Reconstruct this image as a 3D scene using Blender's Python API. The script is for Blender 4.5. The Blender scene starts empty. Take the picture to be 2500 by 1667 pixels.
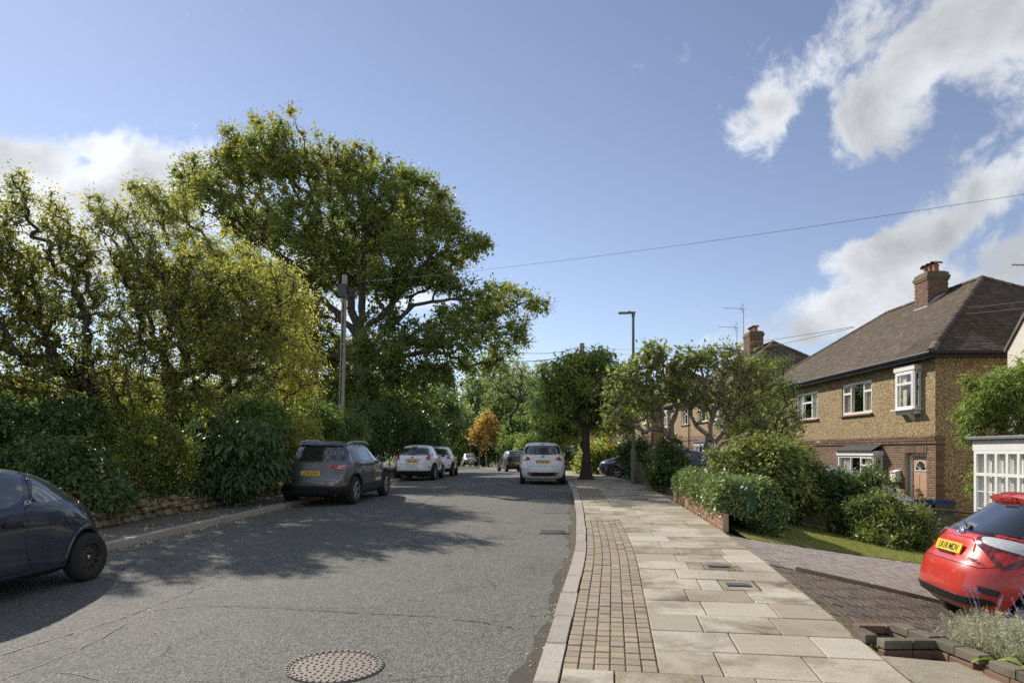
import bpy, bmesh, math, random
import numpy as np
from mathutils import Vector, Matrix
from mathutils.geometry import delaunay_2d_cdt

SC = bpy.context.scene
COL = SC.collection
rnd = random.Random(7)
rng = np.random.default_rng(11)
R = math.radians

# ------------------------------------------------------------------ camera
F = 1667.0          # focal length in photograph pixels (24 mm on a 36 mm wide sensor)
CX, HY = 1250.0, 1102.0
EYE = 1.60
cam_d = bpy.data.cameras.new('camera')
cam = bpy.data.objects.new('camera', cam_d); COL.objects.link(cam)
cam.location = (0, 0, EYE)
cam.rotation_euler = (R(90), 0, 0)
cam_d.sensor_width = 36.0
cam_d.lens = 36.0 * F / 2500.0
cam_d.shift_y = (HY - 833.5) / 2500.0
cam_d.clip_end = 4000
SC.camera = cam

# ------------------------------------------------------------------ world and sun
SUN_AZ, SUN_EL = R(-41), R(37)
w = bpy.data.worlds.new('World'); SC.world = w; w.use_nodes = True
NT = w.node_tree; NT.nodes.clear()
def wn(t, **k):
    n = NT.nodes.new(t)
    for a, b in k.items(): setattr(n, a, b)
    return n
def wm(op, a, b=None, c=None, clamp=False):
    n = NT.nodes.new('ShaderNodeMath'); n.operation = op; n.use_clamp = clamp
    for i, v in enumerate((a, b, c)):
        if v is None: continue
        if isinstance(v, (int, float)): n.inputs[i].default_value = v
        else: NT.links.new(v, n.inputs[i])
    return n.outputs[0]
sky = wn('ShaderNodeTexSky', sky_type='NISHITA')
sky.sun_disc = False; sky.sun_elevation = SUN_EL; sky.sun_rotation = SUN_AZ
sky.air_density = 1.0; sky.dust_density = 0.08; sky.ozone_density = 3.5; sky.altitude = 50
tint_ = wn('ShaderNodeMix', data_type='RGBA', blend_type='MULTIPLY'); tint_.inputs[0].default_value = 1.0; tint_.inputs[7].default_value = (1.04, .965, .985, 1)
NT.links.new(sky.outputs[0], tint_.inputs[6])
hsv = wn('ShaderNodeHueSaturation'); hsv.inputs['Saturation'].default_value = 0.76
hsv.inputs['Value'].default_value = 1.0
sc1 = wn('ShaderNodeMix', data_type='RGBA', blend_type='MULTIPLY'); sc1.inputs[0].default_value = 1.0; sc1.inputs[7].default_value = (.2, .2, .2, 1); NT.links.new(tint_.outputs[2], sc1.inputs[6])
gm = wn('ShaderNodeGamma'); gm.inputs['Gamma'].default_value = 1.14; NT.links.new(sc1.outputs[2], gm.inputs[0])
sc2 = wn('ShaderNodeMix', data_type='RGBA', blend_type='MULTIPLY'); sc2.inputs[0].default_value = 1.0; sc2.inputs[7].default_value = (5.1, 5.1, 5.1, 1); NT.links.new(gm.outputs[0], sc2.inputs[6])
NT.links.new(sc2.outputs[2], hsv.inputs['Color'])
bgs = wn('ShaderNodeBackground'); bgs.inputs['Strength'].default_value = 0.090
NT.links.new(hsv.outputs[0], bgs.inputs['Color'])
tc = wn('ShaderNodeTexCoord')
sep = wn('ShaderNodeSeparateXYZ'); NT.links.new(tc.outputs['Generated'], sep.inputs[0])
AZ = wm('ARCTAN2', sep.outputs[0], sep.outputs[1])
EL = wm('ARCSINE', sep.outputs[2])
def ae(px, py):
    x, z = (px - CX) / F, (HY - py) / F
    az = math.atan(x); el = math.atan(z / math.hypot(1, x))
    return az, el
# cloud banks: (centre px, py), half sizes in photograph pixels, rotation, weight
CLOUDS = [((100, 445), 430, 100, 0, 1.35), ((380, 450), 260, 120, 5, 1.35), ((-200, 500), 300, 150, 0, 1.3), ((100, 620), 420, 160, 0, 1.0), ((560, 520), 200, 120, 0, .9),
          ((1050, 735), 170, 50, 0, .85), ((560, 720), 330, 130, 0, .8),
          ((1900, 265), 130, 80, 32, .84), ((1990, 170), 150, 70, 50, .92), ((2090, 70), 170, 75, 50, 1.0), ((2230, 170), 290, 120, 32, 1.35), ((2480, 60), 300, 180, 10, 1.25),
          ((2420, 220), 160, 70, 0, .95), ((2400, 345), 90, 30, 40, .6), ((2250, 335), 60, 34, 50, .42),
          ((2440, 455), 250, 80, 35, 1.25), ((2230, 600), 300, 80, 22, 1.3), ((2100, 745), 340, 95, 16, 1.3), ((2500, 640), 240, 150, 20, 1.1),
          ((2560, 380), 120, 300, 0, .8), ((2000, 800), 220, 60, 5, .95)]
mask = None
for (c, sx, sy, rot, wt) in CLOUDS:
    a0, e0 = ae(*c)
    k = math.cos(a0)
    sx2, sy2 = sx / F * k * k, sy / F * k
    da = wm('SUBTRACT', AZ, a0); de = wm('SUBTRACT', EL, e0)
    ct, st = math.cos(R(rot)), math.sin(R(rot))
    u = wm('ADD', wm('MULTIPLY', da, ct / sx2), wm('MULTIPLY', de, st / sx2))
    v = wm('ADD', wm('MULTIPLY', da, -st / sy2), wm('MULTIPLY', de, ct / sy2))
    d = wm('ADD', wm('POWER', u, 2.0), wm('POWER', v, 2.0))
    b = wm('MULTIPLY', wm('EXPONENT', wm('MULTIPLY', d, -0.9)), wt)
    mask = b if mask is None else wm('MAXIMUM', mask, b)
# broken cloud goes on out of the frame, cover raised for fill light
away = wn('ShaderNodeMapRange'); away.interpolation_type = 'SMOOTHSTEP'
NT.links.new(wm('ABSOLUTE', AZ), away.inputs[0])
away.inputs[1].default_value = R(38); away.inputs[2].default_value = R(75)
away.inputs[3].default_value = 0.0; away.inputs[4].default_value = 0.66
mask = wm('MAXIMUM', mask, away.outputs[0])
warp = wn('ShaderNodeTexNoise'); warp.inputs['Scale'].default_value = 4.0; warp.inputs['Detail'].default_value = 4
NT.links.new(tc.outputs['Generated'], warp.inputs['Vector'])
wv = wn('ShaderNodeVectorMath', operation='MULTIPLY_ADD'); NT.links.new(warp.outputs['Color'], wv.inputs[0]); wv.inputs[1].default_value = (.16, .16, .10)
NT.links.new(tc.outputs['Generated'], wv.inputs[2])
nz = wn('ShaderNodeTexNoise'); nz.inputs['Scale'].default_value = 8.0; nz.inputs['Detail'].default_value = 12
nz.inputs['Roughness'].default_value = 0.60
NT.links.new(wv.outputs[0], nz.inputs['Vector'])
nf = wn('ShaderNodeTexNoise'); nf.inputs['Scale'].default_value = 26.0; nf.inputs['Detail'].default_value = 8; nf.inputs['Roughness'].default_value = .66
NT.links.new(wv.outputs[0], nf.inputs['Vector'])
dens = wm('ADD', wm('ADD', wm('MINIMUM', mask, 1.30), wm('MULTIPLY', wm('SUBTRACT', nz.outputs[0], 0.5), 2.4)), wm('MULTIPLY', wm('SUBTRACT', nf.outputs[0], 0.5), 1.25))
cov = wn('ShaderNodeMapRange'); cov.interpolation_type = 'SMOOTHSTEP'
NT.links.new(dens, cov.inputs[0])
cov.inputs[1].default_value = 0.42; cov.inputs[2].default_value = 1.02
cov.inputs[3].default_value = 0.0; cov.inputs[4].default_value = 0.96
nz2 = wn('ShaderNodeTexNoise'); nz2.inputs['Scale'].default_value = 7.0; nz2.inputs['Detail'].default_value = 7; nz2.inputs['Roughness'].default_value = .55
mp = wn('ShaderNodeMapping'); mp.inputs['Location'].default_value = (3.1, 1.7, .045)
NT.links.new(wv.outputs[0], mp.inputs[0]); NT.links.new(mp.outputs[0], nz2.inputs['Vector'])
# clouds nearer the sun are brighter, those far from it greyer
sunv = Vector((math.sin(SUN_AZ) * math.cos(SUN_EL), math.cos(SUN_AZ) * math.cos(SUN_EL), math.sin(SUN_EL)))
dot = wn('ShaderNodeVectorMath', operation='DOT_PRODUCT'); dot.inputs[1].default_value = sunv
NT.links.new(tc.outputs['Generated'], dot.inputs[0])
lit = wn('ShaderNodeMapRange'); NT.links.new(dot.outputs['Value'], lit.inputs[0])
lit.inputs[1].default_value = 0.35; lit.inputs[2].default_value = 0.95; lit.inputs[3].default_value = 0.54; lit.inputs[4].default_value = 0.70
shade = wn('ShaderNodeMapRange'); NT.links.new(nz2.outputs[0], shade.inputs[0])
shade.inputs[1].default_value = 0.38; shade.inputs[2].default_value = 0.62; shade.inputs[3].default_value = 0.74; shade.inputs[4].default_value = 1.12
thick = wn('ShaderNodeMapRange'); NT.links.new(dens, thick.inputs[0])
thick.inputs[1].default_value = .75; thick.inputs[2].default_value = 1.7; thick.inputs[3].default_value = 1.12; thick.inputs[4].default_value = .80
cb = wm('MULTIPLY', wm('MULTIPLY', lit.outputs[0], shade.outputs[0]), thick.outputs[0])
bgc = wn('ShaderNodeBackground'); bgc.inputs['Color'].default_value = (0.93, 0.96, 1.0, 1)
NT.links.new(cb, bgc.inputs['Strength'])
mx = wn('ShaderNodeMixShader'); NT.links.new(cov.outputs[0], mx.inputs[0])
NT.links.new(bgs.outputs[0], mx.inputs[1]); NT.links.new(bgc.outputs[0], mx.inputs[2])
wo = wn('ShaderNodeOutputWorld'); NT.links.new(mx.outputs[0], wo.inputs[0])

sd = bpy.data.lights.new('sun', 'SUN'); sd.energy = 4.0; sd.angle = R(0.6); sd.color = (1.0, 0.93, 0.82)
so = bpy.data.objects.new('sun', sd); COL.objects.link(so)
so.location = (-20, 20, 30)
so.rotation_mode = 'QUATERNION'; so.rotation_quaternion = sunv.to_track_quat('Z', 'Y')

SC.view_settings.view_transform = 'Standard'; SC.view_settings.look = 'None'
SC.view_settings.exposure = 0.5; SC.view_settings.gamma = 1.0; SC.view_settings.use_curve_mapping = False
SC.cycles.max_bounces = 8; SC.cycles.diffuse_bounces = 6; SC.cycles.transparent_max_bounces = 8; SC.cycles.transmission_bounces = 4
SC.cycles.use_denoising = False

# ------------------------------------------------------------------ curves and ground
def pchip(xs, ys):
    xs = np.asarray(xs, float); ys = np.asarray(ys, float)
    h = np.diff(xs); dl = np.diff(ys) / h
    m = np.zeros(len(xs)); m[0] = dl[0]; m[-1] = dl[-1]
    for i in range(1, len(xs) - 1):
        if dl[i - 1] * dl[i] > 0:
            w1, w2 = 2 * h[i] + h[i - 1], h[i] + 2 * h[i - 1]
            m[i] = (w1 + w2) / (w1 / dl[i - 1] + w2 / dl[i])
    def f(x):
        x = np.asarray(x, float)
        i = np.clip(np.searchsorted(xs, x) - 1, 0, len(h) - 1)
        t = (x - xs[i]) / h[i]
        lo, hi = t < 0, t > 1
        tt = np.clip(t, 0, 1)
        r = ((1 + 2 * tt) * (1 - tt) ** 2 * ys[i] + tt * (1 - tt) ** 2 * h[i] * m[i]
             + tt * tt * (3 - 2 * tt) * ys[i + 1] + tt * tt * (tt - 1) * h[i] * m[i + 1])
        r = np.where(lo, ys[0] + (x - xs[0]) * m[0], r)
        return np.where(hi, ys[-1] + (x - xs[-1]) * m[-1], r)
    return f
KX = pchip([-30, -12, 0, 4.8, 6.8, 9.7, 13.7, 18.4, 24, 29, 36, 43, 50, 58, 70, 84, 98, 110],
           [-4.95, -2.27, -.51, .195, .49, .90, 1.30, 1.68, 2.03, 2.22, 2.15, 1.55, .3, -2, -6.5, -13, -24, -40])
ZR = pchip([-60, 0, 12, 18, 24, 30, 40, 55, 81, 140, 400], [-1.4, -.12, .14, .265, .335, .33, .25, .10, -.16, -.9, -3.])
_yy = np.arange(-30, 110.01, .1); _xx = KX(_yy)
_seg = np.hypot(np.diff(_xx), np.diff(_yy)); _ss = np.concatenate([[0], np.cumsum(_seg)])
_ss -= np.interp(0, _yy, _ss)       # s = 0 beside the camera
def K(s, u=0.0):
    """point u metres to the right of the right-hand kerb line, s metres along it"""
    s = np.asarray(s, float)
    y = np.interp(s, _ss, _yy); x = np.interp(s, _ss, _xx)
    e = .4
    dx = np.interp(s + e, _ss, _xx) - np.interp(s - e, _ss, _xx); dy = np.interp(s + e, _ss, _yy) - np.interp(s - e, _ss, _yy)
    l = np.hypot(dx, dy)
    return x + u * dy / l, y - u * dx / l
def SofY(y): return float(np.interp(y, _yy, _ss))
def heading(s):
    x0, y0 = K(s - .5); x1, y1 = K(s + .5)
    return math.atan2(-(x1 - x0), y1 - y0)          # rotation about z that turns +Y to the road's direction
def SU(x, y):
    x = np.asarray(x, float); y = np.asarray(y, float)
    d = (x[..., None] - _xx[::5]) ** 2 + (y[..., None] - _yy[::5]) ** 2
    i = d.argmin(-1); s = _ss[::5][i]
    kx, ky = K(s); nx, ny = K(s, 1.0); nx -= kx; ny -= ky
    u = (x - kx) * nx + (y - ky) * ny
    return s + (-(x - kx) * ny + (y - ky) * nx), u
PW = 2.45      # paved width from the kerb face
_sl = pchip([-10, 7.4, 8.8, 10.6, 13, 18, 20.5, 28, 60], [.245, .24, .18, .135, .14, .155, .12, .09, .05])
def pav(y): return ZR(y) + .12
def lot(s, u, y):
    v = np.maximum(u - PW, 0)
    v = np.where(v > 6, 6 + (1 - np.exp(-(v - 6) / 1.6)) * 1.6, v)
    return pav(y) - _sl(y) * v
def gz(x, y):
    """ground height anywhere"""
    s, u = SU(x, y)
    z = lot(s, u, y)
    z = np.where(u < 0, ZR(y), z)
    z = np.where(u < -7.05, ZR(y) + .11, z)
    bank = np.clip((-u - 8.4) / 6, 0, 1)
    z = np.where(u < -8.4, ZR(y) + .38 + .55 * bank, z)
    return z
def gz1(x, y): return float(gz(np.array([x]), np.array([y]))[0])
def P(px, py, Y): return ((px - CX) * Y / F, Y, EYE - (py - HY) * Y / F)

# ------------------------------------------------------------------ objects
def tag(o, label=None, cat=None, group=None, kind=None):
    if label: o['label'] = label
    if cat: o['category'] = cat
    if group: o['group'] = group
    if kind: o['kind'] = kind
    return o
def thing(name, label, cat, loc=(0, 0, 0), rz=0.0, group=None, rot=None):
    o = bpy.data.objects.new(name, None); COL.objects.link(o)
    o.location = loc; o.rotation_euler = rot or (0, 0, rz); o.empty_display_size = .2
    return tag(o, label, cat, group)
def link(name, me, parent=None, mats=None):
    o = bpy.data.objects.new(name, me); COL.objects.link(o)
    if parent is not None: o.parent = parent
    if mats:
        if not isinstance(mats, (list, tuple)): mats = [mats]
        if not me.materials:
            for m in mats: me.materials.append(m)
    return o
def mesh_np(name, V, Fq, tint=None, mi=None, smooth=False):
    """V (n,3) verts, Fq (m,k) faces of equal size"""
    me = bpy.data.meshes.new(name)
    V = np.asarray(V, np.float32); Fq = np.asarray(Fq, np.int32)
    m, k = Fq.shape
    me.vertices.add(len(V)); me.vertices.foreach_set('co', V.ravel())
    me.loops.add(m * k); me.loops.foreach_set('vertex_index', Fq.ravel())
    me.polygons.add(m); me.polygons.foreach_set('loop_start', np.arange(0, m * k, k, dtype=np.int32))
    me.polygons.foreach_set('loop_total', np.full(m, k, np.int32))
    if mi is not None: me.polygons.foreach_set('material_index', np.asarray(mi, np.int32))
    if smooth: me.polygons.foreach_set('use_smooth', np.ones(m, bool))
    if tint is not None:
        a = me.attributes.new('tint', 'FLOAT', 'POINT'); a.data.foreach_set('value', np.asarray(tint, np.float32))
    me.update(calc_edges=True)
    return me
class MB:
    def __init__(s): s.v = []; s.f = []; s.m = []; s.t = []; s.tv = 0.0
    def add(s, vs, fs, m=0):
        n = len(s.v); s.v += [tuple(map(float, p)) for p in vs]; s.f += [tuple(i + n for i in f) for f in fs]; s.m += [m] * len(fs)
        s.t += [s.tv] * len(vs); return s
    def box(s, c, d, rz=0.0, m=0, M=None, b=0.0):
        hx, hy, hz = d[0] / 2, d[1] / 2, d[2] / 2
        T = Matrix.Translation(c) @ (M if M is not None else Matrix.Rotation(rz, 4, 'Z'))
        if b <= 0:
            vs = [T @ Vector((x * hx, y * hy, z * hz)) for z in (-1, 1) for x, y in ((-1, -1), (1, -1), (1, 1), (-1, 1))]
            fs = [(3, 2, 1, 0), (4, 5, 6, 7), (0, 1, 5, 4), (1, 2, 6, 5), (2, 3, 7, 6), (3, 0, 4, 7)]
        else:
            b = min(b, hx * .8, hy * .8, hz * .8)
            vs = []
            for z, q in ((-hz, b), (-hz + b, 0), (hz - b, 0), (hz, b)):
                for x, y in ((-1, -1), (1, -1), (1, 1), (-1, 1)): vs.append(T @ Vector((x * (hx - q), y * (hy - q), z)))
            fs = [(3, 2, 1, 0), (12, 13, 14, 15)]
            for k in range(3):
                for i in range(4):
                    j = (i + 1) % 4; fs.append((k * 4 + i, k * 4 + j, k * 4 + 4 + j, k * 4 + 4 + i))
        return s.add(vs, fs, m)
    def bar(s, a, b, r, m=0, n=8, r2=None, cap=True):
        a, b = Vector(a), Vector(b); d = b - a
        if d.length < 1e-6: return s
        q = d.to_track_quat('Z', 'Y'); r2 = r if r2 is None else r2
        vs = []
        for p, rr in ((a, r), (b, r2)):
            for i in range(n):
                t = 2 * math.pi * i / n; vs.append(p + q @ Vector((math.cos(t) * rr, math.sin(t) * rr, 0)))
        fs = [(i, (i + 1) % n, n + (i + 1) % n, n + i) for i in range(n)]
        if cap: fs += [tuple(range(n - 1, -1, -1)), tuple(range(n, 2 * n))]
        return s.add(vs, fs, m)
    def tube(s, pts, r, m=0, n=6, taper=None):
        pts = [Vector(p) for p in pts]
        vs = []; N = len(pts)
        up = None
        for i, p in enumerate(pts):
            d = (pts[min(i + 1, N - 1)] - pts[max(i - 1, 0)]).normalized()
            if up is None: up = Vector((0, 0, 1)) if abs(d.z) < .9 else Vector((1, 0, 0))
            a = d.cross(up).normalized(); b = a.cross(d).normalized(); up = b
            rr = r if taper is None else r + (taper - r) * i / (N - 1)
            for k in range(n):
                t = 2 * math.pi * k / n; vs.append(p + a * math.cos(t) * rr + b * math.sin(t) * rr)
        fs = [(i * n + k, i * n + (k + 1) % n, (i + 1) * n + (k + 1) % n, (i + 1) * n + k) for i in range(N - 1) for k in range(n)]
        fs += [tuple(range(n - 1, -1, -1)), tuple((N - 1) * n + k for k in range(n))]
        return s.add(vs, fs, m)
    def lathe(s, prof, n=24, m=0, axis='Z', c=(0, 0, 0), caps=True):
        """prof: (radius, height)"""
        vs = []
        for r, h in prof:
            for i in range(n):
                t = 2 * math.pi * i / n; x, y = math.cos(t) * r, math.sin(t) * r
                p = (x, y, h) if axis == 'Z' else ((h, x, y) if axis == 'X' else (y, h, x))
                vs.append((p[0] + c[0], p[1] + c[1], p[2] + c[2]))
        N = len(prof)
        fs = [(i * n + k, i * n + (k + 1) % n, (i + 1) * n + (k + 1) % n, (i + 1) * n + k) for i in range(N - 1) for k in range(n)]
        if caps: fs += [tuple(range(n - 1, -1, -1)), tuple((N - 1) * n + k for k in range(n))]
        return s.add(vs, fs, m)
    def prism(s, poly, a, b, axis='Y', m=0):
        """poly 2-D; extruded along axis from a to b"""
        def mk(p, h): return (p[0], h, p[1]) if axis == 'Y' else ((h, p[0], p[1]) if axis == 'X' else (p[0], p[1], h))
        n = len(poly)
        vs = [mk(p, a) for p in poly] + [mk(p, b) for p in poly]
        fs = [(i, (i + 1) % n, n + (i + 1) % n, n + i) for i in range(n)] + [tuple(range(n - 1, -1, -1)), tuple(range(n, 2 * n))]
        return s.add(vs, fs, m)
    def mesh(s, name, smooth=None):
        me = bpy.data.meshes.new(name); me.from_pydata(s.v, [], s.f)
        me.polygons.foreach_set('material_index', s.m)
        if any(s.t):
            a = me.attributes.new('tint', 'FLOAT', 'POINT'); a.data.foreach_set('value', s.t)
        bm = bmesh.new(); bm.from_mesh(me); bmesh.ops.recalc_face_normals(bm, faces=bm.faces); bm.to_mesh(me); bm.free()
        if smooth is not None:
            me.polygons.foreach_set('use_smooth', [True] * len(me.polygons)); me.set_sharp_from_angle(angle=R(smooth))
        return me
    def build(s, name, mats, parent=None, smooth=None):
        return link(name, s.mesh(name, smooth), parent, mats)
_text_cache = {}
def text_mesh(txt, size, depth=.002, bold=0.0):
    cu = bpy.data.curves.new('lettering', 'FONT'); cu.body = txt; cu.size = size; cu.extrude = depth; cu.align_x = 'CENTER'; cu.align_y = 'CENTER'; cu.offset = bold
    o = bpy.data.objects.new('lettering', cu); COL.objects.link(o)
    dg = bpy.context.evaluated_depsgraph_get(); dg.update()
    me = bpy.data.meshes.new_from_object(o.evaluated_get(dg)); bpy.data.objects.remove(o); bpy.data.curves.remove(cu)
    me.name = 'lettering'
    return me

# ------------------------------------------------------------------ materials
def new_mat(name):
    m = bpy.data.materials.new(name); m.use_nodes = True
    nt = m.node_tree; b = nt.nodes['Principled BSDF']
    return m, nt, b
def sock(nt, v, inp):
    if isinstance(v, (int, float)): inp.default_value = v
    elif isinstance(v, (tuple, list)): inp.default_value = (*v, 1) if len(v) == 3 else v
    else: nt.links.new(v, inp)
class NB:
    """small helper for node trees"""
    def __init__(s, nt): s.nt = nt; s.tc = nt.nodes.new('ShaderNodeTexCoord')
    def n(s, t, **k):
        x = s.nt.nodes.new(t)
        for a, b in k.items(): setattr(x, a, b)
        return x
    def coord(s, scale=(1, 1, 1), world=False, rot=(0, 0, 0)):
        mp = s.n('ShaderNodeMapping'); mp.inputs['Scale'].default_value = scale; mp.inputs['Rotation'].default_value = rot
        if world: g = s.n('ShaderNodeNewGeometry'); s.nt.links.new(g.outputs['Position'], mp.inputs[0])
        else: s.nt.links.new(s.tc.outputs['Object'], mp.inputs[0])
        return mp.outputs[0]
    def noise(s, vec, scale, detail=4, rough=.55, dist=0.0):
        x = s.n('ShaderNodeTexNoise'); x.inputs['Scale'].default_value = scale; x.inputs['Detail'].default_value = detail
        x.inputs['Roughness'].default_value = rough; x.inputs['Distortion'].default_value = dist
        s.nt.links.new(vec, x.inputs['Vector']); return x.outputs[0]
    def voro(s, vec, scale, feature='F1', out=0, rand=1.0):
        x = s.n('ShaderNodeTexVoronoi'); x.feature = feature; x.inputs['Scale'].default_value = scale; x.inputs['Randomness'].default_value = rand
        s.nt.links.new(vec, x.inputs['Vector']); return x.outputs[out]
    def m(s, op, a, b=None, clamp=False):
        x = s.n('ShaderNodeMath', operation=op); x.use_clamp = clamp
        sock(s.nt, a, x.inputs[0])
        if b is not None: sock(s.nt, b, x.inputs[1])
        return x.outputs[0]
    def mr(s, v, a, b, c=0.0, d=1.0):
        x = s.n('ShaderNodeMapRange'); sock(s.nt, v, x.inputs[0])
        for i, q in enumerate((a, b, c, d)): x.inputs[i + 1].default_value = q
        return x.outputs[0]
    def mix(s, f, a, b, mode='MIX'):
        x = s.n('ShaderNodeMix', data_type='RGBA', blend_type=mode)
        sock(s.nt, f, x.inputs[0]); sock(s.nt, a, x.inputs[6]); sock(s.nt, b, x.inputs[7]); return x.outputs[2]
    def ramp(s, v, stops, interp='LINEAR'):
        x = s.n('ShaderNodeValToRGB'); x.color_ramp.interpolation = interp; e = x.color_ramp.elements
        stops = stops * 2 if len(stops) == 1 else stops
        while len(e) < len(stops): e.new(.5)
        for q, (p, c) in zip(e, stops): q.position = p; q.color = (*c, 1)
        s.nt.links.new(v, x.inputs[0]); return x.outputs[0]
    def bump(s, h, strength=.3, dist=.01):
        x = s.n('ShaderNodeBump'); x.inputs['Strength'].default_value = strength; x.inputs['Distance'].default_value = dist
        s.nt.links.new(h, x.inputs['Height']); return x.outputs[0]
    def rand(s):
        """one random number per piece, whether it is an object of its own or joined (attribute tint)"""
        o = s.n('ShaderNodeObjectInfo'); a = s.n('ShaderNodeAttribute', attribute_name='tint')
        return s.m('FRACT', s.m('ADD', o.outputs['Random'], a.outputs['Fac']))
def simple(name, col, rough=.6, metal=0.0, coat=0.0, noise=0.0, nscale=8.0, bump=0.0, spec=.5, bscale=60.):
    m, nt, b = new_mat(name); b.inputs['Roughness'].default_value = rough; b.inputs['Metallic'].default_value = metal
    b.inputs['Coat Weight'].default_value = coat; b.inputs['Coat Roughness'].default_value = .04; b.inputs['Specular IOR Level'].default_value = spec
    if noise > 0 or bump > 0:
        h = NB(nt); c = h.coord(world=False)
        n = h.noise(c, nscale, 6, .6)
        sock(nt, h.mix(h.mr(n, .3, .7, 0, 1), tuple(v * (1 - noise) for v in col), tuple(min(1, v * (1 + noise)) for v in col)), b.inputs['Base Color'])
        if bump > 0: sock(nt, h.bump(h.noise(c, bscale, 4), bump, .004), b.inputs['Normal'])
    else: b.inputs['Base Color'].default_value = (*col, 1)
    return m
M = {}
def asphalt(name, dark, light, patches=True):
    m, nt, b = new_mat(name); h = NB(nt); c = h.coord(world=True)
    big = h.noise(c, .35, 5, .6); mid = h.noise(c, 3.0, 5, .65)
    fine = h.voro(c, 46, 'F1', 1)
    sp = h.n('ShaderNodeSeparateColor'); nt.links.new(fine, sp.inputs[0])
    g = h.m('ADD', h.m('MULTIPLY', big, .6), h.m('MULTIPLY', mid, .4))
    col = h.mix(h.mr(g, .40, .60), dark, light)
    st = h.mix(h.mr(sp.outputs[0], .0, 1., 0, 1), tuple(v * .45 for v in dark), tuple(min(1, v * 1.65) for v in light))
    col = h.mix(.55, col, st)
    grit = h.voro(c, 160, 'F1', 1); sp2 = h.n('ShaderNodeSeparateColor'); nt.links.new(grit, sp2.inputs[0])
    col = h.mix(h.m('MULTIPLY', h.m('GREATER_THAN', sp2.outputs[0], .92), .75), col, (.42, .40, .35))
    col = h.mix(h.m('MULTIPLY', h.m('LESS_THAN', sp2.outputs[1], .12), .6), col, (.02, .02, .02))
    if patches:
        # cracks along joints: thin wandering lines
        c2 = h.n('ShaderNodeVectorMath', operation='ADD'); nt.links.new(c, c2.inputs[0])
        nn = h.n('ShaderNodeTexNoise'); nn.inputs['Scale'].default_value = 1.3; nn.inputs['Detail'].default_value = 6; nt.links.new(c, nn.inputs['Vector'])
        sc = h.n('ShaderNodeVectorMath', operation='SCALE'); nt.links.new(nn.outputs['Color'], sc.inputs[0]); sc.inputs['Scale'].default_value = .9
        nt.links.new(sc.outputs[0], c2.inputs[1])
        e = h.voro(c2.outputs[0], .33, 'DISTANCE_TO_EDGE', 0)
        crack = h.m('MULTIPLY', h.m('LESS_THAN', e, .0028), h.mr(h.noise(c, .8, 3), .50, .56, 0, 1))
        col = h.mix(h.m('MULTIPLY', crack, .6), col, (.015, .015, .014))
        stain = h.mr(h.noise(c, .9, 4, .5, .6), .56, .72, 0, .35)
        col = h.mix(stain, col, (.045, .045, .043))
    sock(nt, col, b.inputs['Base Color']); b.inputs['Roughness'].default_value = .82
    b.inputs['Specular IOR Level'].default_value = .35
    sock(nt, h.bump(h.voro(c, 60, 'F1', 0), .8, .010), b.inputs['Normal'])
    return m
M['road'] = asphalt('road asphalt', (.100, .099, .088), (.148, .145, .128))
M['patch'] = asphalt('patch asphalt', (.08, .079, .074), (.12, .118, .108), False)
def paving(name, cols, grain=.35, rough=.85, stain=(.16, .13, .09), stain_amt=.55, speck=True, bump=.35, moss=None):
    m, nt, b = new_mat(name); h = NB(nt); c = h.coord(world=True)
    r = h.rand()
    st = [(i / max(1, len(cols) - 1), q) for i, q in enumerate(cols)]
    col = h.ramp(r, st)
    blot = h.noise(c, 1.9, 7, .68, .4)
    per = h.m('FRACT', h.m('MULTIPLY', r, 7.13))
    amt = h.m('MULTIPLY', h.mr(blot, .42, .68, 0, 1), h.mr(per, 0, 1, .15, stain_amt))
    col = h.mix(amt, col, stain)
    fine = h.noise(c, 55, 3, .8)
    col = h.mix(h.mr(fine, .32, .68, grain, 0), col, h.mix(1.0, col, (.55, .53, .5), 'MULTIPLY'))
    if speck:
        v = h.voro(c, 130, 'F1', 1); sp = h.n('ShaderNodeSeparateColor'); nt.links.new(v, sp.inputs[0])
        col = h.mix(h.m('MULTIPLY', h.m('GREATER_THAN', sp.outputs[0], .9), .35), col, (.09, .08, .065))
    if moss:
        col = h.mix(h.mr(h.noise(c, 5, 6, .7), .55, .66, 0, .8), col, moss)
    sock(nt, col, b.inputs['Base Color']); b.inputs['Roughness'].default_value = rough; b.inputs['Specular IOR Level'].default_value = .3
    sock(nt, h.bump(fine, bump, .004), b.inputs['Normal'])
    return m
M['slab'] = paving('concrete slab', [(.44, .385, .29), (.53, .475, .38), (.35, .30, .215), (.56, .52, .43), (.46, .40, .30)], stain=(.17, .13, .085), stain_amt=1.2)
M['sett'] = paving('buff sett', [(.36, .29, .21), (.42, .345, .255), (.31, .255, .19), (.39, .33, .25)], stain=(.14, .12, .09))
M['kerb'] = paving('granite kerb', [(.46, .42, .35), (.54, .49, .42), (.40, .37, .31)], grain=.8, stain=(.2, .17, .12), bump=.6)
M['joint'] = paving('joint sand', [(.10, .085, .055), (.13, .11, .06)], moss=(.12, .13, .02), grain=.6)
M['drive_dark'] = paving('brown block', [(.15, .115, .085), (.19, .145, .11), (.125, .10, .08), (.21, .17, .13)], stain=(.07, .06, .045), stain_amt=.6)
M['drive_pink'] = paving('pink block', [(.33, .285, .25), (.37, .32, .285), (.29, .25, .225), (.35, .31, .28)], stain=(.17, .14, .12), stain_amt=.4)
M['concrete'] = paving('rough concrete', [(.40, .35, .265)], stain=(.17, .14, .09), stain_amt=1.5, grain=.6)
M['old_pave'] = paving('old pavement', [(.17, .155, .13), (.20, .18, .15)], stain=(.10, .085, .06), stain_amt=1.0)
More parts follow.
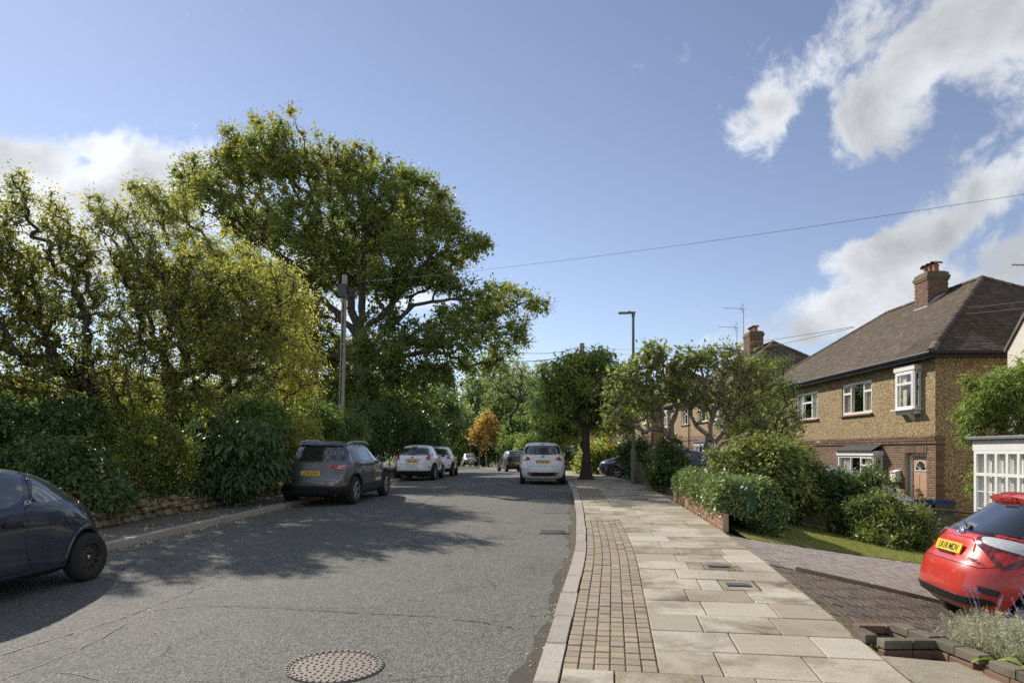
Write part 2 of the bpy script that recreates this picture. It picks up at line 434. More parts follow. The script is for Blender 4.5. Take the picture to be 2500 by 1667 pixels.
M['rubble'] = paving('rubble stone', [(.33, .25, .15), (.24, .19, .13), (.40, .31, .19), (.18, .155, .12)], stain=(.08, .08, .05), moss=(.07, .09, .02))
def brickm(name, cols, **k): return paving(name, cols, speck=False, **k)
M['brick'] = brickm('brown brick', [(.18, .10, .07), (.25, .145, .10), (.13, .08, .06), (.29, .175, .12), (.15, .10, .085)], stain=(.10, .07, .055), stain_amt=.4, grain=.3)
M['brick_red'] = brickm('red brick', [(.27, .14, .095), (.34, .185, .13), (.23, .125, .09), (.37, .23, .165)], stain=(.2, .14, .1), stain_amt=.5, grain=.3)
M['brick_old'] = brickm('mossy coping', [(.19, .165, .12), (.24, .205, .155), (.15, .13, .10)], stain=(.09, .085, .05), stain_amt=1.0, grain=.6)
M['brick_worn'] = brickm('worn brick', [(.23, .125, .085), (.28, .16, .11), (.19, .115, .085)], stain=(.12, .10, .07), stain_amt=.9)
M['mortar'] = paving('mortar', [(.56, .46, .31)], stain=(.3, .25, .17))
M['tile'] = paving('clay roof tile', [(.125, .094, .068), (.165, .127, .094), (.085, .066, .051), (.22, .18, .14)], stain=(.07, .06, .05), stain_amt=.7, speck=False)
M['soil'] = paving('leafy soil', [(.075, .055, .035)], stain=(.12, .085, .04), grain=.8, stain_amt=1.6, bump=1.)
def grassm(name, a, b2):
    m, nt, b = new_mat(name); h = NB(nt); c = h.coord(world=True)
    col = h.mix(h.mr(h.noise(c, 1.3, 5, .6), .35, .65), a, b2)
    col = h.mix(h.mr(h.noise(c, 70, 2, .8), .3, .7, .55, 0), col, tuple(v * .35 for v in a))
    sock(nt, col, b.inputs['Base Color']); b.inputs['Roughness'].default_value = .9
    sock(nt, h.bump(h.noise(c, 90, 3), 1., .02), b.inputs['Normal']); return m
M['turf'] = grassm('mown grass', (.20, .25, .05), (.29, .31, .09))
M['field'] = grassm('rough grass', (.07, .10, .03), (.11, .12, .04))
def pebble():
    m, nt, b = new_mat('pebbledash'); h = NB(nt); c = h.coord(world=True)
    v = h.voro(c, 38, 'F1', 1); d = h.voro(c, 38, 'F1', 0); sp = h.n('ShaderNodeSeparateColor'); nt.links.new(v, sp.inputs[0])
    col = h.ramp(sp.outputs[0], [(0, (.09, .055, .03)), (.3, (.30, .205, .095)), (.55, (.45, .325, .155)), (.8, (.62, .47, .24)), (1, (.80, .66, .42))])
    col = h.mix(h.mr(d, .35, .8, 0, .65), col, (.16, .115, .06))
    col = h.mix(h.mr(h.noise(c, .8, 5), .45, .75, 0, .35), col, (.2, .15, .08))
    sock(nt, col, b.inputs['Base Color']); b.inputs['Roughness'].default_value = .85
    sock(nt, h.bump(h.m('SUBTRACT', 1.0, d), .9, .02), b.inputs['Normal']); return m
M['pebble'] = pebble()
M['cream'] = simple('cream render', (.66, .62, .52), .85, noise=.05, nscale=3, bump=.2)
M['white'] = simple('white upvc', (.80, .80, .78), .35, noise=.03)
M['whitewood'] = simple('white painted wood', (.76, .75, .71), .5, noise=.06, nscale=5)
M['black'] = simple('black plastic', (.018, .018, .019), .45)
M['blackgloss'] = simple('black gloss', (.012, .012, .014), .12, coat=.6)
M['lead'] = simple('lead sheet', (.16, .17, .18), .55, noise=.3)
M['leadlight'] = simple('lead flashing', (.5, .5, .5), .5, noise=.2)
M['slate'] = simple('slate', (.05, .053, .056), .5, noise=.35)
M['terracotta'] = simple('terracotta', (.40, .17, .09), .8, noise=.25)
M['sooty'] = paving('weathered stone', [(.22, .18, .12)], stain=(.09, .08, .05), moss=(.20, .19, .09), grain=.7, speck=False)
M['doorwood'] = simple('pinkish brown door', (.50, .31, .21), .5, noise=.08)
M['brass'] = simple('brass', (.6, .42, .15), .3, metal=1.)
M['curtain'] = simple('net curtain', (.80, .78, .72), .9, noise=.06)
M['curtain2'] = simple('beige curtain', (.62, .54, .42), .9, noise=.1)
M['dark'] = simple('dark room', (.03, .03, .03), .9)
def glassm():
    m, nt, b = new_mat('window glass'); nt.nodes.remove(b)
    h = NB(nt); g = h.n('ShaderNodeBsdfGlossy'); g.inputs['Roughness'].default_value = .01; g.inputs['Color'].default_value = (.9, .93, .95, 1)
    t = h.n('ShaderNodeBsdfTransparent'); t.inputs['Color'].default_value = (.95, .97, .96, 1)
    f = h.n('ShaderNodeLayerWeight'); f.inputs['Blend'].default_value = .5
    x = h.n('ShaderNodeMixShader'); nt.links.new(h.m('ADD', h.m('MULTIPLY', h.m('POWER', f.outputs['Facing'], 4.0), .9), .06, True), x.inputs[0])
    nt.links.new(t.outputs[0], x.inputs[1]); nt.links.new(g.outputs[0], x.inputs[2])
    nt.links.new(x.outputs[0], nt.nodes['Material Output'].inputs[0]); return m
M['pane'] = glassm()
M['carglass'] = simple('tinted car glass', (.018, .022, .026), .03, coat=1.0, spec=1.0)
M['carglass_clear'] = simple('car glass', (.07, .085, .095), .03, coat=1.0, spec=1.0)
def paint(name, col, metal=.0, rough=.28, dirt=.12):
    m, nt, b = new_mat(name); h = NB(nt); c = h.coord()
    col2 = h.mix(h.mr(h.noise(c, 3, 6, .7), .45, .8, 0, dirt), col, (.25, .22, .18))
    geo = h.n('ShaderNodeSeparateXYZ'); nt.links.new(h.tc.outputs['Object'], geo.inputs[0])
    low = h.m('MULTIPLY', h.mr(geo.outputs[2], .2, .75, 1, 0), h.mr(h.noise(c, 9, 5, .7), .3, .8, .05, .45))
    col2 = h.mix(low, col2, (.16, .14, .115))
    sock(nt, col2, b.inputs['Base Color']); b.inputs['Metallic'].default_value = metal; b.inputs['Roughness'].default_value = rough
    b.inputs['Coat Weight'].default_value = 1.0; b.inputs['Coat Roughness'].default_value = .03
    if metal > 0:
        fl = h.noise(c, 900, 1); sock(nt, h.bump(fl, .04, .001), b.inputs['Normal'])
    return m
M['p_navy'] = paint('dark navy paint', (.020, .030, .058), .3, .3)
M['p_grey'] = paint('metallic grey paint', (.13, .135, .14), .65, .33)
M['p_white'] = paint('white paint', (.86, .87, .88), 0, .3, .03)
M['p_red'] = paint('red paint', (.56, .020, .008), 0, .35, .02)
M['p_black'] = paint('dark aubergine paint', (.03, .022, .028), .3, .3)
M['p_gold'] = paint('champagne paint', (.50, .45, .36), .6, .35)
M['p_blue'] = paint('deep blue paint', (.012, .02, .09), .3, .3)
M['p_silver'] = paint('silver white paint', (.62, .64, .65), .3, .3)
M['rubber'] = simple('tyre rubber', (.022, .021, .020), .85, noise=.2, nscale=30, bump=.2)
M['steelrim'] = simple('dark steel rim', (.055, .048, .042), .6, metal=.3, noise=.3)
M['alloy'] = simple('alloy rim', (.52, .52, .53), .35, metal=.9)
M['alloy_dark'] = simple('dark alloy', (.10, .10, .105), .4, metal=.8)
M['chrome'] = simple('chrome', (.75, .75, .76), .12, metal=1.)
M['redlens'] = simple('red lens', (.42, .012, .010), .12, coat=1.0)
M['darkredlens'] = simple('dark red lens', (.12, .006, .006), .12, coat=1.0)
M['clearlens'] = simple('clear lens', (.66, .66, .66), .18, metal=.3, coat=1.0)
M['yellowplate'] = simple('yellow plate', (.78, .52, .03), .4)
M['whiteplate'] = simple('white plate', (.75, .75, .72), .4)
M['eublue'] = simple('plate blue band', (.01, .08, .35), .4)
M['ink'] = simple('black lettering', (.012, .012, .012), .5)
M['whiteink'] = simple('white lettering', (.75, .75, .75), .5)
M['postgrey'] = simple('green grey paint', (.14, .155, .12), .5, noise=.12)
M['postlight'] = simple('grey galvanised', (.24, .25, .22), .55, metal=.2, noise=.15)
M['polewood'] = simple('weathered pole wood', (.36, .32, .27), .85, noise=.3, nscale=6, bump=.5, bscale=30)
M['cable'] = simple('cable', (.03, .03, .03), .6)
M['fencewood'] = paving('fence board', [(.16, .13, .09), (.20, .16, .12), (.12, .10, .075)], stain=(.08, .075, .05), speck=False)
M['binblue'] = simple('blue bin plastic', (.012, .03, .12), .45, noise=.1)
M['bingrey'] = simple('grey black bin plastic', (.035, .038, .04), .5)
M['iron'] = simple('worn iron', (.20, .17, .145), .6, metal=.25, noise=.2, nscale=10, bump=.3)
M['irondark'] = simple('dark iron', (.07, .075, .08), .6, metal=.4, noise=.2)
def barkm(name, a, b2):
    m, nt, b = new_mat(name); h = NB(nt); c = h.coord(scale=(1, 1, .25))
    n = h.noise(c, 16, 6, .7, .5)
    sock(nt, h.mix(h.mr(n, .35, .65), a, b2), b.inputs['Base Color']); b.inputs['Roughness'].default_value = .9
    sock(nt, h.bump(n, .8, .03), b.inputs['Normal']); return m
M['bark'] = barkm('dark bark', (.035, .028, .02), (.085, .07, .052))
M['bark_oak'] = barkm('oak bark', (.05, .042, .032), (.13, .11, .085))
M['bark_pale'] = barkm('pale bark', (.16, .13, .095), (.34, .29, .225))
def leafm(name, cols, trans=.5, rough=.5, spec=.35, tb=1.65):
    """colour stops by the leaf's own random number (attribute tint)"""
    m, nt, b = new_mat(name); h = NB(nt)
    a = h.n('ShaderNodeAttribute', attribute_name='tint')
    cols = [(p, tuple(min(.6, (v * .85 + .15 * sum(c) / 3) * 3.1) for v in c)) for p, c in cols]
    col = h.ramp(a.outputs['Fac'], cols)
    sock(nt, col, b.inputs['Base Color']); b.inputs['Roughness'].default_value = rough; b.inputs['Specular IOR Level'].default_value = spec
    t = h.n('ShaderNodeBsdfTranslucent')
    br = h.mix(1.0, col, (tb * 1.06, tb * 1.0, tb * .66), 'MULTIPLY'); nt.links.new(br, t.inputs['Color'])
    x = h.n('ShaderNodeMixShader'); x.inputs[0].default_value = trans
    nt.links.new(b.outputs[0], x.inputs[1]); nt.links.new(t.outputs[0], x.inputs[2])
    nt.links.new(x.outputs[0], nt.nodes['Material Output'].inputs[0]); return m
M['l_oak'] = leafm('oak leaf', [(0, (.036, .062, .014)), (.45, (.062, .088, .018)), (.75, (.095, .105, .022)), (.93, (.15, .125, .025)), (1, (.22, .11, .03))], .45)
M['l_haw'] = leafm('hawthorn leaf', [(0, (.038, .058, .012)), (.4, (.07, .09, .016)), (.75, (.13, .125, .022)), (1, (.25, .17, .03))], .5)
M['l_ash'] = leafm('yellowing leaf', [(0, (.05, .07, .016)), (.4, (.09, .105, .022)), (.8, (.155, .15, .03)), (1, (.24, .19, .04))], .55)
M['l_green'] = leafm('green leaf', [(0, (.03, .055, .013)), (.6, (.055, .085, .02)), (1, (.10, .12, .028))], .4)
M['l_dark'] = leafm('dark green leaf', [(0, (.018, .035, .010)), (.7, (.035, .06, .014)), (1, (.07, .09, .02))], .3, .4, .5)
M['l_laurel'] = leafm('laurel leaf', [(0, (.035, .05, .012)), (.6, (.065, .082, .018)), (1, (.135, .14, .032))], .3, .45, .35, 1.6)
M['l_brown'] = leafm('russet cherry leaf', [(0, (.05, .078, .02)), (.5, (.08, .11, .026)), (.85, (.12, .125, .03)), (1, (.20, .12, .035))], .55)
M['l_lime'] = leafm('lime green leaf', [(0, (.05, .075, .016)), (.6, (.085, .115, .024)), (1, (.15, .165, .035))], .5)
M['l_grass'] = leafm('grass blade', [(0, (.065, .08, .018)), (1, (.11, .11, .034))], .4)
M['l_orange'] = leafm('orange leaf', [(0, (.07, .075, .02)), (.4, (.15, .11, .03)), (1, (.24, .13, .035))], .5)
M['l_ivy'] = leafm('ivy leaf', [(0, (.03, .05, .014)), (.5, (.06, .09, .025)), (1, (.15, .17, .07))], .25, .45, .4)
M['l_far'] = leafm('far leaf', [(0, (.045, .07, .025)), (.6, (.075, .10, .035)), (1, (.12, .135, .05))], .45)
M['l_lav'] = leafm('lavender stem', [(0, (.13, .15, .09)), (.6, (.22, .25, .16)), (1, (.32, .34, .24))], .3)
M['l_litter'] = leafm('dry leaf', [(0, (.10, .06, .03)), (.5, (.22, .14, .06)), (1, (.38, .28, .10))], .2)
M['purple'] = simple('lavender flower', (.22, .18, .32), .8)
M['yellowfl'] = simple('yellow flower', (.70, .50, .04), .7)

# ================================================================== ground, road, pavements
def strip(name, s0, s1, us, zf, mat, ds=.5, parent=None, kind='structure', smooth=True):
    S = np.arange(s0, s1 + 1e-6, ds); us = np.asarray(us, float)
    SS, UU = np.meshgrid(S, us, indexing='ij')
    X, Y = K(SS.ravel(), UU.ravel()); Z = zf(SS.ravel(), UU.ravel(), Y)
    n, m = len(S), len(us)
    idx = np.arange(n * m).reshape(n, m)
    Fq = np.stack([idx[:-1, :-1], idx[:-1, 1:], idx[1:, 1:], idx[1:, :-1]], -1).reshape(-1, 4)
    me = mesh_np(name, np.stack([X, Y, Z], -1), Fq, smooth=smooth)
    o = link(name, me, parent, mat)
    if kind and parent is None: tag(o, kind=kind)
    return o
gx = np.concatenate([-np.geomspace(20, 900, 22)[::-1], np.linspace(-18, 18, 19), np.geomspace(20, 900, 22)])
gy = np.concatenate([np.linspace(-300, -40, 8), np.linspace(-30, 120, 60), np.geomspace(125, 2200, 24)])
GX, GY = np.meshgrid(gx, gy, indexing='ij')
GZ = ZR(np.minimum(GY, 300)) - .45 - np.where(GX > 0, np.clip(GX / 12, 0, 1) * 1.0, 0)
idx = np.arange(GX.size).reshape(GX.shape)
fq = np.stack([idx[:-1, :-1], idx[1:, :-1], idx[1:, 1:], idx[:-1, 1:]], -1).reshape(-1, 4)
ground = link('ground', mesh_np('ground', np.stack([GX.ravel(), GY.ravel(), GZ.ravel()], -1), fq, smooth=True), None, M['field']); tag(ground, kind='structure')

def camber(s, u, y): return ZR(y) + .035 * (1 - ((u + 3.5) / 3.5) ** 2)
road = strip('road', -14, 118, np.linspace(-7.0, 0.0, 22), camber, M['road'])
s4, s17 = SofY(4.74), SofY(13.35)
bank_u = [-8.35, -8.9, -9.6, -10.6, -12, -14, -18, -26]
strip('left_bank', -14, 66, bank_u, lambda s, u, y: ZR(y) + .30 + .5 * np.clip((-u - 8.35) / 5, 0, 1) + .04 * np.sin(s * 3.1 + u * 5), M['soil'])
lp = strip('left_pavement', -14, 100, [-8.4, -7.8, -7.16], lambda s, u, y: ZR(y) + .105 + .012 * np.sin(s * 1.3 + u), M['old_pave'])
lot_us = [PW, 3, 3.6, 4.3, 5.2, 6.2, 7.4, 8.45, 9, 9.6, 10.5, 12, 16, 24]
gg = strip('garden_ground', -14, 66, lot_us, lambda s, u, y: lot(s, u, y) - .05, M['soil'])
base = strip('pavement', -14, 100, [.16, .8, 1.6, PW + .02], lambda s, u, y: pav(y) - .014, M['joint'])
# asphalt fill strip beside the kerb and dark patch
strip('road_patch', SofY(15.2), SofY(22), [-.75, -.35, -.02], lambda s, u, y: camber(s, u, y) + .004, M['patch'])

def quad_piece(corners, h, bev=.006, tint=None):
    """a slab-like piece with 4 top corners (world), thickness h, bevelled rim"""
    c = [Vector(p) for p in corners]; ctr = sum(c, Vector()) / 4
    top = []; rim = []; bot = []
    for p in c:
        d = (ctr - p); d2 = Vector((d.x, d.y, 0)).normalized() * bev * 1.4
        top.append(p + d2); rim.append(p - Vector((0, 0, bev * .7))); bot.append(p - Vector((0, 0, h)))
    vs = top + rim + bot
    fs = [(0, 1, 2, 3)]
    for k in range(2):
        for i in range(4):
            j = (i + 1) % 4; fs.append((k * 4 + j, k * 4 + i, (k + 1) * 4 + i, (k + 1) * 4 + j))
    return vs, fs
def piece_obj(name, corners, h, mat, parent, bev=.006):
    vs, fs = quad_piece(corners, h, bev)
    o0 = Vector(vs[0]); me = bpy.data.meshes.new(name)
    me.from_pydata([tuple(Vector(v) - o0) for v in vs], [], fs)
    o = link(name, me, parent, mat); o.location = o0; return o
def cell(s0, s1, u0, u1, zf, g=.004):
    pts = [(s0 + g, u0 + g), (s0 + g, u1 - g), (s1 - g, u1 - g), (s1 - g, u0 + g)]
    r = []
    for s, u in pts:
        x, y = K(s, u); r.append((float(x), float(y), float(zf(s, u, y))))
    return r
pv = lambda s, u, y: pav(y) + .0
# kerb stones (right: individual stones, chamfered by their own wear)
kerb_r = thing('kerb', None, None); tag(kerb_r, kind='structure')
s = SofY(-4)
while s < SofY(60):
    L = rnd.uniform(.75, .98) if s < SofY(34) else 1.9
    dz = rnd.uniform(-.006, .006); w_ = .155 + rnd.uniform(-.006, .006)
    c = cell(s, s + L, -.015 + rnd.uniform(-.008, .008), w_, lambda s_, u, y: pav(y) + .012 + dz)
    piece_obj('kerb_stone', c, .16, M['kerb'], kerb_r, .014); s += L
kerb_l = thing('left_kerb', None, None); tag(kerb_l, kind='structure')
s = SofY(2)
while s < SofY(48):
    L = rnd.uniform(.8, 1.0) if s < SofY(34) else 1.9; dz = rnd.uniform(-.01, .008)
    c = cell(s, s + L, -7.17, -7.0 + rnd.uniform(-.012, .01), lambda s_, u, y: ZR(y) + .115 + dz)
    piece_obj('kerb_stone', c, .16, M['kerb'], kerb_l, .014); s += L
# slabs
def jig(): return rnd.uniform(-.004, .004)
row = .533; s = s4 - row * 1; k = 0
LAY = [[(.82, 1.44), (1.44, 2.06), (2.06, PW)], [(.82, 1.25), (1.25, 1.87), (1.87, PW)]]
sett_zones = [(s4, s17), (SofY(17.7), SofY(21.6))]
def in_zone(sm): return any(a - .05 < sm < b + .05 for a, b in sett_zones)
COVER_ROWS = {}
while s < SofY(33):
    lay = LAY[k % 2] if rnd.random() < .85 else [(.82, 1.35), (1.35, 1.98), (1.98, PW)]
    ym = float(K(s + row / 2)[1])
    if not in_zone(s + row / 2):
        lay = ([(.165, .82)] if k % 2 else [(.165, .52), (.52, 1.1)]) + [(a if (k % 2 or i) else max(a, 1.1), b) for i, (a, b) in enumerate(lay)]
    cov = None
    if abs(ym - 8.75) < row / 2: cov = (1.62, 1.98)
    if abs(ym - 7.45) < row / 2: cov = (1.66, 2.04)
    for (a, b) in lay:
        if b - a < .12: continue
        segs = [(a, b)]
        if cov:
            segs = []
            for q in ((a, min(b, cov[0])), (max(a, cov[1]), b)):
                if q[1] - q[0] > .06: segs.append(q)
        for a2, b2 in segs:
            t1, t2 = jig(), jig()
            piece_obj('paving_slab', cell(s, s + row, a2, b2, lambda s_, u, y: pav(y) + t1 + t2 * (u - 1.5), .0055), .035, M['slab'], base, .006)
    if cov:
        t = thing('utility_cover', 'small slotted cover set in a concrete surround, %s of the two among the slabs' % ('farther' if ym > 8 else 'nearer'), 'utility cover', group='slotted covers in the slabs')
        m1 = MB(); vs, fs = quad_piece(cell(s + .02, s + row - .02, cov[0] + .008, cov[1] - .008, pv), .03); m1.add(vs, fs); m1.build('surround', M['concrete'], t)
        x, y = K(s + row / 2, (cov[0] + cov[1]) / 2); x, y = float(x), float(y); z = float(pav(y)) + .004
        rz = heading(s)
        m2 = MB(); m2.box((x, y, z), (.25, .17, .012), rz, b=.003); m2.build('lid', M['irondark'], t)
        e = Vector((math.cos(rz), math.sin(rz), 0)); m3 = MB()
        for q in range(9):
            p = Vector((x, y, z + .008)) + e * (-.1 + .025 * q); m3.box(p, (.010, .13 if q % 3 else .09, .006), rz)
        m3.build('ribs', M['lead'], t)
    s += row; k += 1
# beyond: coarser slabs
while s < SofY(58):
    for a, b in ((.165, .95), (.95, 1.7), (1.7, PW)):
        piece_obj('paving_slab', cell(s, s + 1.1, a, b, pv), .035, M['slab'], base, .006)
    s += 1.1
# setts: six columns; the nearest 300 are pieces of their own
cells = []
for (a, b) in sett_zones:
    for c in range(6):
        u0 = .160 + c * .1098; s = a + rnd.uniform(0, .02)
        while s + .137 < b: cells.append((s, s + .137 + rnd.uniform(-.004, .004), u0, u0 + .1098)); s += .139
cells.sort(key=lambda c: c[0])
far = MB()
for i, (a, b, c, d) in enumerate(cells):
    dz = rnd.uniform(-.005, .003)
    cc = cell(a, b, c, d, lambda s_, u, y: pav(y) - .001 + dz, .005)
    if i < 300: piece_obj('sett', cc, .02, M['sett'], base, .006)
    else:
        vs, fs = quad_piece(cc, .02, .006); far.tv = rnd.random(); far.add(vs, fs)
o = far.build('setts', M['sett'], base); o['kind'] = 'stuff'
# moss and weeds in the sett joints
def moss_line(name, pts, n, r=.008, mat='l_lime'):
    V = []; Fq = []; T = []
    for i in range(n):
        x, y, z = pts(rnd); t = rnd.random()
        for q in range(3):
            a = rnd.uniform(0, 6.28); l = r * rnd.uniform(.6, 1.6); h = rnd.uniform(.3, 1) * r
            b0 = len(V)
            V += [(x, y, z), (x + math.cos(a) * l, y + math.sin(a) * l, z + h), (x + math.cos(a + .9) * l, y + math.sin(a + .9) * l, z + h * .6), (x + math.cos(a + 1.8) * l * .6, y + math.sin(a + 1.8) * l * .6, z)]
            Fq.append((b0, b0 + 1, b0 + 2, b0 + 3)); T += [t] * 4
    o = link(name, mesh_np(name, V, Fq, T), None, M[mat]); tag(o, kind='stuff'); return o
def mp_(r):
    z = sett_zones[0]; s = r.uniform(*z); c = r.choice([1, 2, 3, 4, 5, 6, 6]); 
    while math.sin(s * 2.1 + c) + r.uniform(-.7, .7) < .1: s = r.uniform(*z)
    x, y = K(s, .160 + c * .1098 + r.uniform(-.004, .004)); return float(x), float(y), float(pav(y)) - .006
moss_line('moss', mp_, 2600, .0055, 'l_haw')

# seams and cracks in the asphalt: thin sunken-looking ribbons of tar
def on_road(px, py):
    Y = 8.0
    for _ in range(30):
        X = (px - CX) * Y / F; z = float(camber(*SU(np.array([X]), np.array([Y])), np.array([Y]))[0]); Y = .5 * Y + .5 * (EYE - z) * F / (py - HY)
    return (px - CX) * Y / F, Y
M['tar'] = simple('tar seam', (.022, .022, .020), .7)
V_, F_ = [], []
for w0, pts in ((.010, [(0, 1599), (120, 1562), (279, 1515), (400, 1470), (530, 1419)]), (.007, [(0, 1660), (112, 1618), (180, 1590), (251, 1557), (321, 1515), (372, 1497)]),
                (.008, [(372, 1490), (470, 1480), (558, 1479), (720, 1487), (874, 1497), (1050, 1505), (1180, 1520), (1290, 1540)]), (.011, [(893, 1273), (950, 1262), (985, 1250), (1030, 1228), (1072, 1208)]),
                (.006, [(1290, 1505), (1340, 1500), (1372, 1480)]), (.007, [(150, 1640), (260, 1660)]), (.006, [(1080, 1345), (1200, 1352), (1330, 1362)])):
    W = [on_road(*p) for p in pts]; L = []
    for p, q in zip(W[:-1], W[1:]):
        n_ = max(2, int(math.hypot(q[0] - p[0], q[1] - p[1]) / .07))
        for i_ in range(n_): L.append((p[0] + (q[0] - p[0]) * i_ / n_ + rnd.uniform(-.012, .012), p[1] + (q[1] - p[1]) * i_ / n_ + rnd.uniform(-.018, .018)))
    for i_ in range(len(L) - 1):
        d_ = Vector((L[i_ + 1][0] - L[i_][0], L[i_ + 1][1] - L[i_][1])).normalized(); n2 = Vector((-d_.y, d_.x)); k0 = len(V_)
        wa = w0 * rnd.uniform(.25, 1.1)
        if rnd.random() < .12: continue
        for (x_, y_), s2 in ((L[i_], 1), (L[i_], -1), (L[i_ + 1], -1), (L[i_ + 1], 1)):
            xx_, yy2 = x_ + n2.x * wa * s2, y_ + n2.y * wa * s2; V_.append((xx_, yy2, float(camber(*SU(np.array([xx_]), np.array([yy2])), np.array([yy2]))[0]) + .006))
        F_.append((k0, k0 + 1, k0 + 2, k0 + 3))
o = link('road_seams', mesh_np('road_seams', V_, F_), None, M['tar']); tag(o, kind='structure')
# ------------------------------------------------------------------ gully, manhole
t = thing('road_gully', 'rectangular iron drain grate in the gutter by the kerb', 'drain')
x, y = K(SofY(12.2), -.42); x, y = float(x), float(y); rz = heading(SofY(12.2)); z = float(ZR(y)) + .015
mb = MB(); 
for sx in (-1, 1): mb.box((x + sx * .25, y, z), (.03, .42, .02), 0)
for sy in (-1, 1): mb.box((x, y + sy * .195, z + .001), (.47, .03, .02), 0)
mb.build('frame', M['iron'], t)
mb = MB(); mb.box((x, y, z - .012), (.47, .36, .01)); mb.build('well', M['black'], t)
mb = MB()
for q in range(9): mb.box((x - .2 + q * .05, y, z), (.026, .36, .016))
mb.build('grate', M['irondark'], t)
mx_, my_ = (820 - CX) * 0, 0
YM = 1667 * 1.715 / (1633 - 1066)
XM = (818 - CX) * YM / F
zm = float(camber(*SU(np.array([XM]), np.array([YM])), np.array([YM]))[0])
t = thing('manhole_cover', 'round studded manhole cover in the road', 'manhole cover', (XM, YM, zm))
_cz = lambda x_, y_: float(camber(*SU(np.array([x_]), np.array([y_])), np.array([y_]))[0])
_n = Vector((-(_cz(XM + .2, YM) - _cz(XM - .2, YM)) / .4, -(_cz(XM, YM + .2) - _cz(XM, YM - .2)) / .4, 1)).normalized()
t.location.z += .006
t.rotation_euler = _n.to_track_quat('Z', 'Y').to_euler()
mb = MB(); mb.lathe([(.325, -.03), (.325, .006), (.355, .007), (.358, -.03)], 64); mb.build('frame', M['iron'], t, 40)
mb = MB(); mb.lathe([(.0, -.0), (.318, .0), (.318, -.03), (.001, -.031)], 64, caps=False); mb.build('lid', M['iron'], t, 40)
stud = MB(); stud.lathe([(.011, -.002), (.010, .006), (.006, .008)], 8); sm = stud.mesh('stud', 50)
for ring, cnt in ((.05, 5), (.1, 11), (.152, 17), (.204, 23), (.256, 29), (.3, 34), (.342, 44)):
    for q in range(cnt):
        a = 2 * math.pi * q / cnt + ring * 9
        o = link('stud', sm, t, M['iron']); o.location = (ring * math.cos(a), ring * math.sin(a), .0005 if ring < .32 else .0075)

# crumbling asphalt edge along the right kerb
S_ = np.arange(SofY(3.5), SofY(20), .12); e1 = -.13 - .045 * np.sin(S_ * 1.7) - .03 * np.sin(S_ * 5.3 + 1) - rng.uniform(0, .04, len(S_)); VV = []
for q_, (s0_, u0_) in enumerate(zip(S_, e1)):
    for uu_ in (u0_, -.012): x_, y_ = K(s0_, uu_); VV.append((float(x_), float(y_), float(camber(s0_, uu_, y_)) + .005))
FQ = [(2 * q_, 2 * q_ + 1, 2 * q_ + 3, 2 * q_ + 2) for q_ in range(len(S_) - 1)]
M['gutter'] = paving('gutter grit', [(.105, .098, .084)], stain=(.06, .055, .045), stain_amt=.9, grain=.9, bump=1.)
o = link('gutter_strip', mesh_np('gutter_strip', VV, FQ), None, M['gutter']); tag(o, kind='structure')
# ------------------------------------------------------------------ drives
def drive(name, sA, sB, u1, mat, herring=True, n_near=300, wid=.1, length=.2):
    pts = lambda s, u, y: lot(s, u, y) - .012
    par = strip(name, sA, sB, np.linspace(PW, u1, 14), pts, M['joint'], .25)
    zf = lambda s, u, y: lot(s, u, y)
    cs = []
    g = wid
    if herring:
        nu, ns = int((u1 - PW) / g) + 2, int((sB - sA) / g) + 2
        for a in range(-2, nu):
            for b in range(-2, ns):
                kk = (a - b) % 4
                if kk == 0: q = (sA + b * g, sA + (b + 1) * g, PW + a * g, PW + (a + 2) * g)
                elif kk == 3: q = (sA + b * g, sA + (b + 2) * g, PW + a * g, PW + (a + 1) * g)
                else: continue
                q = (max(q[0], sA), min(q[1], sB), max(q[2], PW + .115), min(q[3], u1))
                if q[1] - q[0] > .03 and q[3] - q[2] > .03: cs.append(q)
        s = sA
        while s < sB - .05: cs.append((s, min(s + .205, sB), PW + .01, PW + .112)); s += .205
    else:
        u = PW + .225; k = 0
        while u < u1:
            s = sA - (k % 2) * length / 2
            while s < sB:
                q = (max(s, sA), min(s + length, sB), u, min(u + wid, u1)); s += length
                if q[1] - q[0] > .03 and q[3] - q[2] > .03: cs.append(q)
            u += wid; k += 1
        s = sA
        while s < sB - .03: cs.append((s, min(s + .1, sB), PW + .015, PW + .215)); s += .1
    def dist(q):
        x, y = K((q[0] + q[1]) / 2, (q[2] + q[3]) / 2); return (x * x + y * y)
    cs.sort(key=dist)
    far = MB()
    for i, q in enumerate(cs):
        dz = rnd.uniform(-.004, .003)
        cc = cell(*q, lambda s_, u, y: zf(s_, u, y) + dz, .0035)
        if i < n_near: piece_obj('paving_block', cc, .025, mat, par, .006)
        else:
            far.tv = rnd.random(); vs, fs = quad_piece(cc, .02, .005); far.add(vs, fs)
    if far.v: o = far.build('paving_blocks', mat, par); o['kind'] = 'stuff'
    return par
drive('dark_driveway', SofY(5.75), SofY(8.85), 8.4, M['drive_dark'], True)
drive('pink_driveway', SofY(8.95), SofY(11.25), 8.4, M['drive_pink'], False)
drv = strip('house_driveway', SofY(17.75), SofY(20.6), np.linspace(PW, 10.2, 14), lambda s, u, y: lot(s, u, y) - .01, M['drive_dark'])
strip('far_driveway', SofY(26), SofY(30), np.linspace(PW, 10.2, 14), lambda s, u, y: lot(s, u, y) - .01, M['drive_dark'])
# edging kerb between the two drives
ek = thing('drive_edging', 'raised concrete edging between the dark and the pink driveway', 'edging')
u = PW + .3
while u < 8.0:
    sA = SofY(8.86); dz = rnd.uniform(.02, .035)
    piece_obj('edging_stone', cell(sA, sA + .06, u, u + .9, lambda s_, uu, y: lot(s_, uu, y) + dz + .02), .12, M['concrete'], ek, .01); u += .9
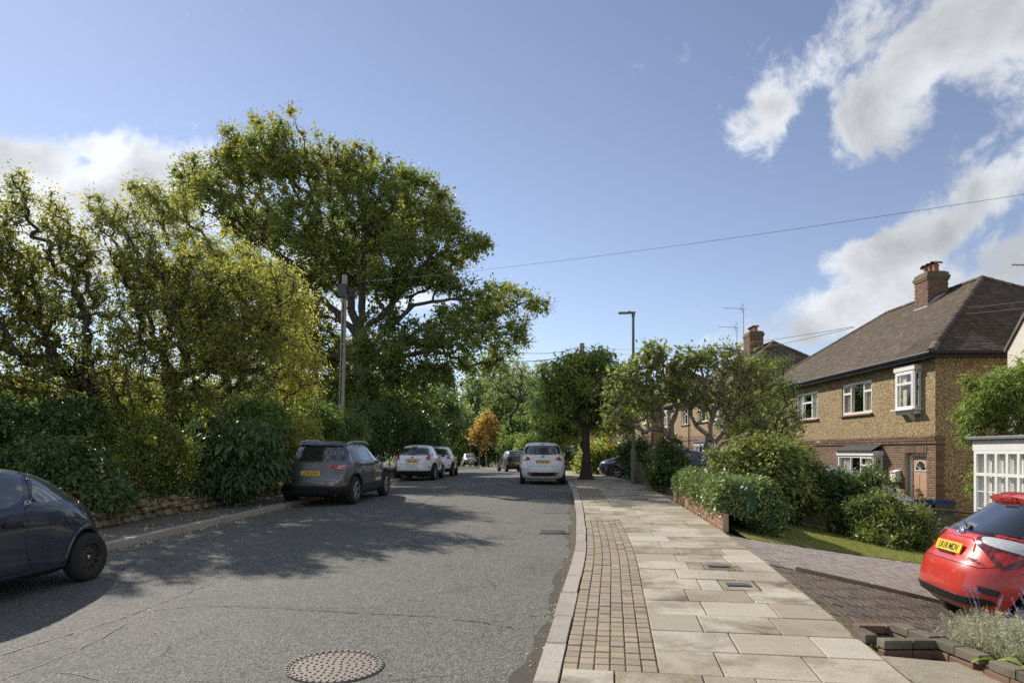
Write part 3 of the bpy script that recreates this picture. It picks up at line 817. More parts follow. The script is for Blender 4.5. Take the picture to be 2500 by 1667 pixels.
# concrete patch at the lower right
strip('concrete_apron', SofY(-6), SofY(5.7), [PW + .0, 2.7, 2.95, 3.2], lambda s, u, y: pav(y) - .006 - .05 * (u - PW), M['concrete'])
# lawn
lawn = strip('lawn', SofY(11.25), SofY(16.4), np.linspace(PW + .28, 8.3, 12), lambda s, u, y: lot(s, u, y) + .006, M['turf'])
def blades(name, n, sr, ur, h, mat, zoff=0.0, parent=None):
    S = rng.uniform(*sr, n); U = rng.uniform(*ur, n); X, Y = K(S, U); Z = lot(S, U, Y) + zoff
    A = rng.uniform(0, 2 * np.pi, n); H = h * rng.uniform(.5, 1.3, n); W = .004 + 0 * H
    lx, ly = np.cos(A) * W, np.sin(A) * W; bx, by = rng.normal(0, .4, n) * H, rng.normal(0, .4, n) * H
    V = np.stack([np.stack([X - lx, Y - ly, Z], -1), np.stack([X + lx, Y + ly, Z], -1), np.stack([X + bx, Y + by, Z + H], -1)], 1).reshape(-1, 3)
    Fq = np.arange(3 * n).reshape(-1, 3)
    o = link(name, mesh_np(name, V, Fq, np.repeat(rng.random(n), 3)), parent, mat); tag(o, kind='stuff'); return o
blades('grass', 90000, (SofY(11.3), SofY(15)), (PW + .28, 7.6), .028, M['l_grass'], .004)

# ================================================================== brick walls
BRK = MB(); BRK.box((0, 0, 0), (.215, .1025, .065), b=.005); brick_me = BRK.mesh('brick')
HB = MB(); HB.box((0, 0, 0), (.1025, .1025, .065), b=.005); half_me = HB.mesh('half_brick')
def brick_run(parent, A, B, z0f, courses, mats, thick=.1025, core='mortar', copings=None, indiv=True, drop=None):
    """a wall of courses from A to B (world x,y); z0f(t) base height"""
    A, B = Vector(A), Vector(B); d = (B - A); L = d.length; d.normalize(); rz = math.atan2(d.y, d.x)
    n = int(L / .225)
    cm = MB()
    for i in range(max(1, n // 4)):
        t0, t1 = i / max(1, n // 4), (i + 1) / max(1, n // 4); tm = (t0 + t1) / 2
        p = A + d * (L * tm); z0 = z0f(tm)
        cm.box((p.x, p.y, z0 + courses * .0375 - .02), (L * (t1 - t0), thick - .014, courses * .075 + .02), rz)
    cm.build('mortar_core', M[core], parent)
    for c in range(courses):
        off = (c % 2) * .1125
        for i in range(n + 1):
            x = i * .225 + .1125 - off; me = brick_me
            if x - .11 < 0: x = .054; me = half_me
            if x + .11 > L:
                if x + .0 > L - .02: continue
                x = L - .054; me = half_me
            t = x / L; p = A + d * x; z = z0f(t) + c * .075 + .0375
            if drop and drop(t, c): continue
            o = link('brick', me, parent); 
            if not me.materials: me.materials.append(mats)
            o.material_slots[0].link = 'OBJECT'; o.material_slots[0].material = mats
            o.location = (p.x, p.y, z); o.rotation_euler = (0, rnd.uniform(-.01, .01), rz + rnd.uniform(-.012, .012))
            o.scale = (1, thick / .1025, 1)
def kp(Y, u):
    x, y = K(SofY(Y), u); return (float(x), float(y))
# low wall under the clipped hedge
A, B = kp(12.0, PW + .10), kp(17.6, PW + .10)
wl = thing('low_brick_wall', 'low red brick wall carrying the clipped ivy hedge beside the pavement', 'wall')
brick_run(wl, A, B, lambda t: float(pav(12 + 5.6 * t)) - .03, 4, M['brick_red'])
# garden wall with pier at the lamp post
wl = thing('garden_wall', 'red brick garden wall with a capped pier behind the lamp post', 'wall')
A, B = kp(22.0, PW + .2), kp(24.4, PW + .2)
brick_run(wl, A, B, lambda t: float(pav(22)) - .02, 7, M['brick_red'])
px_, py_ = kp(21.75, PW + .2); z0 = float(pav(21.8)) - .02
brick_run(wl, (px_ - .11, py_ - .17), (px_ - .11, py_ + .16), lambda t: z0, 10, M['brick_red'])
brick_run(wl, (px_ + .11, py_ - .17), (px_ + .11, py_ + .16), lambda t: z0, 10, M['brick_red'])
brick_run(wl, (px_ - .16, py_ - .16), (px_ + .16, py_ - .16), lambda t: z0, 10, M['brick_red'])
mb = MB(); mb.box((px_, py_, z0 + .775), (.42, .44, .05), heading(21), b=.012); mb.box((px_, py_, z0 + .815), (.3, .32, .03), heading(21), b=.012); mb.build('cap', M['concrete'], wl)
wl = thing('far_garden_wall', 'pale brown low garden wall beyond the street tree', 'wall')
A, B = kp(34, PW + .2), kp(43, PW + .2)
mb = MB(); d = Vector(B) - Vector(A); mb.box(((A[0] + B[0]) / 2, (A[1] + B[1]) / 2, float(pav(38)) + .32), (d.length, .22, .75), math.atan2(d.y, d.x), b=.01); mb.build('wall_body', M['brick_red'], wl)
mb = MB(); mb.box(((A[0] + B[0]) / 2, (A[1] + B[1]) / 2, float(pav(38)) + .72), (d.length, .27, .05), math.atan2(d.y, d.x), b=.01); mb.build('coping', M['concrete'], wl)
wl = thing('timber_side_fence', 'dark brown boarded fence end by the parked blue car', 'fence')
for q in range(16):
    x, y = kp(36.2, PW + .15 + q * .16); b = MB(); b.box((x, y, float(lot(0, PW + q * .16, 36)) + .45), (.15, .025, .95 + .1 * (q % 2 == 0)), .05); b.build('board', M['fencewood'], wl)
wl = thing('timber_front_fence', 'weathered board fence below the dark shrub left of the lamp post', 'fence')
for q in range(14):
    x, y = kp(24.6 + q * .16, PW + .15); b = MB(); b.box((x, y, float(pav(25)) + .38), (.025, .15, .8), heading(26)); b.build('board', M['fencewood'], wl)

# planter walls at the lower right
pl = thing('planter_wall', 'low mossy brick planter wall with stepped corner at the drive mouth', 'wall')
def course(pts, z, me, mat, step=.225, off=0.0):
    for (a, b) in zip(pts[:-1], pts[1:]):
        a, b = Vector(a), Vector(b); d = b - a; L = d.length; d.normalize(); rz = math.atan2(d.y, d.x); x = .1125 + off
        while x < L + .02:
            p = a + d * x
            o = link('brick', me, pl); o.material_slots[0].link = 'OBJECT'; o.material_slots[0].material = mat
            o.location = (p.x, p.y, z + .0375 + rnd.uniform(-.004, .004)); o.rotation_euler = (rnd.uniform(-.02, .02), rnd.uniform(-.02, .02), rz + rnd.uniform(-.03, .03)); x += step
def g2(px, py, h=0.0, zz=.10):
    """point at height zz seen at a photograph pixel"""
    Y = (EYE - zz) * F / (py - HY); return ((px - CX) * Y / F, Y)
E0 = g2(2168, 1560, zz=.15); E1 = g2(2330, 1600); E2 = g2(2460, 1720, zz=.1)
main = [(3.13, 5.42), (3.28, 5.12), (3.42, 4.85), (3.52, 4.45), (3.60, 4.0), (3.66, 3.4)]
z0 = .035
for k_, mt in ((0, 'brick_worn'), (1, 'brick_old')):
    zz_ = z0 + .077 * k_
    course([(3.17, 5.72), (3.235, 5.25), (3.30, 4.72), (3.36, 4.1), (3.40, 3.3)], zz_, brick_me, M[mt], off=.05 * k_)
    course([(2.80, 5.20), (3.15, 5.20)], zz_ - .005, brick_me, M[mt])
    course([(2.79, 5.52), (2.79, 5.27)], zz_ - .005, brick_me, M[mt])
course([(2.88, 5.72), (3.2, 5.71)], z0 + .05, brick_me, M['brick_worn'])
course([(2.88, 5.72), (3.2, 5.71), (3.9, 5.70), (4.9, 5.66)], z0 - .03, brick_me, M['brick_old'])
bed = MB(); poly = [(3.24, 5.62), (3.30, 5.2), (3.37, 4.7), (3.42, 4.1), (3.46, 3.0), (9, 3.0), (9, 5.6), (4.6, 5.62)]
bed.prism(poly, -1.2, .06, 'Z'); o = bed.build('planter_soil', M['soil']); tag(o, kind='structure')

# rubble retaining wall at the left
rw = thing('rubble_wall', 'low rubble stone retaining wall behind the left pavement', 'wall')
STN = []
for q in range(6):
    b = bmesh.new(); bmesh.ops.create_icosphere(b, subdivisions=1, radius=.5)
    for v in b.verts: v.co = Vector((v.co.x * rnd.uniform(.85, 1.15), v.co.y * rnd.uniform(.8, 1.1), v.co.z * rnd.uniform(.85, 1.1)))
    me = bpy.data.meshes.new('stone'); b.to_mesh(me); b.free(); me.materials.append(M['rubble']); STN.append(me)
core = strip('x', SofY(9.2), SofY(40), [-8.55, -8.42], lambda s, u, y: ZR(y) + .05 + (u < -8.5) * .24, M['mortar'], .5, parent=rw); core.name = 'core'
s = SofY(9.4); cnt = 0
while s < SofY(30) and cnt < 300:
    big = 1.0
    for lv in range(2 if rnd.random() < .75 else 3):
        w_, h_ = rnd.uniform(.16, .34), rnd.uniform(.10, .19)
        x, y = K(s + rnd.uniform(-.05, .05), -8.42 + rnd.uniform(-.03, .03) - lv * .03)
        o = link('stone', rnd.choice(STN), rw); o.location = (float(x), float(y), float(ZR(y)) + .10 + h_ * .4 + lv * .13)
        o.scale = (.2, w_ * 1.15, h_ * 1.1); o.rotation_euler = (rnd.uniform(-.2, .2), rnd.uniform(-.1, .1), heading(s) + rnd.uniform(-.2, .2)); cnt += 1
    s += .215

# ================================================================== houses
def wall_holes(mb, x0, x1, z0, z1, y0, y1, holes, m=0):
    """wall in the local xz plane between y0 and y1, with rectangular holes (x0,x1,z0,z1)"""
    zs = sorted({z0, z1, *[h[2] for h in holes], *[h[3] for h in holes]}); zs = [z for z in zs if z0 <= z <= z1]
    for a, b in zip(zs[:-1], zs[1:]):
        hs = sorted([(max(h[0], x0), min(h[1], x1)) for h in holes if h[2] < b - 1e-6 and h[3] > a + 1e-6])
        x = x0
        for p, q in hs + [(x1, x1)]:
            if p - x > 1e-4: mb.box(((x + p) / 2, (y0 + y1) / 2, (a + b) / 2), (p - x, y1 - y0, b - a), m=m)
            x = max(x, q)
def window(parent, cx, cz, w, h, y, lights, curtain=True, name='window', fr=.055, frm=None, cur='curtain', depth=.07, vents=()):
    """window in the local xz plane, outside towards +y. lights: (width share, transom share from the top or 0)"""
    frm = frm or M['white']
    f = MB(); x0, x1, z0, z1 = cx - w / 2, cx + w / 2, cz - h / 2, cz + h / 2
    f.box((cx, y, z0 + fr / 2), (w, depth, fr), b=.006); f.box((cx, y, z1 - fr / 2), (w, depth, fr), b=.006)
    f.box((x0 + fr / 2, y, cz), (fr, depth, h - 2 * fr), b=.006); f.box((x1 - fr / 2, y, cz), (fr, depth, h - 2 * fr), b=.006)
    win = f.build(name, frm, parent)
    tot = sum(l[0] for l in lights); x = x0 + fr; W = w - 2 * fr
    for i, l in enumerate(lights):
        xw = W * l[0] / tot; a, b_ = x, x + xw; x = b_
        sub = [(z0 + fr, z1 - fr)]
        if l[1]: zt = z1 - fr - (h - 2 * fr) * l[1]; sub = [(z0 + fr, zt), (zt, z1 - fr)]
        bars = l[2] if len(l) > 2 else 0
        for j, (p, q) in enumerate(sub):
            sash = MB(); t = .038 if l[1] or bars else .02; yy = y + .012
            sash.box(((a + b_) / 2, yy, p + t / 2), (b_ - a, depth * .8, t), b=.004); sash.box(((a + b_) / 2, yy, q - t / 2), (b_ - a, depth * .8, t), b=.004)
            sash.box((a + t / 2, yy, (p + q) / 2), (t, depth * .8, q - p - 2 * t), b=.004); sash.box((b_ - t / 2, yy, (p + q) / 2), (t, depth * .8, q - p - 2 * t), b=.004)
            if bars and j == 0:
                for k in range(1, bars + 1):
                    zb = p + (q - p) * k / (bars + 1); sash.box(((a + b_) / 2, yy, zb), (b_ - a - 2 * t, .03, .022), b=.003)
            sash.build('sash', frm, win)
            g = MB(); xa, xb, za, zb_ = a + t - .004, b_ - t + .004, p + t - .004, q - t + .004; g.add([(xa, y, za), (xb, y, za), (xb, y, zb_), (xa, y, zb_)], [(0, 1, 2, 3)]); g.build('pane', M['pane'], win)
    if curtain:
        for side in (0, 1):
            vs, fs = [], []; n = 40; cw = W * (.30 if curtain == 1 else .5)
            for i in range(n + 1):
                xx = (x0 + fr + cw * i / n) if side == 0 else (x1 - fr - cw * i / n)
                yy = y - .085 + .022 * math.sin(i * 1.15) + .012 * math.sin(i * .43 + side)
                vs += [(xx, yy, z0 + .01), (xx, yy, z1 - .01)]
            for i in range(n): fs.append((2 * i, 2 * i + 2, 2 * i + 3, 2 * i + 1))
            c = MB(); c.add(vs, fs); c.build('curtain', M[cur], win, 80)
    return win
def tiles(parent, O, U, V, hmax, lim, w=.165, g=.1, n_near=0, near=None, mat=None, name='roof_tiles'):
    """plain tiles: O origin at the eave, U along it, V up the slope. lim(t) -> (u0, u1)"""
    O, U, V = Vector(O), Vector(U).normalized(), Vector(V).normalized(); N = U.cross(V).normalized()
    if N.z < 0: N = -N
    rows = []; t = -.02; k = 0
    while t < hmax:
        a, b = lim(t); u = a - (k % 2) * w / 2
        while u < b - .02:
            p, q = max(u, a), min(u + w - .004, b)
            if q - p > .02: rows.append((p, q, t))
            u += w
        t += g; k += 1
    A = np.array(rows)
    nt_ = len(A); jz = rng.uniform(-.0025, .0045, nt_); jt = rng.uniform(-.004, .004, nt_)
    Ov, Uv, Vv, Nv = (np.array(v) for v in (O, U, V, N))
    def pt(u, t, h): return Ov + u[:, None] * Uv + t[:, None] * Vv + h[:, None] * Nv
    f = A[:, 2] + jt; bk = A[:, 2] + g * 1.25
    P8 = [pt(A[:, 0], f, .020 + jz), pt(A[:, 1], f, .020 + jz + rng.uniform(-.003, .003, nt_)), pt(A[:, 1], bk, .004 + jz), pt(A[:, 0], bk, .004 + jz),
          pt(A[:, 0], f, 0 * f + .004), pt(A[:, 1], f, 0 * f + .004)]
    order = np.arange(nt_)
    if n_near and near is not None:
        c = P8[0]; d = ((c - np.array(near)) ** 2).sum(1); order = np.argsort(d)
    ind = order[:n_near]; rest = order[n_near:]
    V_ = np.stack([p[rest] for p in P8], 1).reshape(-1, 3); n = len(rest); b0 = np.arange(n)[:, None] * 6
    Fq = np.concatenate([b0 + np.array([[0, 1, 2, 3]]), b0 + np.array([[4, 5, 1, 0]])], 0)
    mat = mat or M['tile']
    o = link(name, mesh_np(name, V_, Fq, np.repeat(rng.random(n), 6)), parent, mat); o['kind'] = 'stuff'
    for i in ind:
        vs = [P8[k][i] for k in range(6)]; o0 = vs[0]
        me = bpy.data.meshes.new('roof_tile'); me.from_pydata([tuple(v - o0) for v in vs], [], [(0, 1, 2, 3), (4, 5, 1, 0)])
        t_ = link('roof_tile', me, parent, mat); t_.location = o0
def ridge(mb, a, b, r=.11, step=.33):
    a, b = Vector(a), Vector(b); d = b - a; L = d.length; d.normalize(); q = d.to_track_quat('Y', 'Z'); n = max(1, round(L / step))
    for i in range(n):
        p0, p1 = a + d * (L * i / n), a + d * (L * (i + 1.06) / n); vs = []
        for p, rr in ((p0, r * 1.08), (p1, r * .97)):
            for k in range(7):
                t = math.pi * k / 6; vs.append(p + q @ Vector((math.cos(t) * rr, 0, math.sin(t) * rr * .85)))
        mb.tv = rnd.random()
        mb.add(vs, [(k, k + 1, 8 + k, 7 + k) for k in range(6)] + [tuple(range(7))])
def aerial(parent_loc, h, label, boom=1.4, rz=0., xmast=True):
    t = thing('tv_aerial', label, 'aerial', parent_loc, rz)
    m = MB(); m.bar((0, 0, 0), (0, 0, h), .02); m.build('mast', M['postlight'], t)
    m = MB(); m.bar((.12, 0, h - .04), (-boom, 0, h + .02), .014, n=6)
    for i in range(11): x = -.15 - i * (boom - .2) / 10; m.bar((x, -.10, h), (x, .10, h), .006, n=4)
    for s_ in (-1, 1): m.bar((-.1, 0, h), (-.02 + .14 * (s_ > 0) - .1, 0, h + s_ * .35), .009, n=4); m.bar((-.2, .0, h), (.0, 0, h + s_ * .3), .009, n=4)
    m.build('antenna', M['postlight'], t); return t
def chimney(parent, x, y, z0, z1, wx, wy, pots, mats=('brick', 'sooty'), bricks=True):
    ch = MB(); ch.box((x, y, (z0 + z1) / 2), (wx - .02, wy - .02, z1 - z0)); c = ch.build('chimney', M['mortar'], parent)
    b = MB(); k = 0; z = z0
    while z < z1 - .3:
        for (ax, L, oth) in ((0, wx, wy), (1, wy, wx)):
            n = int(L / .225 + .5)
            for s_ in (-1, 1):
                for i in range(n):
                    off = -L / 2 + (i + .5) * L / n + (.05 if k % 2 else -.05)
                    ln = L / n - .012
                    lo, hi = max(off - ln / 2, -L / 2), min(off + ln / 2, L / 2)
                    b.tv = rnd.random()
                    cx, cy = ((lo + hi) / 2, s_ * (oth / 2 - .01)) if ax == 0 else (s_ * (oth / 2 - .01), (lo + hi) / 2)
                    b.box((x + cx, y + cy, z + .0375), ((hi - lo, .02, .064) if ax == 0 else (.02, hi - lo, .064)))
        z += .075; k += 1
    o = b.build('brickwork', M[mats[0]], c); o['kind'] = 'stuff'
    b = MB(); b.box((x, y, z1 - .26), (wx + .06, wy + .06, .08), b=.01); b.box((x, y, z1 - .17), (wx + .1, wy + .1, .11), b=.012); b.box((x, y, z1 - .06), (wx + .02, wy + .02, .12), b=.02)
    b.box((x, y, z1 + .02), (wx - .12, wy - .12, .06), b=.02); b.build('cap', M[mats[1]], c)
    for i in range(pots):
        yy = y; xx = x - wx / 2 + wx * (i + .5) / pots
        p = MB(); p.lathe([(.11, 0), (.10, .2), (.125, .21), (.125, .25), (.10, .26), (.09, .1)], 14, c=(xx, yy, z1 + .03), caps=False); p.build('chimney_pot', M['terracotta'], c, 50)
        p = MB(); vs = []
        for yy2 in (-.17, .17):
            for k in range(9):
                t = math.pi * k / 8; vs.append((xx + math.cos(t) * .17, yy + yy2, z1 + .30 + math.sin(t) * .12))
        p.add(vs, [(k, k + 1, 10 + k, 9 + k) for k in range(8)])
        p.bar((xx - .1, yy, z1 + .27), (xx - .1, yy, z1 + .36), .012); p.bar((xx + .1, yy, z1 + .27), (xx + .1, yy, z1 + .36), .012)
        p.build('cowl', M['sooty'], c, 50)
    return c
def semi_house(loc, rz, label, L=15.0, D=8.8, detail=2, ridge_h=3.32, near_is_start=True, eave=4.98):
    """local: x along the street front (away from the camera), +y out to the street, z up, origin at the near front corner on the ground"""
    T = thing('semi_detached_house', label, 'house', loc, rz)
    OH = .32; zb = 2.62; hd = D / 2
    holes_u = [(.74, 1.72, 3.5, 4.68), (3.52, 5.66, 3.5, 4.64), (7.68, 9.82, 3.46, 4.62), (13.28, 14.26, 3.5, 4.68)]
    holes_g = [(.43, 1.56, -.4, 2.1), (2.85, 5.32, .95, 2.08), (9.7, 12.15, .95, 2.08), (13.44, 14.57, -.4, 2.1)]
    m = MB(); wall_holes(m, 0, L, zb, eave, -.25, 0, holes_u)
    m.box((.125, -D / 2, (zb + eave) / 2), (.25, D - .5, eave - zb)); m.box((L - .125, -D / 2, (zb + eave) / 2), (.25, D - .5, eave - zb)); m.box((L / 2, -D + .125, (zb + eave) / 2 - .6), (L, .25, eave - zb + 1.2))
    m.box((.123, -D / 2, (zb - 1.2) / 2 + 0), (.246, D - .5, zb + 1.2 - .01))   # pebbledash carries on down the side
    m.build('upper_wall', M['pebble'], T)
    m = MB(); wall_holes(m, 0.004, L, -1.2, zb, -.25, -.012, holes_g); m.box((L - .125, -D / 2, .7), (.25, D - .5, zb + 1.2)); m.build('ground_floor_wall', M['mortar'] if detail > 1 else M['brick'], T)
    m = MB(); m.box((L / 2, -D / 2, 2.5), (L - .6, D - .6, .1)); m.box((L / 2, -3.2, 1), (L - .6, .05, 4)); m.box((L / 2, -3.2, 4), (L - .6, .05, 2.2)); m.build('interior', M['dark'], T)
    # brickwork
    if detail > 1:
        items = []
        for c in range(-12, 35):
            z = c * .075
            if z + .065 > zb: break
            x = -(c % 2) * .1125
            while x < L:
                a, b = max(x, 0), min(x + .215, L); x += .225
                parts_ = [(a, b)]
                for h in holes_g:
                    if h[2] < z + .06 and h[3] > z + .005 or (h[0] in (.43, 13.44) and z > 2.0 and z < 2.3):
                        new = []
                        for p, q in parts_:
                            if q <= h[0] or p >= h[1]: new.append((p, q)); continue
                            if p < h[0]: new.append((p, h[0]))
                            if q > h[1]: new.append((h[1], q))
                        parts_ = new
                for p, q in parts_:
                    if q - p > .03: items.append((p, q, z))
        items.sort(key=lambda t: (t[0] / 6.0) + (abs(t[2] - 1.4) * .6))
        far = MB()
        protr = lambda z: .022 if z > 2.40 else 0
        for i, (p, q, z) in enumerate(items):
            if z < .35 and p > 2.6: pass
            if i < 270:
                me = brick_me; o = link('brick', me, T); o.material_slots[0].link = 'OBJECT'; o.material_slots[0].material = M['brick']
                o.location = ((p + q) / 2, -.05 + protr(z) + .0, z + .0325); o.scale = ((q - p - .006) / .215, .1 / .1025, .90)
            else:
                far.tv = rnd.random(); far.box(((p + q) / 2, -.004 + protr(z) - .01, z + .0325), (q - p - .006, .026 + 0, .058))
        o = far.build('brickwork', M['brick'], T); o['kind'] = 'stuff'
        q = MB()   # quoins on the side wall
        for c in range(-12, 35):
            z = c * .075; ln = .30 if c % 2 else .235; q.tv = rnd.random()
            if z + .065 < zb: q.box((-.006, -ln / 2, z + .0325), (.018, ln, .065))
        o = q.build('quoin_bricks', M['brick'], T); o['kind'] = 'stuff'
        q = MB()   # soldier course above the door
        for i in range(15): q.tv = rnd.random(); q.box((.43 - .02 + .0375 + i * .078, -.0, 2.215), (.066, .03, .215))
        o = q.build('soldier_course', M['brick'], T); o['kind'] = 'stuff'
    m = MB(); m.box((L / 2, .018, 2.385), (L, .03, .012)); m.build('string_course_joint', M['black'], T)
    # roof: closed underlay, tiles, ridges
    ex0, ex1, ey0, ey1 = -OH, L + OH, -D - OH, OH
    zr = eave + .05; rx0, rx1 = hd, L - hd; zt = zr + ridge_h
    m = MB(); m.add([(ex0, ey1, zr), (ex1, ey1, zr), (ex1, ey0, zr), (ex0, ey0, zr), (rx0, -hd, zt), (rx1, -hd, zt)], [(0, 1, 5, 4), (1, 2, 5), (2, 3, 4, 5), (3, 0, 4), (3, 2, 1, 0)])
    m.build('roof', M['tile'], T)
    run = hd + OH; sl_ = math.hypot(run, ridge_h); V1 = Vector((0, -run, ridge_h))
    w_, g_ = (.165, .1) if detail > 1 else (.25, .16)
    wp = Vector((L, 0, 0))
    tiles(T, (ex0, ey1, zr + .004), (1, 0, 0), V1, sl_ - .02, lambda t: (max(0, t / sl_ * run) + .0, (ex1 - ex0) - max(0, t / sl_ * run)), w_, g_, 150 if detail > 1 else 0, (.0, .2, zr))
    run2 = hd + OH; sl2 = math.hypot(rx0 - ex0, ridge_h)
    tiles(T, (ex0, ey1, zr + .004), (0, -1, 0), Vector((rx0 - ex0, 0, ridge_h)), sl2 - .02, lambda t: (max(0, t / sl2 * run), (ey1 - ey0) - max(0, t / sl2 * run)), w_, g_, 150 if detail > 1 else 0, (.0, .0, zr), name='hip_tiles')
    r = MB(); ridge(r, (ex0, ey1, zr + .01), (rx0, -hd, zt - .01), .12); ridge(r, (ex1, ey1, zr - .01), (rx1, -hd, zt - .02), .11); ridge(r, (rx0, -hd, zt - .01), (rx1, -hd, zt - .01), .11); ridge(r, (ex0, ey0, zr - .02), (rx0, -hd, zt - .02), .12)
    r.build('ridge_tiles', M['tile'], T, 60)
    m = MB(); m.box((L / 2, OH - .02, zr - .08), (L + 2 * OH, .025, .16)); m.box((-OH + .02, -D / 2, zr - .08), (.025, D + 2 * OH - .05, .16)); m.box((L / 2, OH / 2, zr - .14), (L, OH - .04, .02)); m.box((-OH / 2, -D / 2, zr - .14), (OH - .04, D, .02)); m.build('fascia', M['black'], T)
    m = MB(); m.bar((-OH - .05, OH + .05, zr - .02), (L + OH, OH + .05, zr - .02), .055, n=10); m.bar((-OH - .05, OH + .05, zr - .02), (-OH - .05, -D, zr - .02), .055, n=10); m.build('gutter', M['black'], T, 40)
    if detail < 2: m = MB(); m.bar((L / 2 + .1, .07, -.5), (L / 2 + .1, .07, zr - .3), .036, n=8); m.build('downpipe', M['black'], T, 40)
    # windows
    window(T, 4.59, 4.07, 2.14, 1.14, -.07, [(.27, .30), (.44, 0), (.29, .30)], cur='curtain2')
    window(T, 8.75, 4.04, 2.14, 1.16, -.07, [(.27, 0), (.44, .35), (.29, 0)])
    for x in (4.59, 8.75):
        s_ = MB(); s_.box((x, .03, 3.455), (2.3, .12, .06), b=.008); s_.build('sill', M['brick_red'], T)
    def oriel(cx):
        o = MB(); z0, z1, d = 3.46, 4.62, .20
        o.box((cx, d / 2, z1 + .10), (1.12, d + .06, .16), b=.01); o.box((cx, d / 2 + .04, z0 - .02), (1.22, d + .16, .045), b=.008); o.box((cx, d / 2 - .02, z0 - .10), (1.02, d + .02, .12), b=.02)
        for sx in (-1, 1):
            o.box((cx + sx * .49, .03, (z0 + z1) / 2), (.05, .06, z1 - z0)); o.box((cx + sx * .49, d - .03, (z0 + z1) / 2), (.06, .06, z1 - z0)); o.box((cx + sx * .49, d / 2, z1 - .04), (.05, d - .1, .08)); o.box((cx + sx * .49, d / 2, z0 + .04), (.05, d - .1, .08))
        ori = o.build('oriel', M['whitewood'], T)
        b = MB(); b.prism([(0, -.16 + z0), (.26, -.12 + z0), (.0, z0 - .40)], cx - .2, cx - .14, 'X'); b.build('bracket', M['whitewood'], ori)
        for sx in (-1, 1): g = MB(); g.box((cx + sx * .49, d / 2, (z0 + z1) / 2), (.006, d - .12, z1 - z0 - .16)); g.build('side_pane', M['pane'], ori)
        window(ori, cx, (z0 + z1) / 2, .92, z1 - z0, d - .02, [(1, .30)], curtain=0)
        c = MB(); c.box((cx + .2, .1, (z0 + z1) / 2), (.28, .01, 1.0)); c.build('curtain', M['curtain2'], ori)
    oriel(1.22); oriel(13.77)
    def bay(cx, sgn):
        w_, d = 2.5, .30
        b = MB(); b.box((cx, d / 2 - .01, .38), (w_ - .06, d, 1.02)); bb = b.build('bay', M['brick'], T)
        b = MB(); b.box((cx, d / 2, .925), (w_ + .06, d + .06, .06), b=.008); b.box((cx, d / 2, 2.09), (w_ + .1, d + .1, .17), b=.01)
        for sx in (-1, 1): b.box((cx + sx * (w_ / 2 - .05), .03, 1.48), (.1, .06, 1.05)); b.box((cx + sx * (w_ / 2 - .03), d / 2, 1.0), (.05, d - .1, .08)); b.box((cx + sx * (w_ / 2 - .03), d / 2, 1.97), (.05, d - .1, .08))
        b.build('bay_frame', M['whitewood'], bb)
        for sx in (-1, 1): g = MB(); g.box((cx + sx * (w_ / 2 - .04), d / 2, 1.48), (.006, d - .1, .95)); g.build('side_pane', M['pane'], bb)
        window(bb, cx, 1.48, w_ - .02, 1.06, d - .03, [(.36, .3), (.30, 0), (.40, 0)] if sgn > 0 else [(.4, 0), (.3, 0), (.36, .3)], curtain=1)
        c = MB(); c.add([(cx - w_ / 2 - .08, d + .12, 2.17), (cx + w_ / 2 + .08, d + .12, 2.17), (cx + w_ / 2 - .05, .0, 2.37), (cx - w_ / 2 + .05, .0, 2.37), (cx - w_ / 2 - .08, d + .12, 2.20), (cx + w_ / 2 + .08, d + .12, 2.20), (cx + w_ / 2 - .05, .0, 2.40), (cx - w_ / 2 + .05, .0, 2.40)],
              [(0, 1, 2, 3), (4, 5, 6, 7), (0, 1, 5, 4), (1, 2, 6, 5), (3, 0, 4, 7)]); c.build('canopy', M['slate'], bb)
    bay(4.08, 1); bay(10.92, -1)
    # front doors in their recesses
    for (x0, x1) in ((.43, 1.56), (13.44, 14.57)):
        r_ = MB(); yb = -.20
        r_.box((x0 - .03, yb / 2 - .1, .85), (.06, -yb - .1, 2.5)); r_.box((x1 + .03, yb / 2 - .1, .85), (.06, -yb - .1, 2.5)); r_.box(((x0 + x1) / 2, yb / 2 - .1, 2.13), (x1 - x0, -yb - .1, .06)); r_.box(((x0 + x1) / 2, yb / 2, -.06), (x1 - x0, -yb + .1, .12))
        r_.build('porch_recess', M['brick'], T)
        d = MB(); cx = (x0 + x1) / 2; w_ = .86
        d.box((cx, yb, 1.0), (w_, .045, 2.0), b=.006); dr = d.build('front_door', M['doorwood'], T)
        f = MB(); 
        for sx in (-1, 1): f.box((cx + sx * (w_ / 2 + .045), yb + .02, 1.03), (.09, .1, 2.06))
        f.box((cx, yb + .02, 2.05), (w_, .1, .08)); f.build('door_frame', M['white'], dr)
        for sx in (-1, 1):
            for (z0, z1) in ((.15, .70), (.95, 1.45)):
                q = MB(); q.box((cx + sx * .19, yb + .026, (z0 + z1) / 2), (.25, .012, z1 - z0), b=.005); q.build('door_panel', M['doorwood'], dr)
        vs = [(cx, yb + .03, 1.58)]; n = 12
        for i in range(n + 1): t = math.pi * i / n; vs.append((cx + .27 * math.cos(t), yb + .03, 1.58 + .29 * math.sin(t)))
        q = MB(); q.add(vs, [(0, i + 1, i + 2) for i in range(n)]); q.build('fanlight', M['blackgloss'], dr)
        q = MB(); q.box((cx, yb + .036, 1.57), (.60, .02, .03))
        for i in range(n): q.bar(vs[i + 1], vs[i + 2], .014, n=5)
        for i in (2, 4, 6, 8, 10): q.bar((cx, yb + .036, 1.59), (vs[i + 1][0], yb + .036, vs[i + 1][2]), .007, n=4)
        q.build('fanlight_bars', M['whitewood'], dr)
        q = MB(); q.box((cx, yb + .03, .83), (.27, .015, .075), b=.004); q.build('letterbox', M['brass'], dr)
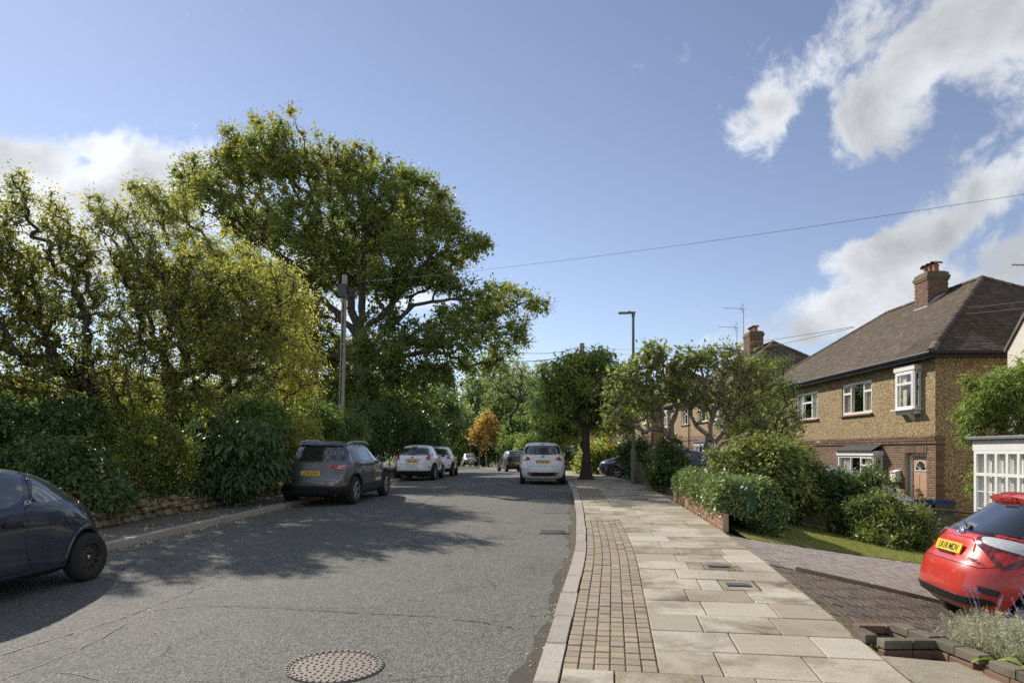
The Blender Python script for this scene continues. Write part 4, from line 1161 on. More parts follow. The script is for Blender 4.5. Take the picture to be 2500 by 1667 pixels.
        q = MB(); q.bar((cx + .37, yb + .04, .98), (cx + .26, yb + .06, .96), .012); q.build('door_handle', M['brass'], dr)
    # side vent
    if detail > 1:
        q = MB()
        for i in range(4): q.box((-.012, -.98 - .0, eave - .36 + i * .035), (.02, .3, .018))
        q.build('air_vent', M['terracotta'], T)
    return T
H1 = semi_house((12.4, 20.0, -.55), R(90), 'brown pebbledash house over brick, with hipped tiled roof, right of the bushes', detail=2)
chimney(H1, 6.42, -3.82, 7.0, 9.0, .85, .8, 3)
m = MB(); m.add([(5.96, -3.40, 7.62), (6.88, -3.40, 7.62), (6.88, -3.28, 7.50), (5.96, -3.28, 7.50)], [(0, 1, 2, 3)])
fl = MB(); fl.box((6.42, -3.405, 7.62), (.88, .02, .16)); fl.add([(5.985, -3.40, 7.45), (5.985, -3.40, 7.75), (5.985, -3.75, 8.05), (5.985, -4.1, 8.2), (5.985, -4.1, 7.9)], [(0, 1, 2, 3, 4)]); fl.build('flashing', M['leadlight'], H1)
g_ = 9.2
H2 = semi_house((12.1, 38.6, -.02), R(90.5), 'second brown house with hipped roof, partly behind the pale-stemmed trees', detail=1, ridge_h=3.5)
chimney(H2, 5.9, -3.7, 7.2, 9.35, 1.15, .9, 4, mats=('brick', 'sooty'))
H3 = semi_house((11.6, 57.0, .5), R(94), 'third brown house in the row, seen through the trees behind the lamp post', detail=1, ridge_h=3.5)
chimney(H3, 6.0, -3.7, 7.2, 9.3, 1.1, .9, 3)
H4 = semi_house((9.8, 76.5, .3), R(101), 'farthest brown house of the row, beyond the street tree', detail=1, ridge_h=3.4)
aerial(H2.matrix_basis @ Vector((6.6, -3.3, 8.1)), 3.0, 'taller aerial of the pair, straight rod antenna on the far chimney', 1.35, R(0))
aerial(H2.matrix_basis @ Vector((7.9, -3.3, 7.9)), 2.2, 'aerial with crossed reflector, left one beside the chimney of the second house', 1.3, R(0))
aerial(H3.matrix_basis @ Vector((7.6, -3.6, 8.0)), 3.2, 'thin aerial rising over the roofs just right of the lamp post', 1.5, R(0))
# mailbox on house one
q = thing('mailbox', 'white metal mailbox with slanted lid fixed to the brick wall left of the door', 'mailbox', H1.matrix_basis @ Vector((1.92, .08, 1.18)), R(90))
m = MB(); m.prism([(-.08, 0), (.10, 0), (.10, .30), (-.08, .36)], -.15, .15, 'X'); m.build('body', M['whitewood'], q)
m = MB(); m.box((0, .02, .345), (.33, .23, .02), M=Matrix.Rotation(-.32, 4, 'X')); m.build('lid', M['white'], q)
m = MB(); m.box((.0, .103, .2), (.05, .005, .06)); m.build('emblem', M['postlight'], q)

# neighbour at the right edge: cream gable and white flat-roofed bay
NZ = -.95
N = thing('cream_house', 'cream rendered house with a gable and white bay window at the right edge', 'house', (12.7, 17.5, NZ), R(-90))
# local: x runs from the far corner towards the camera, y into the plot, z up
m = MB(); eav = 5.12; gw = 7.6
poly = [(0, -.5), (0, eav), (gw / 2, eav + 4.6), (gw, eav), (gw, -.5)]
m.prism(poly, 0, .25, 'Y'); m.box((.125, 4.2, eav / 2 - .25), (.25, 7.9, eav + .5)); m.build('wall', M['cream'], N)
m = MB(); sl = math.atan2(4.6, gw / 2)
m.add([(-.06, -.04, eav - .02), (gw / 2, -.04, eav + 4.64), (gw / 2, 8, eav + 4.64), (-.06, 8, eav - .02), (-.10, -.04, eav + .04), (gw / 2, -.04, eav + 4.74), (gw / 2, 8, eav + 4.74), (-.10, 8, eav + .04)], [(0, 1, 2, 3), (4, 5, 6, 7), (0, 1, 5, 4), (3, 0, 4, 7)])
m.add([(gw + .22, -.12, eav - .22), (gw / 2, -.12, eav + 4.68), (gw / 2, 8, eav + 4.68), (gw + .22, 8, eav - .22)], [(0, 1, 2, 3)])
m.build('roof', M['tile'], N)
m = MB(); m.bar((-.06, .1, -.3), (-.06, .1, eav - .1), .045, n=8); m.build('downpipe', M['black'], N, 40)
m = MB(); BX0, BX1, BD = .62, 3.6, 1.25
m.box(((BX0 + BX1) / 2, -BD / 2, .30), (BX1 - BX0, BD, .8)); m.build('bay_base', M['cream'], N)
m = MB(); m.box(((BX0 + BX1) / 2, -BD / 2, 2.70), (BX1 - BX0 + .08, BD + .08, .26), b=.01); m.box(((BX0 + BX1) / 2, -BD / 2, 2.60), (BX1 - BX0 + .02, BD + .02, .06)); m.build('bay_fascia', M['whitewood'], N)
m = MB(); m.box(((BX0 + BX1) / 2, -BD / 2, 2.875), (BX1 - BX0 + .3, BD + .3, .09), b=.02); m.build('bay_roof', M['lead'], N)
lights = [(1, .28, 2)] * 9
wn_ = window(N, (BX0 + BX1) / 2, 1.64, BX1 - BX0, 1.9, -BD, [(1, .30, 2), (1, .30, 2), (1, .30, 2), (1, .30, 2), (1, .30, 2), (1, .30, 2), (1, .3, 2), (1, .3, 2)], curtain=2, fr=.06)
wn_.rotation_euler = (0, 0, R(180)); wn_.location = (BX0 + BX1, -2 * BD, 0)
m = MB(); m.box((BX0 + .04, -BD / 2, 1.64), (.08, BD, 1.9)); m.build('bay_side', M['white'], N)
m = MB(); m.box(((BX0 + BX1) / 2, -.02, 1.6), (BX1 - BX0 - .1, .04, 1.8)); m.build('bay_inner', M['dark'], N)
aerial((12.62, 15.4, EYE + (HY - 648) * 15.4 / F - 2.0), 2.0, 'end of a rod aerial poking in at the right edge of the sky', 1.35)

# bins
for i, (x, y, lab) in enumerate(((10.85, 18.15, 'blue wheelie bin at the house corner, the fully blue one'), (11.28, 18.0, 'grey black wheelie bin with blue lid and a white label'))):
    t = thing('wheelie_bin', lab, 'bin', (x, y, -.72), R(80 + i * 6), group='wheelie bins at the house corner'); t.scale = (.78, .78, 1)
    b = MB(); b.add([(-.2, -.26, .08), (.2, -.26, .08), (.2, .2, .08), (-.2, .2, .08), (-.27, -.36, .96), (.27, -.36, .96), (.27, .3, .96), (-.27, .3, .96)], [(3, 2, 1, 0), (4, 5, 6, 7), (0, 1, 5, 4), (1, 2, 6, 5), (2, 3, 7, 6), (3, 0, 4, 7)])
    b.build('body', M['binblue' if i == 0 else 'bingrey'], t)
    b = MB(); b.box((0, -.02, .985), (.60, .74, .05), b=.015); b.box((0, -.0, 1.03), (.5, .55, .05), b=.024)
    for k in range(4): b.box((-.21 + .14 * k, -.39, .985), (.05, .04, .07), b=.01)
    b.bar((-.25, .37, 1.0), (.25, .37, 1.0), .018); b.build('lid', M['binblue'], t)
    b = MB(); b.lathe([(.02, -.03), (.1, -.03), (.1, .03), (.02, .03)], 14, axis='X', c=(-.24, .24, .1)); b.lathe([(.02, -.03), (.1, -.03), (.1, .03), (.02, .03)], 14, axis='X', c=(.24, .24, .1)); b.build('wheels', M['rubber'], t)
    if i: b = MB(); b.box((.0, -.335, .72), (.26, .006, .2), M=Matrix.Rotation(.11, 4, 'X')); b.build('paper_label', M['whitewood'], t)

# timber boards along the plot line
fe = thing('side_fence', 'weathered low board fence between the two front gardens', 'fence')
pa, pb = Vector((6.6, 17.05)), Vector((12.0, 14.6)); n = 34
for i in range(n):
    p = pa.lerp(pb, (i + .5) / n); zt = .44 - .44 * (i + .5) / n; gzv = gz1(p.x, p.y) - .1
    b = MB(); hgt = zt - gzv + rnd.uniform(-.01, .012); b.box((0, 0, hgt / 2), (.176, .022, hgt), b=.003); o = b.build('board', M['fencewood'], fe)
    o.location = (p.x, p.y, gzv); o.rotation_euler = (0, 0, math.atan2((pb - pa).y, (pb - pa).x) + rnd.uniform(-.03, .03))
b = MB(); b.bar((pa.x, pa.y + .04, .52), (pb.x, pb.y + .04, .09), .035, n=4); b.build('rail', M['fencewood'], fe)

# ================================================================== street furniture
def lamp(name, x, y, z, h, label, rz=0.0, base=True):
    t = thing(name, label, 'lamp post', (x, y, z), rz)
    m = MB(); m.bar((0, 0, 0), (0, 0, 1.15), .09 if base else .07, n=14); m.bar((0, 0, 1.15), (0, 0, 1.27), .09, r2=.058, n=14); m.build('base', M['postgrey'], t, 40)
    m = MB(); m.bar((0, 0, 1.27), (0, 0, h), .055, n=14, r2=.045); m.build('column', M['postgrey'], t, 40)
    m = MB(); m.bar((0, 0, h - .12), (0, 0, h + .03), .06, n=12); m.box((-.07, 0, h + .02), (.3, .12, .07), b=.02); m.box((-.33, 0, h + .01), (.38, .2, .055), b=.02); m.box((-.14, 0, h + .065), (.07, .07, .03), b=.01); m.build('lantern', M['postgrey'], t, 30)
    m = MB(); m.box((-.34, 0, h - .02), (.26, .15, .012)); m.build('diffuser', M['clearlens'], t); return t
x, y = kp(24.0, PW - .1); lamp('street_lamp', (1546 - CX) * 24 / F, 24.0, float(pav(24)), 6.0, 'tall grey lamp post with short arm by the brick garden wall', 0)
lamp('street_lamp', (1301.5 - CX) * 56 / F, 56, float(ZR(56)) + .1, 5.9, 'thin distant lamp post rising behind the small white car', 0)
# telegraph poles
TP1 = Vector(P(829, 1110, 26)); TP1.z = gz1(TP1.x, 26)
TP1t = Vector(P(842, 672, 26))
t = thing('telegraph_pole', 'tall grey wooden telegraph pole with cables and boxes in front of the oak', 'telegraph pole', TP1)
dv = TP1t - TP1
m = MB(); m.bar((0, 0, -.2), dv, .115, n=14, r2=.095); m.build('pole', M['polewood'], t, 40)
up = dv.normalized()
m = MB(); 
for k, o_ in enumerate((-.012, .015)): 
    m.bar(Vector((o_, -.118, .9)), dv * .86 + Vector((o_, -.105, 0)), .009, n=5)
m.build('cable_run', M['cable'], t)
m = MB()
for k in range(9): c = dv * (.2 + .075 * k); m.box((c.x + .01, c.y - .15, c.z), (.05, .02, .03))
m.build('clips', M['leadlight'], t)
m = MB()
for k in range(7): c = dv * (.35 + .075 * k); s_ = (-1) ** k; m.bar((c.x, c.y, c.z), (c.x + s_ * .24, c.y, c.z + .01), .01, n=5)
m.build('steps', M['postlight'], t)
c = dv * .915; m = MB(); m.box((c.x - .02, c.y - .22, c.z), (.3, .16, .52), b=.02); m.build('junction_box', M['blackgloss'], t)
c = dv * .90; m = MB(); m.box((c.x + .28, c.y - .08, c.z + .08), (.13, .14, .36), b=.02); m.box((c.x + .38, c.y, c.z), (.05, .1, .3)); m.box((c.x + .2, c.y, c.z + .1), (.4, .03, .03)); m.build('small_box', M['irondark'], t)
TP2 = Vector(P(1421, 1150, 50)); TP2.z = -.0; TP2t = Vector(P(1421, 838, 50))
t = thing('telegraph_pole', 'dark telegraph pole top showing over the street tree', 'telegraph pole', TP2)
dv2 = TP2t - TP2; m = MB(); m.bar((0, 0, -.5), dv2, .2, n=12, r2=.18); m.build('pole', M['polewood'], t, 40)
m = MB(); m.box(dv2 + Vector((-.33, 0, -1.1)), (.24, .3, .75), b=.02); m.build('junction_box', M['irondark'], t)
def wire(a, b, sag, label, r=.012, n=24):
    a, b = Vector(a), Vector(b); pts = []
    for i in range(n + 1):
        q = i / n; p = a.lerp(b, q); p.z -= sag * 4 * q * (1 - q); pts.append(p)
    m = MB(); m.tube(pts, r, n=5); o = m.build('overhead_wire', M['cable']); tag(o, label, 'wire', 'overhead telephone wires')
a = TP1t + Vector((0, 0, -.3)); b = Vector(P(2560, 465, 13.4)); wire(a, b, .18, 'long wire climbing across the blue sky to the upper right', .0045)
b2 = Vector(P(2330, 757, 22.3)); top2 = TP2t + Vector((0, 0, -.25))
wire(top2, P(2085, 797, 31), .55, 'upper of two near-parallel wires running to the nearest house', .012)
wire(top2, P(2085, 799, 30), .95, 'lower of two near-parallel wires running to the nearest house', .012)
wire(P(2355, 752, 22.3), P(2560, 728, 17), .02, 'short wire crossing the near roof slope, the higher one', .008)
wire(P(2345, 767, 22.0), P(2560, 745, 17), .02, 'short wire crossing the near roof slope, the lower one', .008)
wire(TP1t + Vector((0.1, 0, -.5)), top2, 1.3, 'thin wire sagging from the near pole to the far pole behind the oak', .014)
wire(top2 + Vector((0, 0, -.4)), P(1180, 872, 56), .5, 'thick dark wire from the far pole into the oak', .03)
wire(top2, P(1700, 935, 44), .4, 'thin wire slanting down right from the far pole', .010)
wire(top2, P(1560, 905, 52), .3, 'short wire dropping from the far pole to the third house', .010)

# ================================================================== vegetation
def frusta(P0, P1, R0, R1, n=5):
    d = P1 - P0; L = np.linalg.norm(d, axis=1, keepdims=True); d = d / np.maximum(L, 1e-6)
    ref = np.where(np.abs(d[:, 2:3]) < .9, np.array([[0, 0, 1.]]), np.array([[1., 0, 0]]))
    a = np.cross(d, ref); a /= np.linalg.norm(a, axis=1, keepdims=True); b = np.cross(a, d)
    t = np.arange(n) * 2 * np.pi / n; c, s = np.cos(t), np.sin(t)
    ring = a[:, None, :] * c[None, :, None] + b[:, None, :] * s[None, :, None]
    A = P0[:, None, :] + ring * R0[:, None, None]; B = P1[:, None, :] + ring * R1[:, None, None]
    V = np.concatenate([A, B], 1).reshape(-1, 3); m = len(P0); b0 = (np.arange(m) * 2 * n)[:, None, None]
    k = np.arange(n); f = np.stack([k, (k + 1) % n, n + (k + 1) % n, n + k], -1)[None]
    return V, (b0 + f).reshape(-1, 4)
def skeleton(trunk, targets, bf=.35, rtip=.012, expo=.46, rmax=.6, wig=.10, limbs=()):
    """tree of branches from trunk nodes (list of points) to target points; returns segment arrays"""
    nodes = [np.array(p, float) for p in trunk]; par = [-1] + list(range(len(trunk) - 1)); pl = [0.0]
    for i in range(1, len(trunk)): pl.append(pl[-1] + np.linalg.norm(nodes[i] - nodes[i - 1]))
    ntr = len(trunk); start = max(0, len(trunk) - (1 if limbs else 3))
    for (k0, pts) in limbs:
        k = k0
        for p in pts:
            p = np.array(p, float); q = nodes[k]
            for t_ in (.25, .5, .75, 1.0):
                nodes.append(q + (p - q) * t_ + (rng.normal(0, .05, 3) * np.linalg.norm(p - q) * .5 if t_ < 1 else 0)); par.append(k); pl.append(pl[k] + np.linalg.norm(nodes[-1] - nodes[k])); k = len(nodes) - 1
    npre = len(nodes)
    T = np.asarray(targets, float); n = len(T); alive = np.ones(n, bool)
    best = np.full(n, np.inf); bi = np.zeros(n, int)
    def relax(k):
        c = np.linalg.norm(T - nodes[k], axis=1) + bf * pl[k]
        u = c < best; best[u] = c[u]; bi[u] = k
    for k in range(start, npre): relax(k)
    for _ in range(n):
        j = int(np.argmin(np.where(alive, best, np.inf))); alive[j] = False
        k = len(nodes); nodes.append(T[j]); par.append(int(bi[j])); pl.append(pl[bi[j]] + np.linalg.norm(T[j] - nodes[bi[j]])); relax(k)
    N = np.array(nodes); par = np.array(par); cnt = np.ones(len(N))
    for i in np.argsort(-np.array(pl)):
        if par[i] >= 0: cnt[par[i]] += cnt[i]
    r = np.minimum(rtip * cnt ** expo, rmax)
    i = np.where(par >= 0)[0]; P0, P1 = N[par[i]], N[i]; R1 = r[i]; R0 = np.minimum(r[par[i]], R1 * 1.5)
    L = np.linalg.norm(P1 - P0, axis=1, keepdims=True); fr_ = i >= npre
    w_ = wig * L * fr_[:, None]
    q1 = P0 + (P1 - P0) * .35 + rng.normal(0, 1, P0.shape) * w_; q2 = P0 + (P1 - P0) * .7 + rng.normal(0, 1, P0.shape) * w_
    ra, rb = R0 + (R1 - R0) * .35, R0 + (R1 - R0) * .7
    return (np.concatenate([P0, q1, q2]), np.concatenate([q1, q2, P1]), np.concatenate([R0, ra, rb]), np.concatenate([ra, rb, R1])), N
def unit(n):
    v = rng.normal(0, 1, (n, 3)); return v / np.linalg.norm(v, axis=1, keepdims=True)
def leaves(C, size, tint, droop=0.0, aspect=.55, up=.35, dirs=None, sv=.35):
    """diamond leaves folded at the rib, centres C"""
    n = len(C); L = size * np.exp(rng.normal(0, sv, n)); L = np.clip(L, size * .4, size * 1.9)
    d = unit(n) if dirs is None else dirs + unit(n) * .45
    d[:, 2] -= droop; d /= np.linalg.norm(d, axis=1, keepdims=True)
    nn = unit(n); nn[:, 2] = np.abs(nn[:, 2]) + up
    s = np.cross(d, nn); s /= np.maximum(np.linalg.norm(s, axis=1, keepdims=True), 1e-6); nn = np.cross(s, d)
    h = (L * .5)[:, None]; w = (L * aspect * .5)[:, None]
    a = C - d * h; b = C + s * w + nn * w * .35 - d * h * .1; c = C + d * h; e = C - s * w + nn * w * .35 - d * h * .1
    V = np.stack([a, b, c, e], 1).reshape(-1, 3); Fq = np.arange(4 * n).reshape(-1, 4)
    return V, Fq, np.repeat(np.clip(tint, 0, 1), 4)
def blob_points(blobs, n, shell=.55):
    """blobs: (x, y, z, rx, ry, rz); clump centres, denser towards the skin"""
    B = np.array(blobs); wgt = (B[:, 3] * B[:, 4] * B[:, 5]) ** .75; idx = rng.choice(len(B), n, p=wgt / wgt.sum())
    r = rng.uniform(0, 1, n) ** (1 / 3 * (1 - shell) + .0001) if shell < 1 else np.ones(n)
    r = (shell + (1 - shell) * rng.uniform(0, 1, n)) ** 1.0
    return B[idx, :3] + unit(n) * (r * rng.uniform(.78, 1.22, n))[:, None] * B[idx, 3:], idx
def PB(px, py, Y, rx, rz=None, ry=None):
    """ellipsoid given by its place and radius as measured on the photograph, at distance Y"""
    k = Y / F; x, y, z = P(px, py, Y); rz = rz or rx; ry = ry or rx
    return (x, y, z, rx * k, ry * k * 1.0, rz * k)
def plant(name, label, cat, base, blobs, n_clump, per, leaf, size, clump_r, bark='bark', trunk=None, group=None, rtip=.010, rmax=.3, bf=.35,
          droop=0., aspect=.55, up=.35, shell=.5, tint_lo=.0, tint_hi=1.0, crown='crown', trunkname='trunk', twigs=2, yellow=None, expo=.46, wig=.10, minz=None, flat=1.0, extra_targets=None, limbs=()):
    T = thing(name, label, cat, base, group=group)
    b = np.array(base, float)
    C, bi = blob_points(blobs, n_clump, shell)
    if minz is not None: C[:, 2] = np.maximum(C[:, 2], minz + rng.uniform(0, .25, len(C)))
    C = C - b
    if trunk is None: trunk = [(0, 0, -.1), (0, 0, .25)]
    Tg = C if extra_targets is None else np.concatenate([C, np.array(extra_targets) - b])
    (P0, P1, R0, R1), N = skeleton(trunk, Tg, bf, rtip, expo, rmax, wig, limbs)
    if twigs:
        k = np.repeat(np.arange(len(C)), twigs); p = C[k]; e = p + unit(len(k)) * clump_r * rng.uniform(.5, 1.2, (len(k), 1))
        P0 = np.concatenate([P0, p]); P1 = np.concatenate([P1, e]); R0 = np.concatenate([R0, np.full(len(k), rtip * .8)]); R1 = np.concatenate([R1, np.full(len(k), rtip * .3)])
    V, Fq = frusta(P0, P1, R0, R1, 6 if rmax > .1 else 4)
    link(trunkname, mesh_np(trunkname, V, Fq, smooth=True), T, M[bark])
    # leaves gather round every clump and along its twigs
    cn = rng.poisson(per, len(C)); k = np.repeat(np.arange(len(C)), cn); n = len(k)
    g = rng.normal(0, 1, (n, 3)); g *= (np.minimum(np.abs(rng.normal(0, .75, n)), 1.35) / np.linalg.norm(g, axis=1))[:, None]
    g[:, 2] *= flat
    pos = C[k] + g * clump_r
    ct = rng.beta(2, 2, len(C))
    if yellow is not None: ct = np.clip(ct * .7 + yellow(C + b) * .6, 0, 1)
    tint = tint_lo + (tint_hi - tint_lo) * np.clip(ct[k] * .55 + rng.random(n) ** 1.3 * .55, 0, 1)
    out = g / np.maximum(np.linalg.norm(g, axis=1, keepdims=True), 1e-6)
    V, Fq, t = leaves(pos, size, tint, droop, aspect, up, dirs=out)
    link(crown, mesh_np(crown, V, Fq, t), T, M[leaf])
    return T

# --- the big oak
Y0 = 38.0
oak_blobs = [PB(*b) for b in [(1000, 675, 36.5, 75, 26), (1100, 695, 37, 50, 26), (1095, 770, 36.5, 55, 26), (960, 705, 37, 60, 30), (930, 775, 37.5, 60, 40), (1050, 695, 37, 50, 18), (1070, 805, 37, 60, 35), (950, 560, 39, 90, 70), (800, 620, 37, 90, 60), (880, 400, 38, 60, 40), (980, 440, 38, 50, 35), (760, 770, 38, 70, 50), (1080, 540, 37, 60, 50),
    (690, 375, 36, 110, 90), (585, 410, 39, 95, 85), (470, 430, 40, 60, 45), (520, 490, 37, 85, 60), (810, 430, 38, 105, 85), (920, 480, 36, 95, 75), (1030, 500, 39, 85, 70), (1130, 590, 38, 75, 55),
    (630, 560, 41, 100, 70), (740, 540, 36, 110, 80), (880, 580, 40, 110, 75), (1010, 600, 36, 95, 60), (700, 690, 40, 110, 70), (850, 670, 42, 100, 60), (560, 640, 41, 60, 50),
    (960, 665, 36, 80, 35), (1075, 660, 38, 60, 35), (1165, 745, 37, 70, 65), (1250, 730, 39, 75, 50), (1310, 745, 37, 38, 28), (1120, 830, 36, 95, 50), (1230, 820, 38, 75, 50), (1010, 830, 39, 80, 45),
    (930, 860, 36, 90, 60), (800, 850, 40, 110, 80), (700, 830, 42, 90, 80), (1000, 920, 37, 90, 55), (880, 960, 39, 110, 60), (1110, 900, 38, 80, 45), (1210, 880, 38, 50, 30),
    (720, 940, 41, 90, 70), (1000, 990, 41, 80, 40), (620, 320, 39, 22, 35), (575, 345, 38, 22, 40), (440, 480, 39, 40, 35)]]
ob = Vector(P(880, 1120, Y0)); ob.z = gz1(ob.x, Y0) - .3
tr = [Vector(P(px, py, y)) - ob for px, py, y in ((880, 1125, 38), (884, 1000, 38), (882, 880, 38), (876, 820, 37.8))]
def LP(*pts): return [tuple(Vector(P(*p)) - ob) for p in pts]
oak_limbs = [(3, LP((800, 745, 38.2), (735, 660, 38.8), (650, 600, 39.4), (540, 540, 40))), (3, LP((845, 700, 38.6), (800, 600, 39), (740, 500, 39), (690, 400, 38.5))), (3, LP((885, 720, 37.8), (890, 620, 37.6), (900, 520, 37.4))),
             (3, LP((940, 760, 37.5), (1000, 690, 37), (1060, 610, 37))), (2, LP((950, 800, 37.4), (1010, 745, 37), (1100, 730, 36.8), (1160, 735, 36.8))), (2, LP((960, 880, 37), (1080, 840, 36.6), (1180, 790, 36.8), (1270, 740, 37))), (2, LP((790, 860, 38.8), (720, 800, 39.4)))]
plant('oak_tree', 'huge spreading oak tree with full green crown rising above the street', 'tree', ob, oak_blobs, 2300, 98, 'l_oak', .145, .47, 'bark_oak', [tuple(v) for v in tr],
      rtip=.014, rmax=.60, bf=.45, expo=.46, shell=.35, aspect=.62, twigs=3, wig=.06, limbs=oak_limbs, yellow=lambda p: np.clip((p[:, 2] - 6) / 22, 0, .8))
# --- left hand thicket trees
def rel(base, pts): return [tuple(Vector(p) - Vector(base)) for p in pts]
def rooted(px, py, Y, dz=0.0):
    b = Vector(P(px, py, Y)); b.z = gz1(b.x, Y) + dz; return b
b1 = rooted(230, 1180, 15.5, -.1)
plant('crab_apple_tree', 'dark-stemmed tree at the far left with yellowing leaves and two spiky tops', 'tree', b1,
      [PB(*q) for q in [(40, 520, 15, 60, 70), (50, 460, 15, 25, 45), (125, 540, 15.5, 60, 70), (130, 480, 15.5, 18, 35), (-60, 560, 15, 90, 90), (60, 650, 15, 110, 90), (180, 620, 15, 85, 90), (-60, 740, 15, 120, 120), (90, 790, 15.4, 130, 100), (215, 730, 15, 90, 90),
                        (-20, 900, 15, 120, 100), (130, 930, 15.4, 120, 100), (270, 860, 14.8, 80, 90), (-110, 650, 16, 100, 150), (-160, 860, 15, 110, 150)]],
      1100, 56, 'l_haw', .062, .24, 'bark', rel(b1, [b1, P(225, 1080, 15.5), P(235, 980, 15.4)]), rtip=.008, rmax=.15, bf=.3, expo=.46, shell=.3, twigs=4, wig=.14,
      extra_targets=[P(250, 900, 15.3), P(270, 800, 15.2), P(200, 850, 15.6), P(300, 760, 15.1), P(120, 880, 15.6), P(60, 900, 15.3), P(190, 720, 15.3)])
b2 = rooted(395, 1190, 15.8, -.1)
plant('hawthorn_tree', 'spreading many-branched hawthorn with small yellow green leaves, behind the stone wall', 'tree', b2,
      [PB(*q) for q in [(300, 560, 15.6, 80, 80), (250, 510, 16, 35, 40), (330, 650, 15.4, 100, 90), (430, 660, 16, 95, 90), (380, 780, 15.5, 120, 100), (500, 740, 16, 100, 90), (600, 700, 16.5, 90, 70), (520, 850, 15.8, 120, 90), (640, 800, 16.5, 90, 80),
                        (380, 900, 15.4, 110, 80), (610, 910, 16.3, 100, 80), (300, 960, 15.3, 90, 90), (470, 970, 15.8, 100, 70), (690, 700, 16.8, 50, 50)]],
      1050, 56, 'l_haw', .060, .25, 'bark', rel(b2, [b2, P(400, 1080, 15.8), P(415, 980, 15.8)]), rtip=.008, rmax=.13, bf=.3, shell=.3, twigs=4, wig=.14,
      extra_targets=[P(430, 900, 15.8), P(470, 820, 15.9), P(540, 760, 16), P(400, 840, 15.6), P(500, 900, 15.9), P(600, 830, 16.2)])
b3 = rooted(560, 1130, 21, -.1)
plant('ash_tree', 'tall loose tree with bright yellow green leaves left of the oak', 'tree', b3,
      [PB(*q) for q in [(365, 500, 21, 45, 55), (430, 520, 21, 65, 75), (330, 460, 21.5, 20, 20), (480, 600, 21, 80, 60), (560, 640, 21, 80, 60), (620, 680, 21.5, 85, 70), (690, 720, 21, 75, 70), (700, 810, 21.5, 80, 80), (740, 900, 21, 60, 70), (630, 790, 21, 90, 80),
                        (560, 860, 21.5, 110, 90), (690, 930, 22, 90, 60), (470, 720, 21, 100, 90), (640, 990, 21.5, 90, 50), (760, 970, 21.5, 40, 40)]],
      850, 74, 'l_ash', .085, .36, 'bark', rel(b3, [b3, P(560, 1010, 21), P(550, 900, 21)]), rtip=.008, rmax=.16, bf=.3, shell=.4, droop=.8, aspect=.38, twigs=3,
      yellow=lambda p: np.clip((p[:, 0] + 11) / 6, .1, .9))
# --- small trees and shrubs along the left bank
def bush(name, label, blobs, n, per, leaf, size, cr, cat='bush', **k):
    base = Vector((blobs[0][0], blobs[0][1], 0)); base.z = gz1(base.x, base.y) - .02
    k.setdefault('rmax', .035); k.setdefault('rtip', .005); k.setdefault('shell', .55); k.setdefault('twigs', 1)
    k.setdefault('trunkname', 'stems'); k.setdefault('crown', 'foliage')
    return plant(name, label, cat, base, blobs, n, per, leaf, size, cr, minz=base.z, **k)
bush('laurel_bush', 'big drooping laurel with long glossy leaves beside the grey car', [PB(575, 1110, 16.3, 105, 95), PB(640, 1150, 16.3, 60, 60), PB(500, 1080, 16.6, 60, 60), PB(560, 1180, 16, 90, 40)], 380, 50, 'l_dark', .12, .27, droop=1.3, aspect=.36, tint_hi=.7)
bush('laurel_shrub', 'broad-leaved laurel shrub rising behind the dark blue car', [PB(215, 1200, 12.8, 80, 70), PB(150, 1130, 13, 90, 60), PB(270, 1230, 12.4, 55, 45), PB(60, 1150, 13.2, 90, 60)], 320, 46, 'l_dark', .095, .22, droop=.6, aspect=.42)
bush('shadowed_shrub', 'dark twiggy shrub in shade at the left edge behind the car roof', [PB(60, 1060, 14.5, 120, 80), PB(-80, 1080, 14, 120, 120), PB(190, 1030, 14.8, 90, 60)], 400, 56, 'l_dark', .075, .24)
bush('tangled_shrub', 'tangled small-leaved shrub just left of the big drooping laurel', [PB(370, 1080, 15, 75, 80), PB(440, 1130, 15.2, 55, 60), PB(330, 1150, 14.6, 60, 60), PB(300, 1060, 15.2, 80, 70)], 400, 58, 'l_haw', .06, .22, tint_hi=.8)
bush('understorey_shrub', 'dim leafy undergrowth shrub filling the gap above the drooping laurel', [PB(500, 1010, 19, 110, 60), PB(640, 1030, 19.5, 90, 60), PB(400, 1030, 18, 90, 60), PB(300, 1010, 18, 90, 60)], 380, 52, 'l_green', .09, .3)
bush('bright_shrub', 'sunlit yellow green shrub left of the grey car', [PB(700, 1080, 20, 45, 55), PB(740, 1060, 21, 45, 40), PB(720, 1120, 20, 50, 40), PB(665, 1040, 21, 45, 45)], 260, 70, 'l_ash', .065, .22)
bush('drooping_shrub', 'feathery drooping shrub at the foot of the telegraph pole', [PB(790, 1040, 23, 65, 50), PB(850, 1060, 23.5, 45, 50), PB(740, 1010, 24, 50, 50), PB(830, 1100, 23, 55, 40)], 330, 70, 'l_green', .11, .3, droop=1.2, aspect=.28)
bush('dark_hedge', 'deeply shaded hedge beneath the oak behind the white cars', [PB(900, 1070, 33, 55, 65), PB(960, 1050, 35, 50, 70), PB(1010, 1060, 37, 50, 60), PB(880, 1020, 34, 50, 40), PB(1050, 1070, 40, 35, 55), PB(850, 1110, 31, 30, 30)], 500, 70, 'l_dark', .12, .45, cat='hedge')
bush('oak_understorey', 'shadowy evergreen mass under the low oak branches', [PB(950, 960, 44, 110, 50), PB(1060, 1010, 46, 70, 50), PB(830, 960, 44, 80, 60), PB(730, 1000, 42, 90, 50)], 420, 80, 'l_dark', .16, .6)
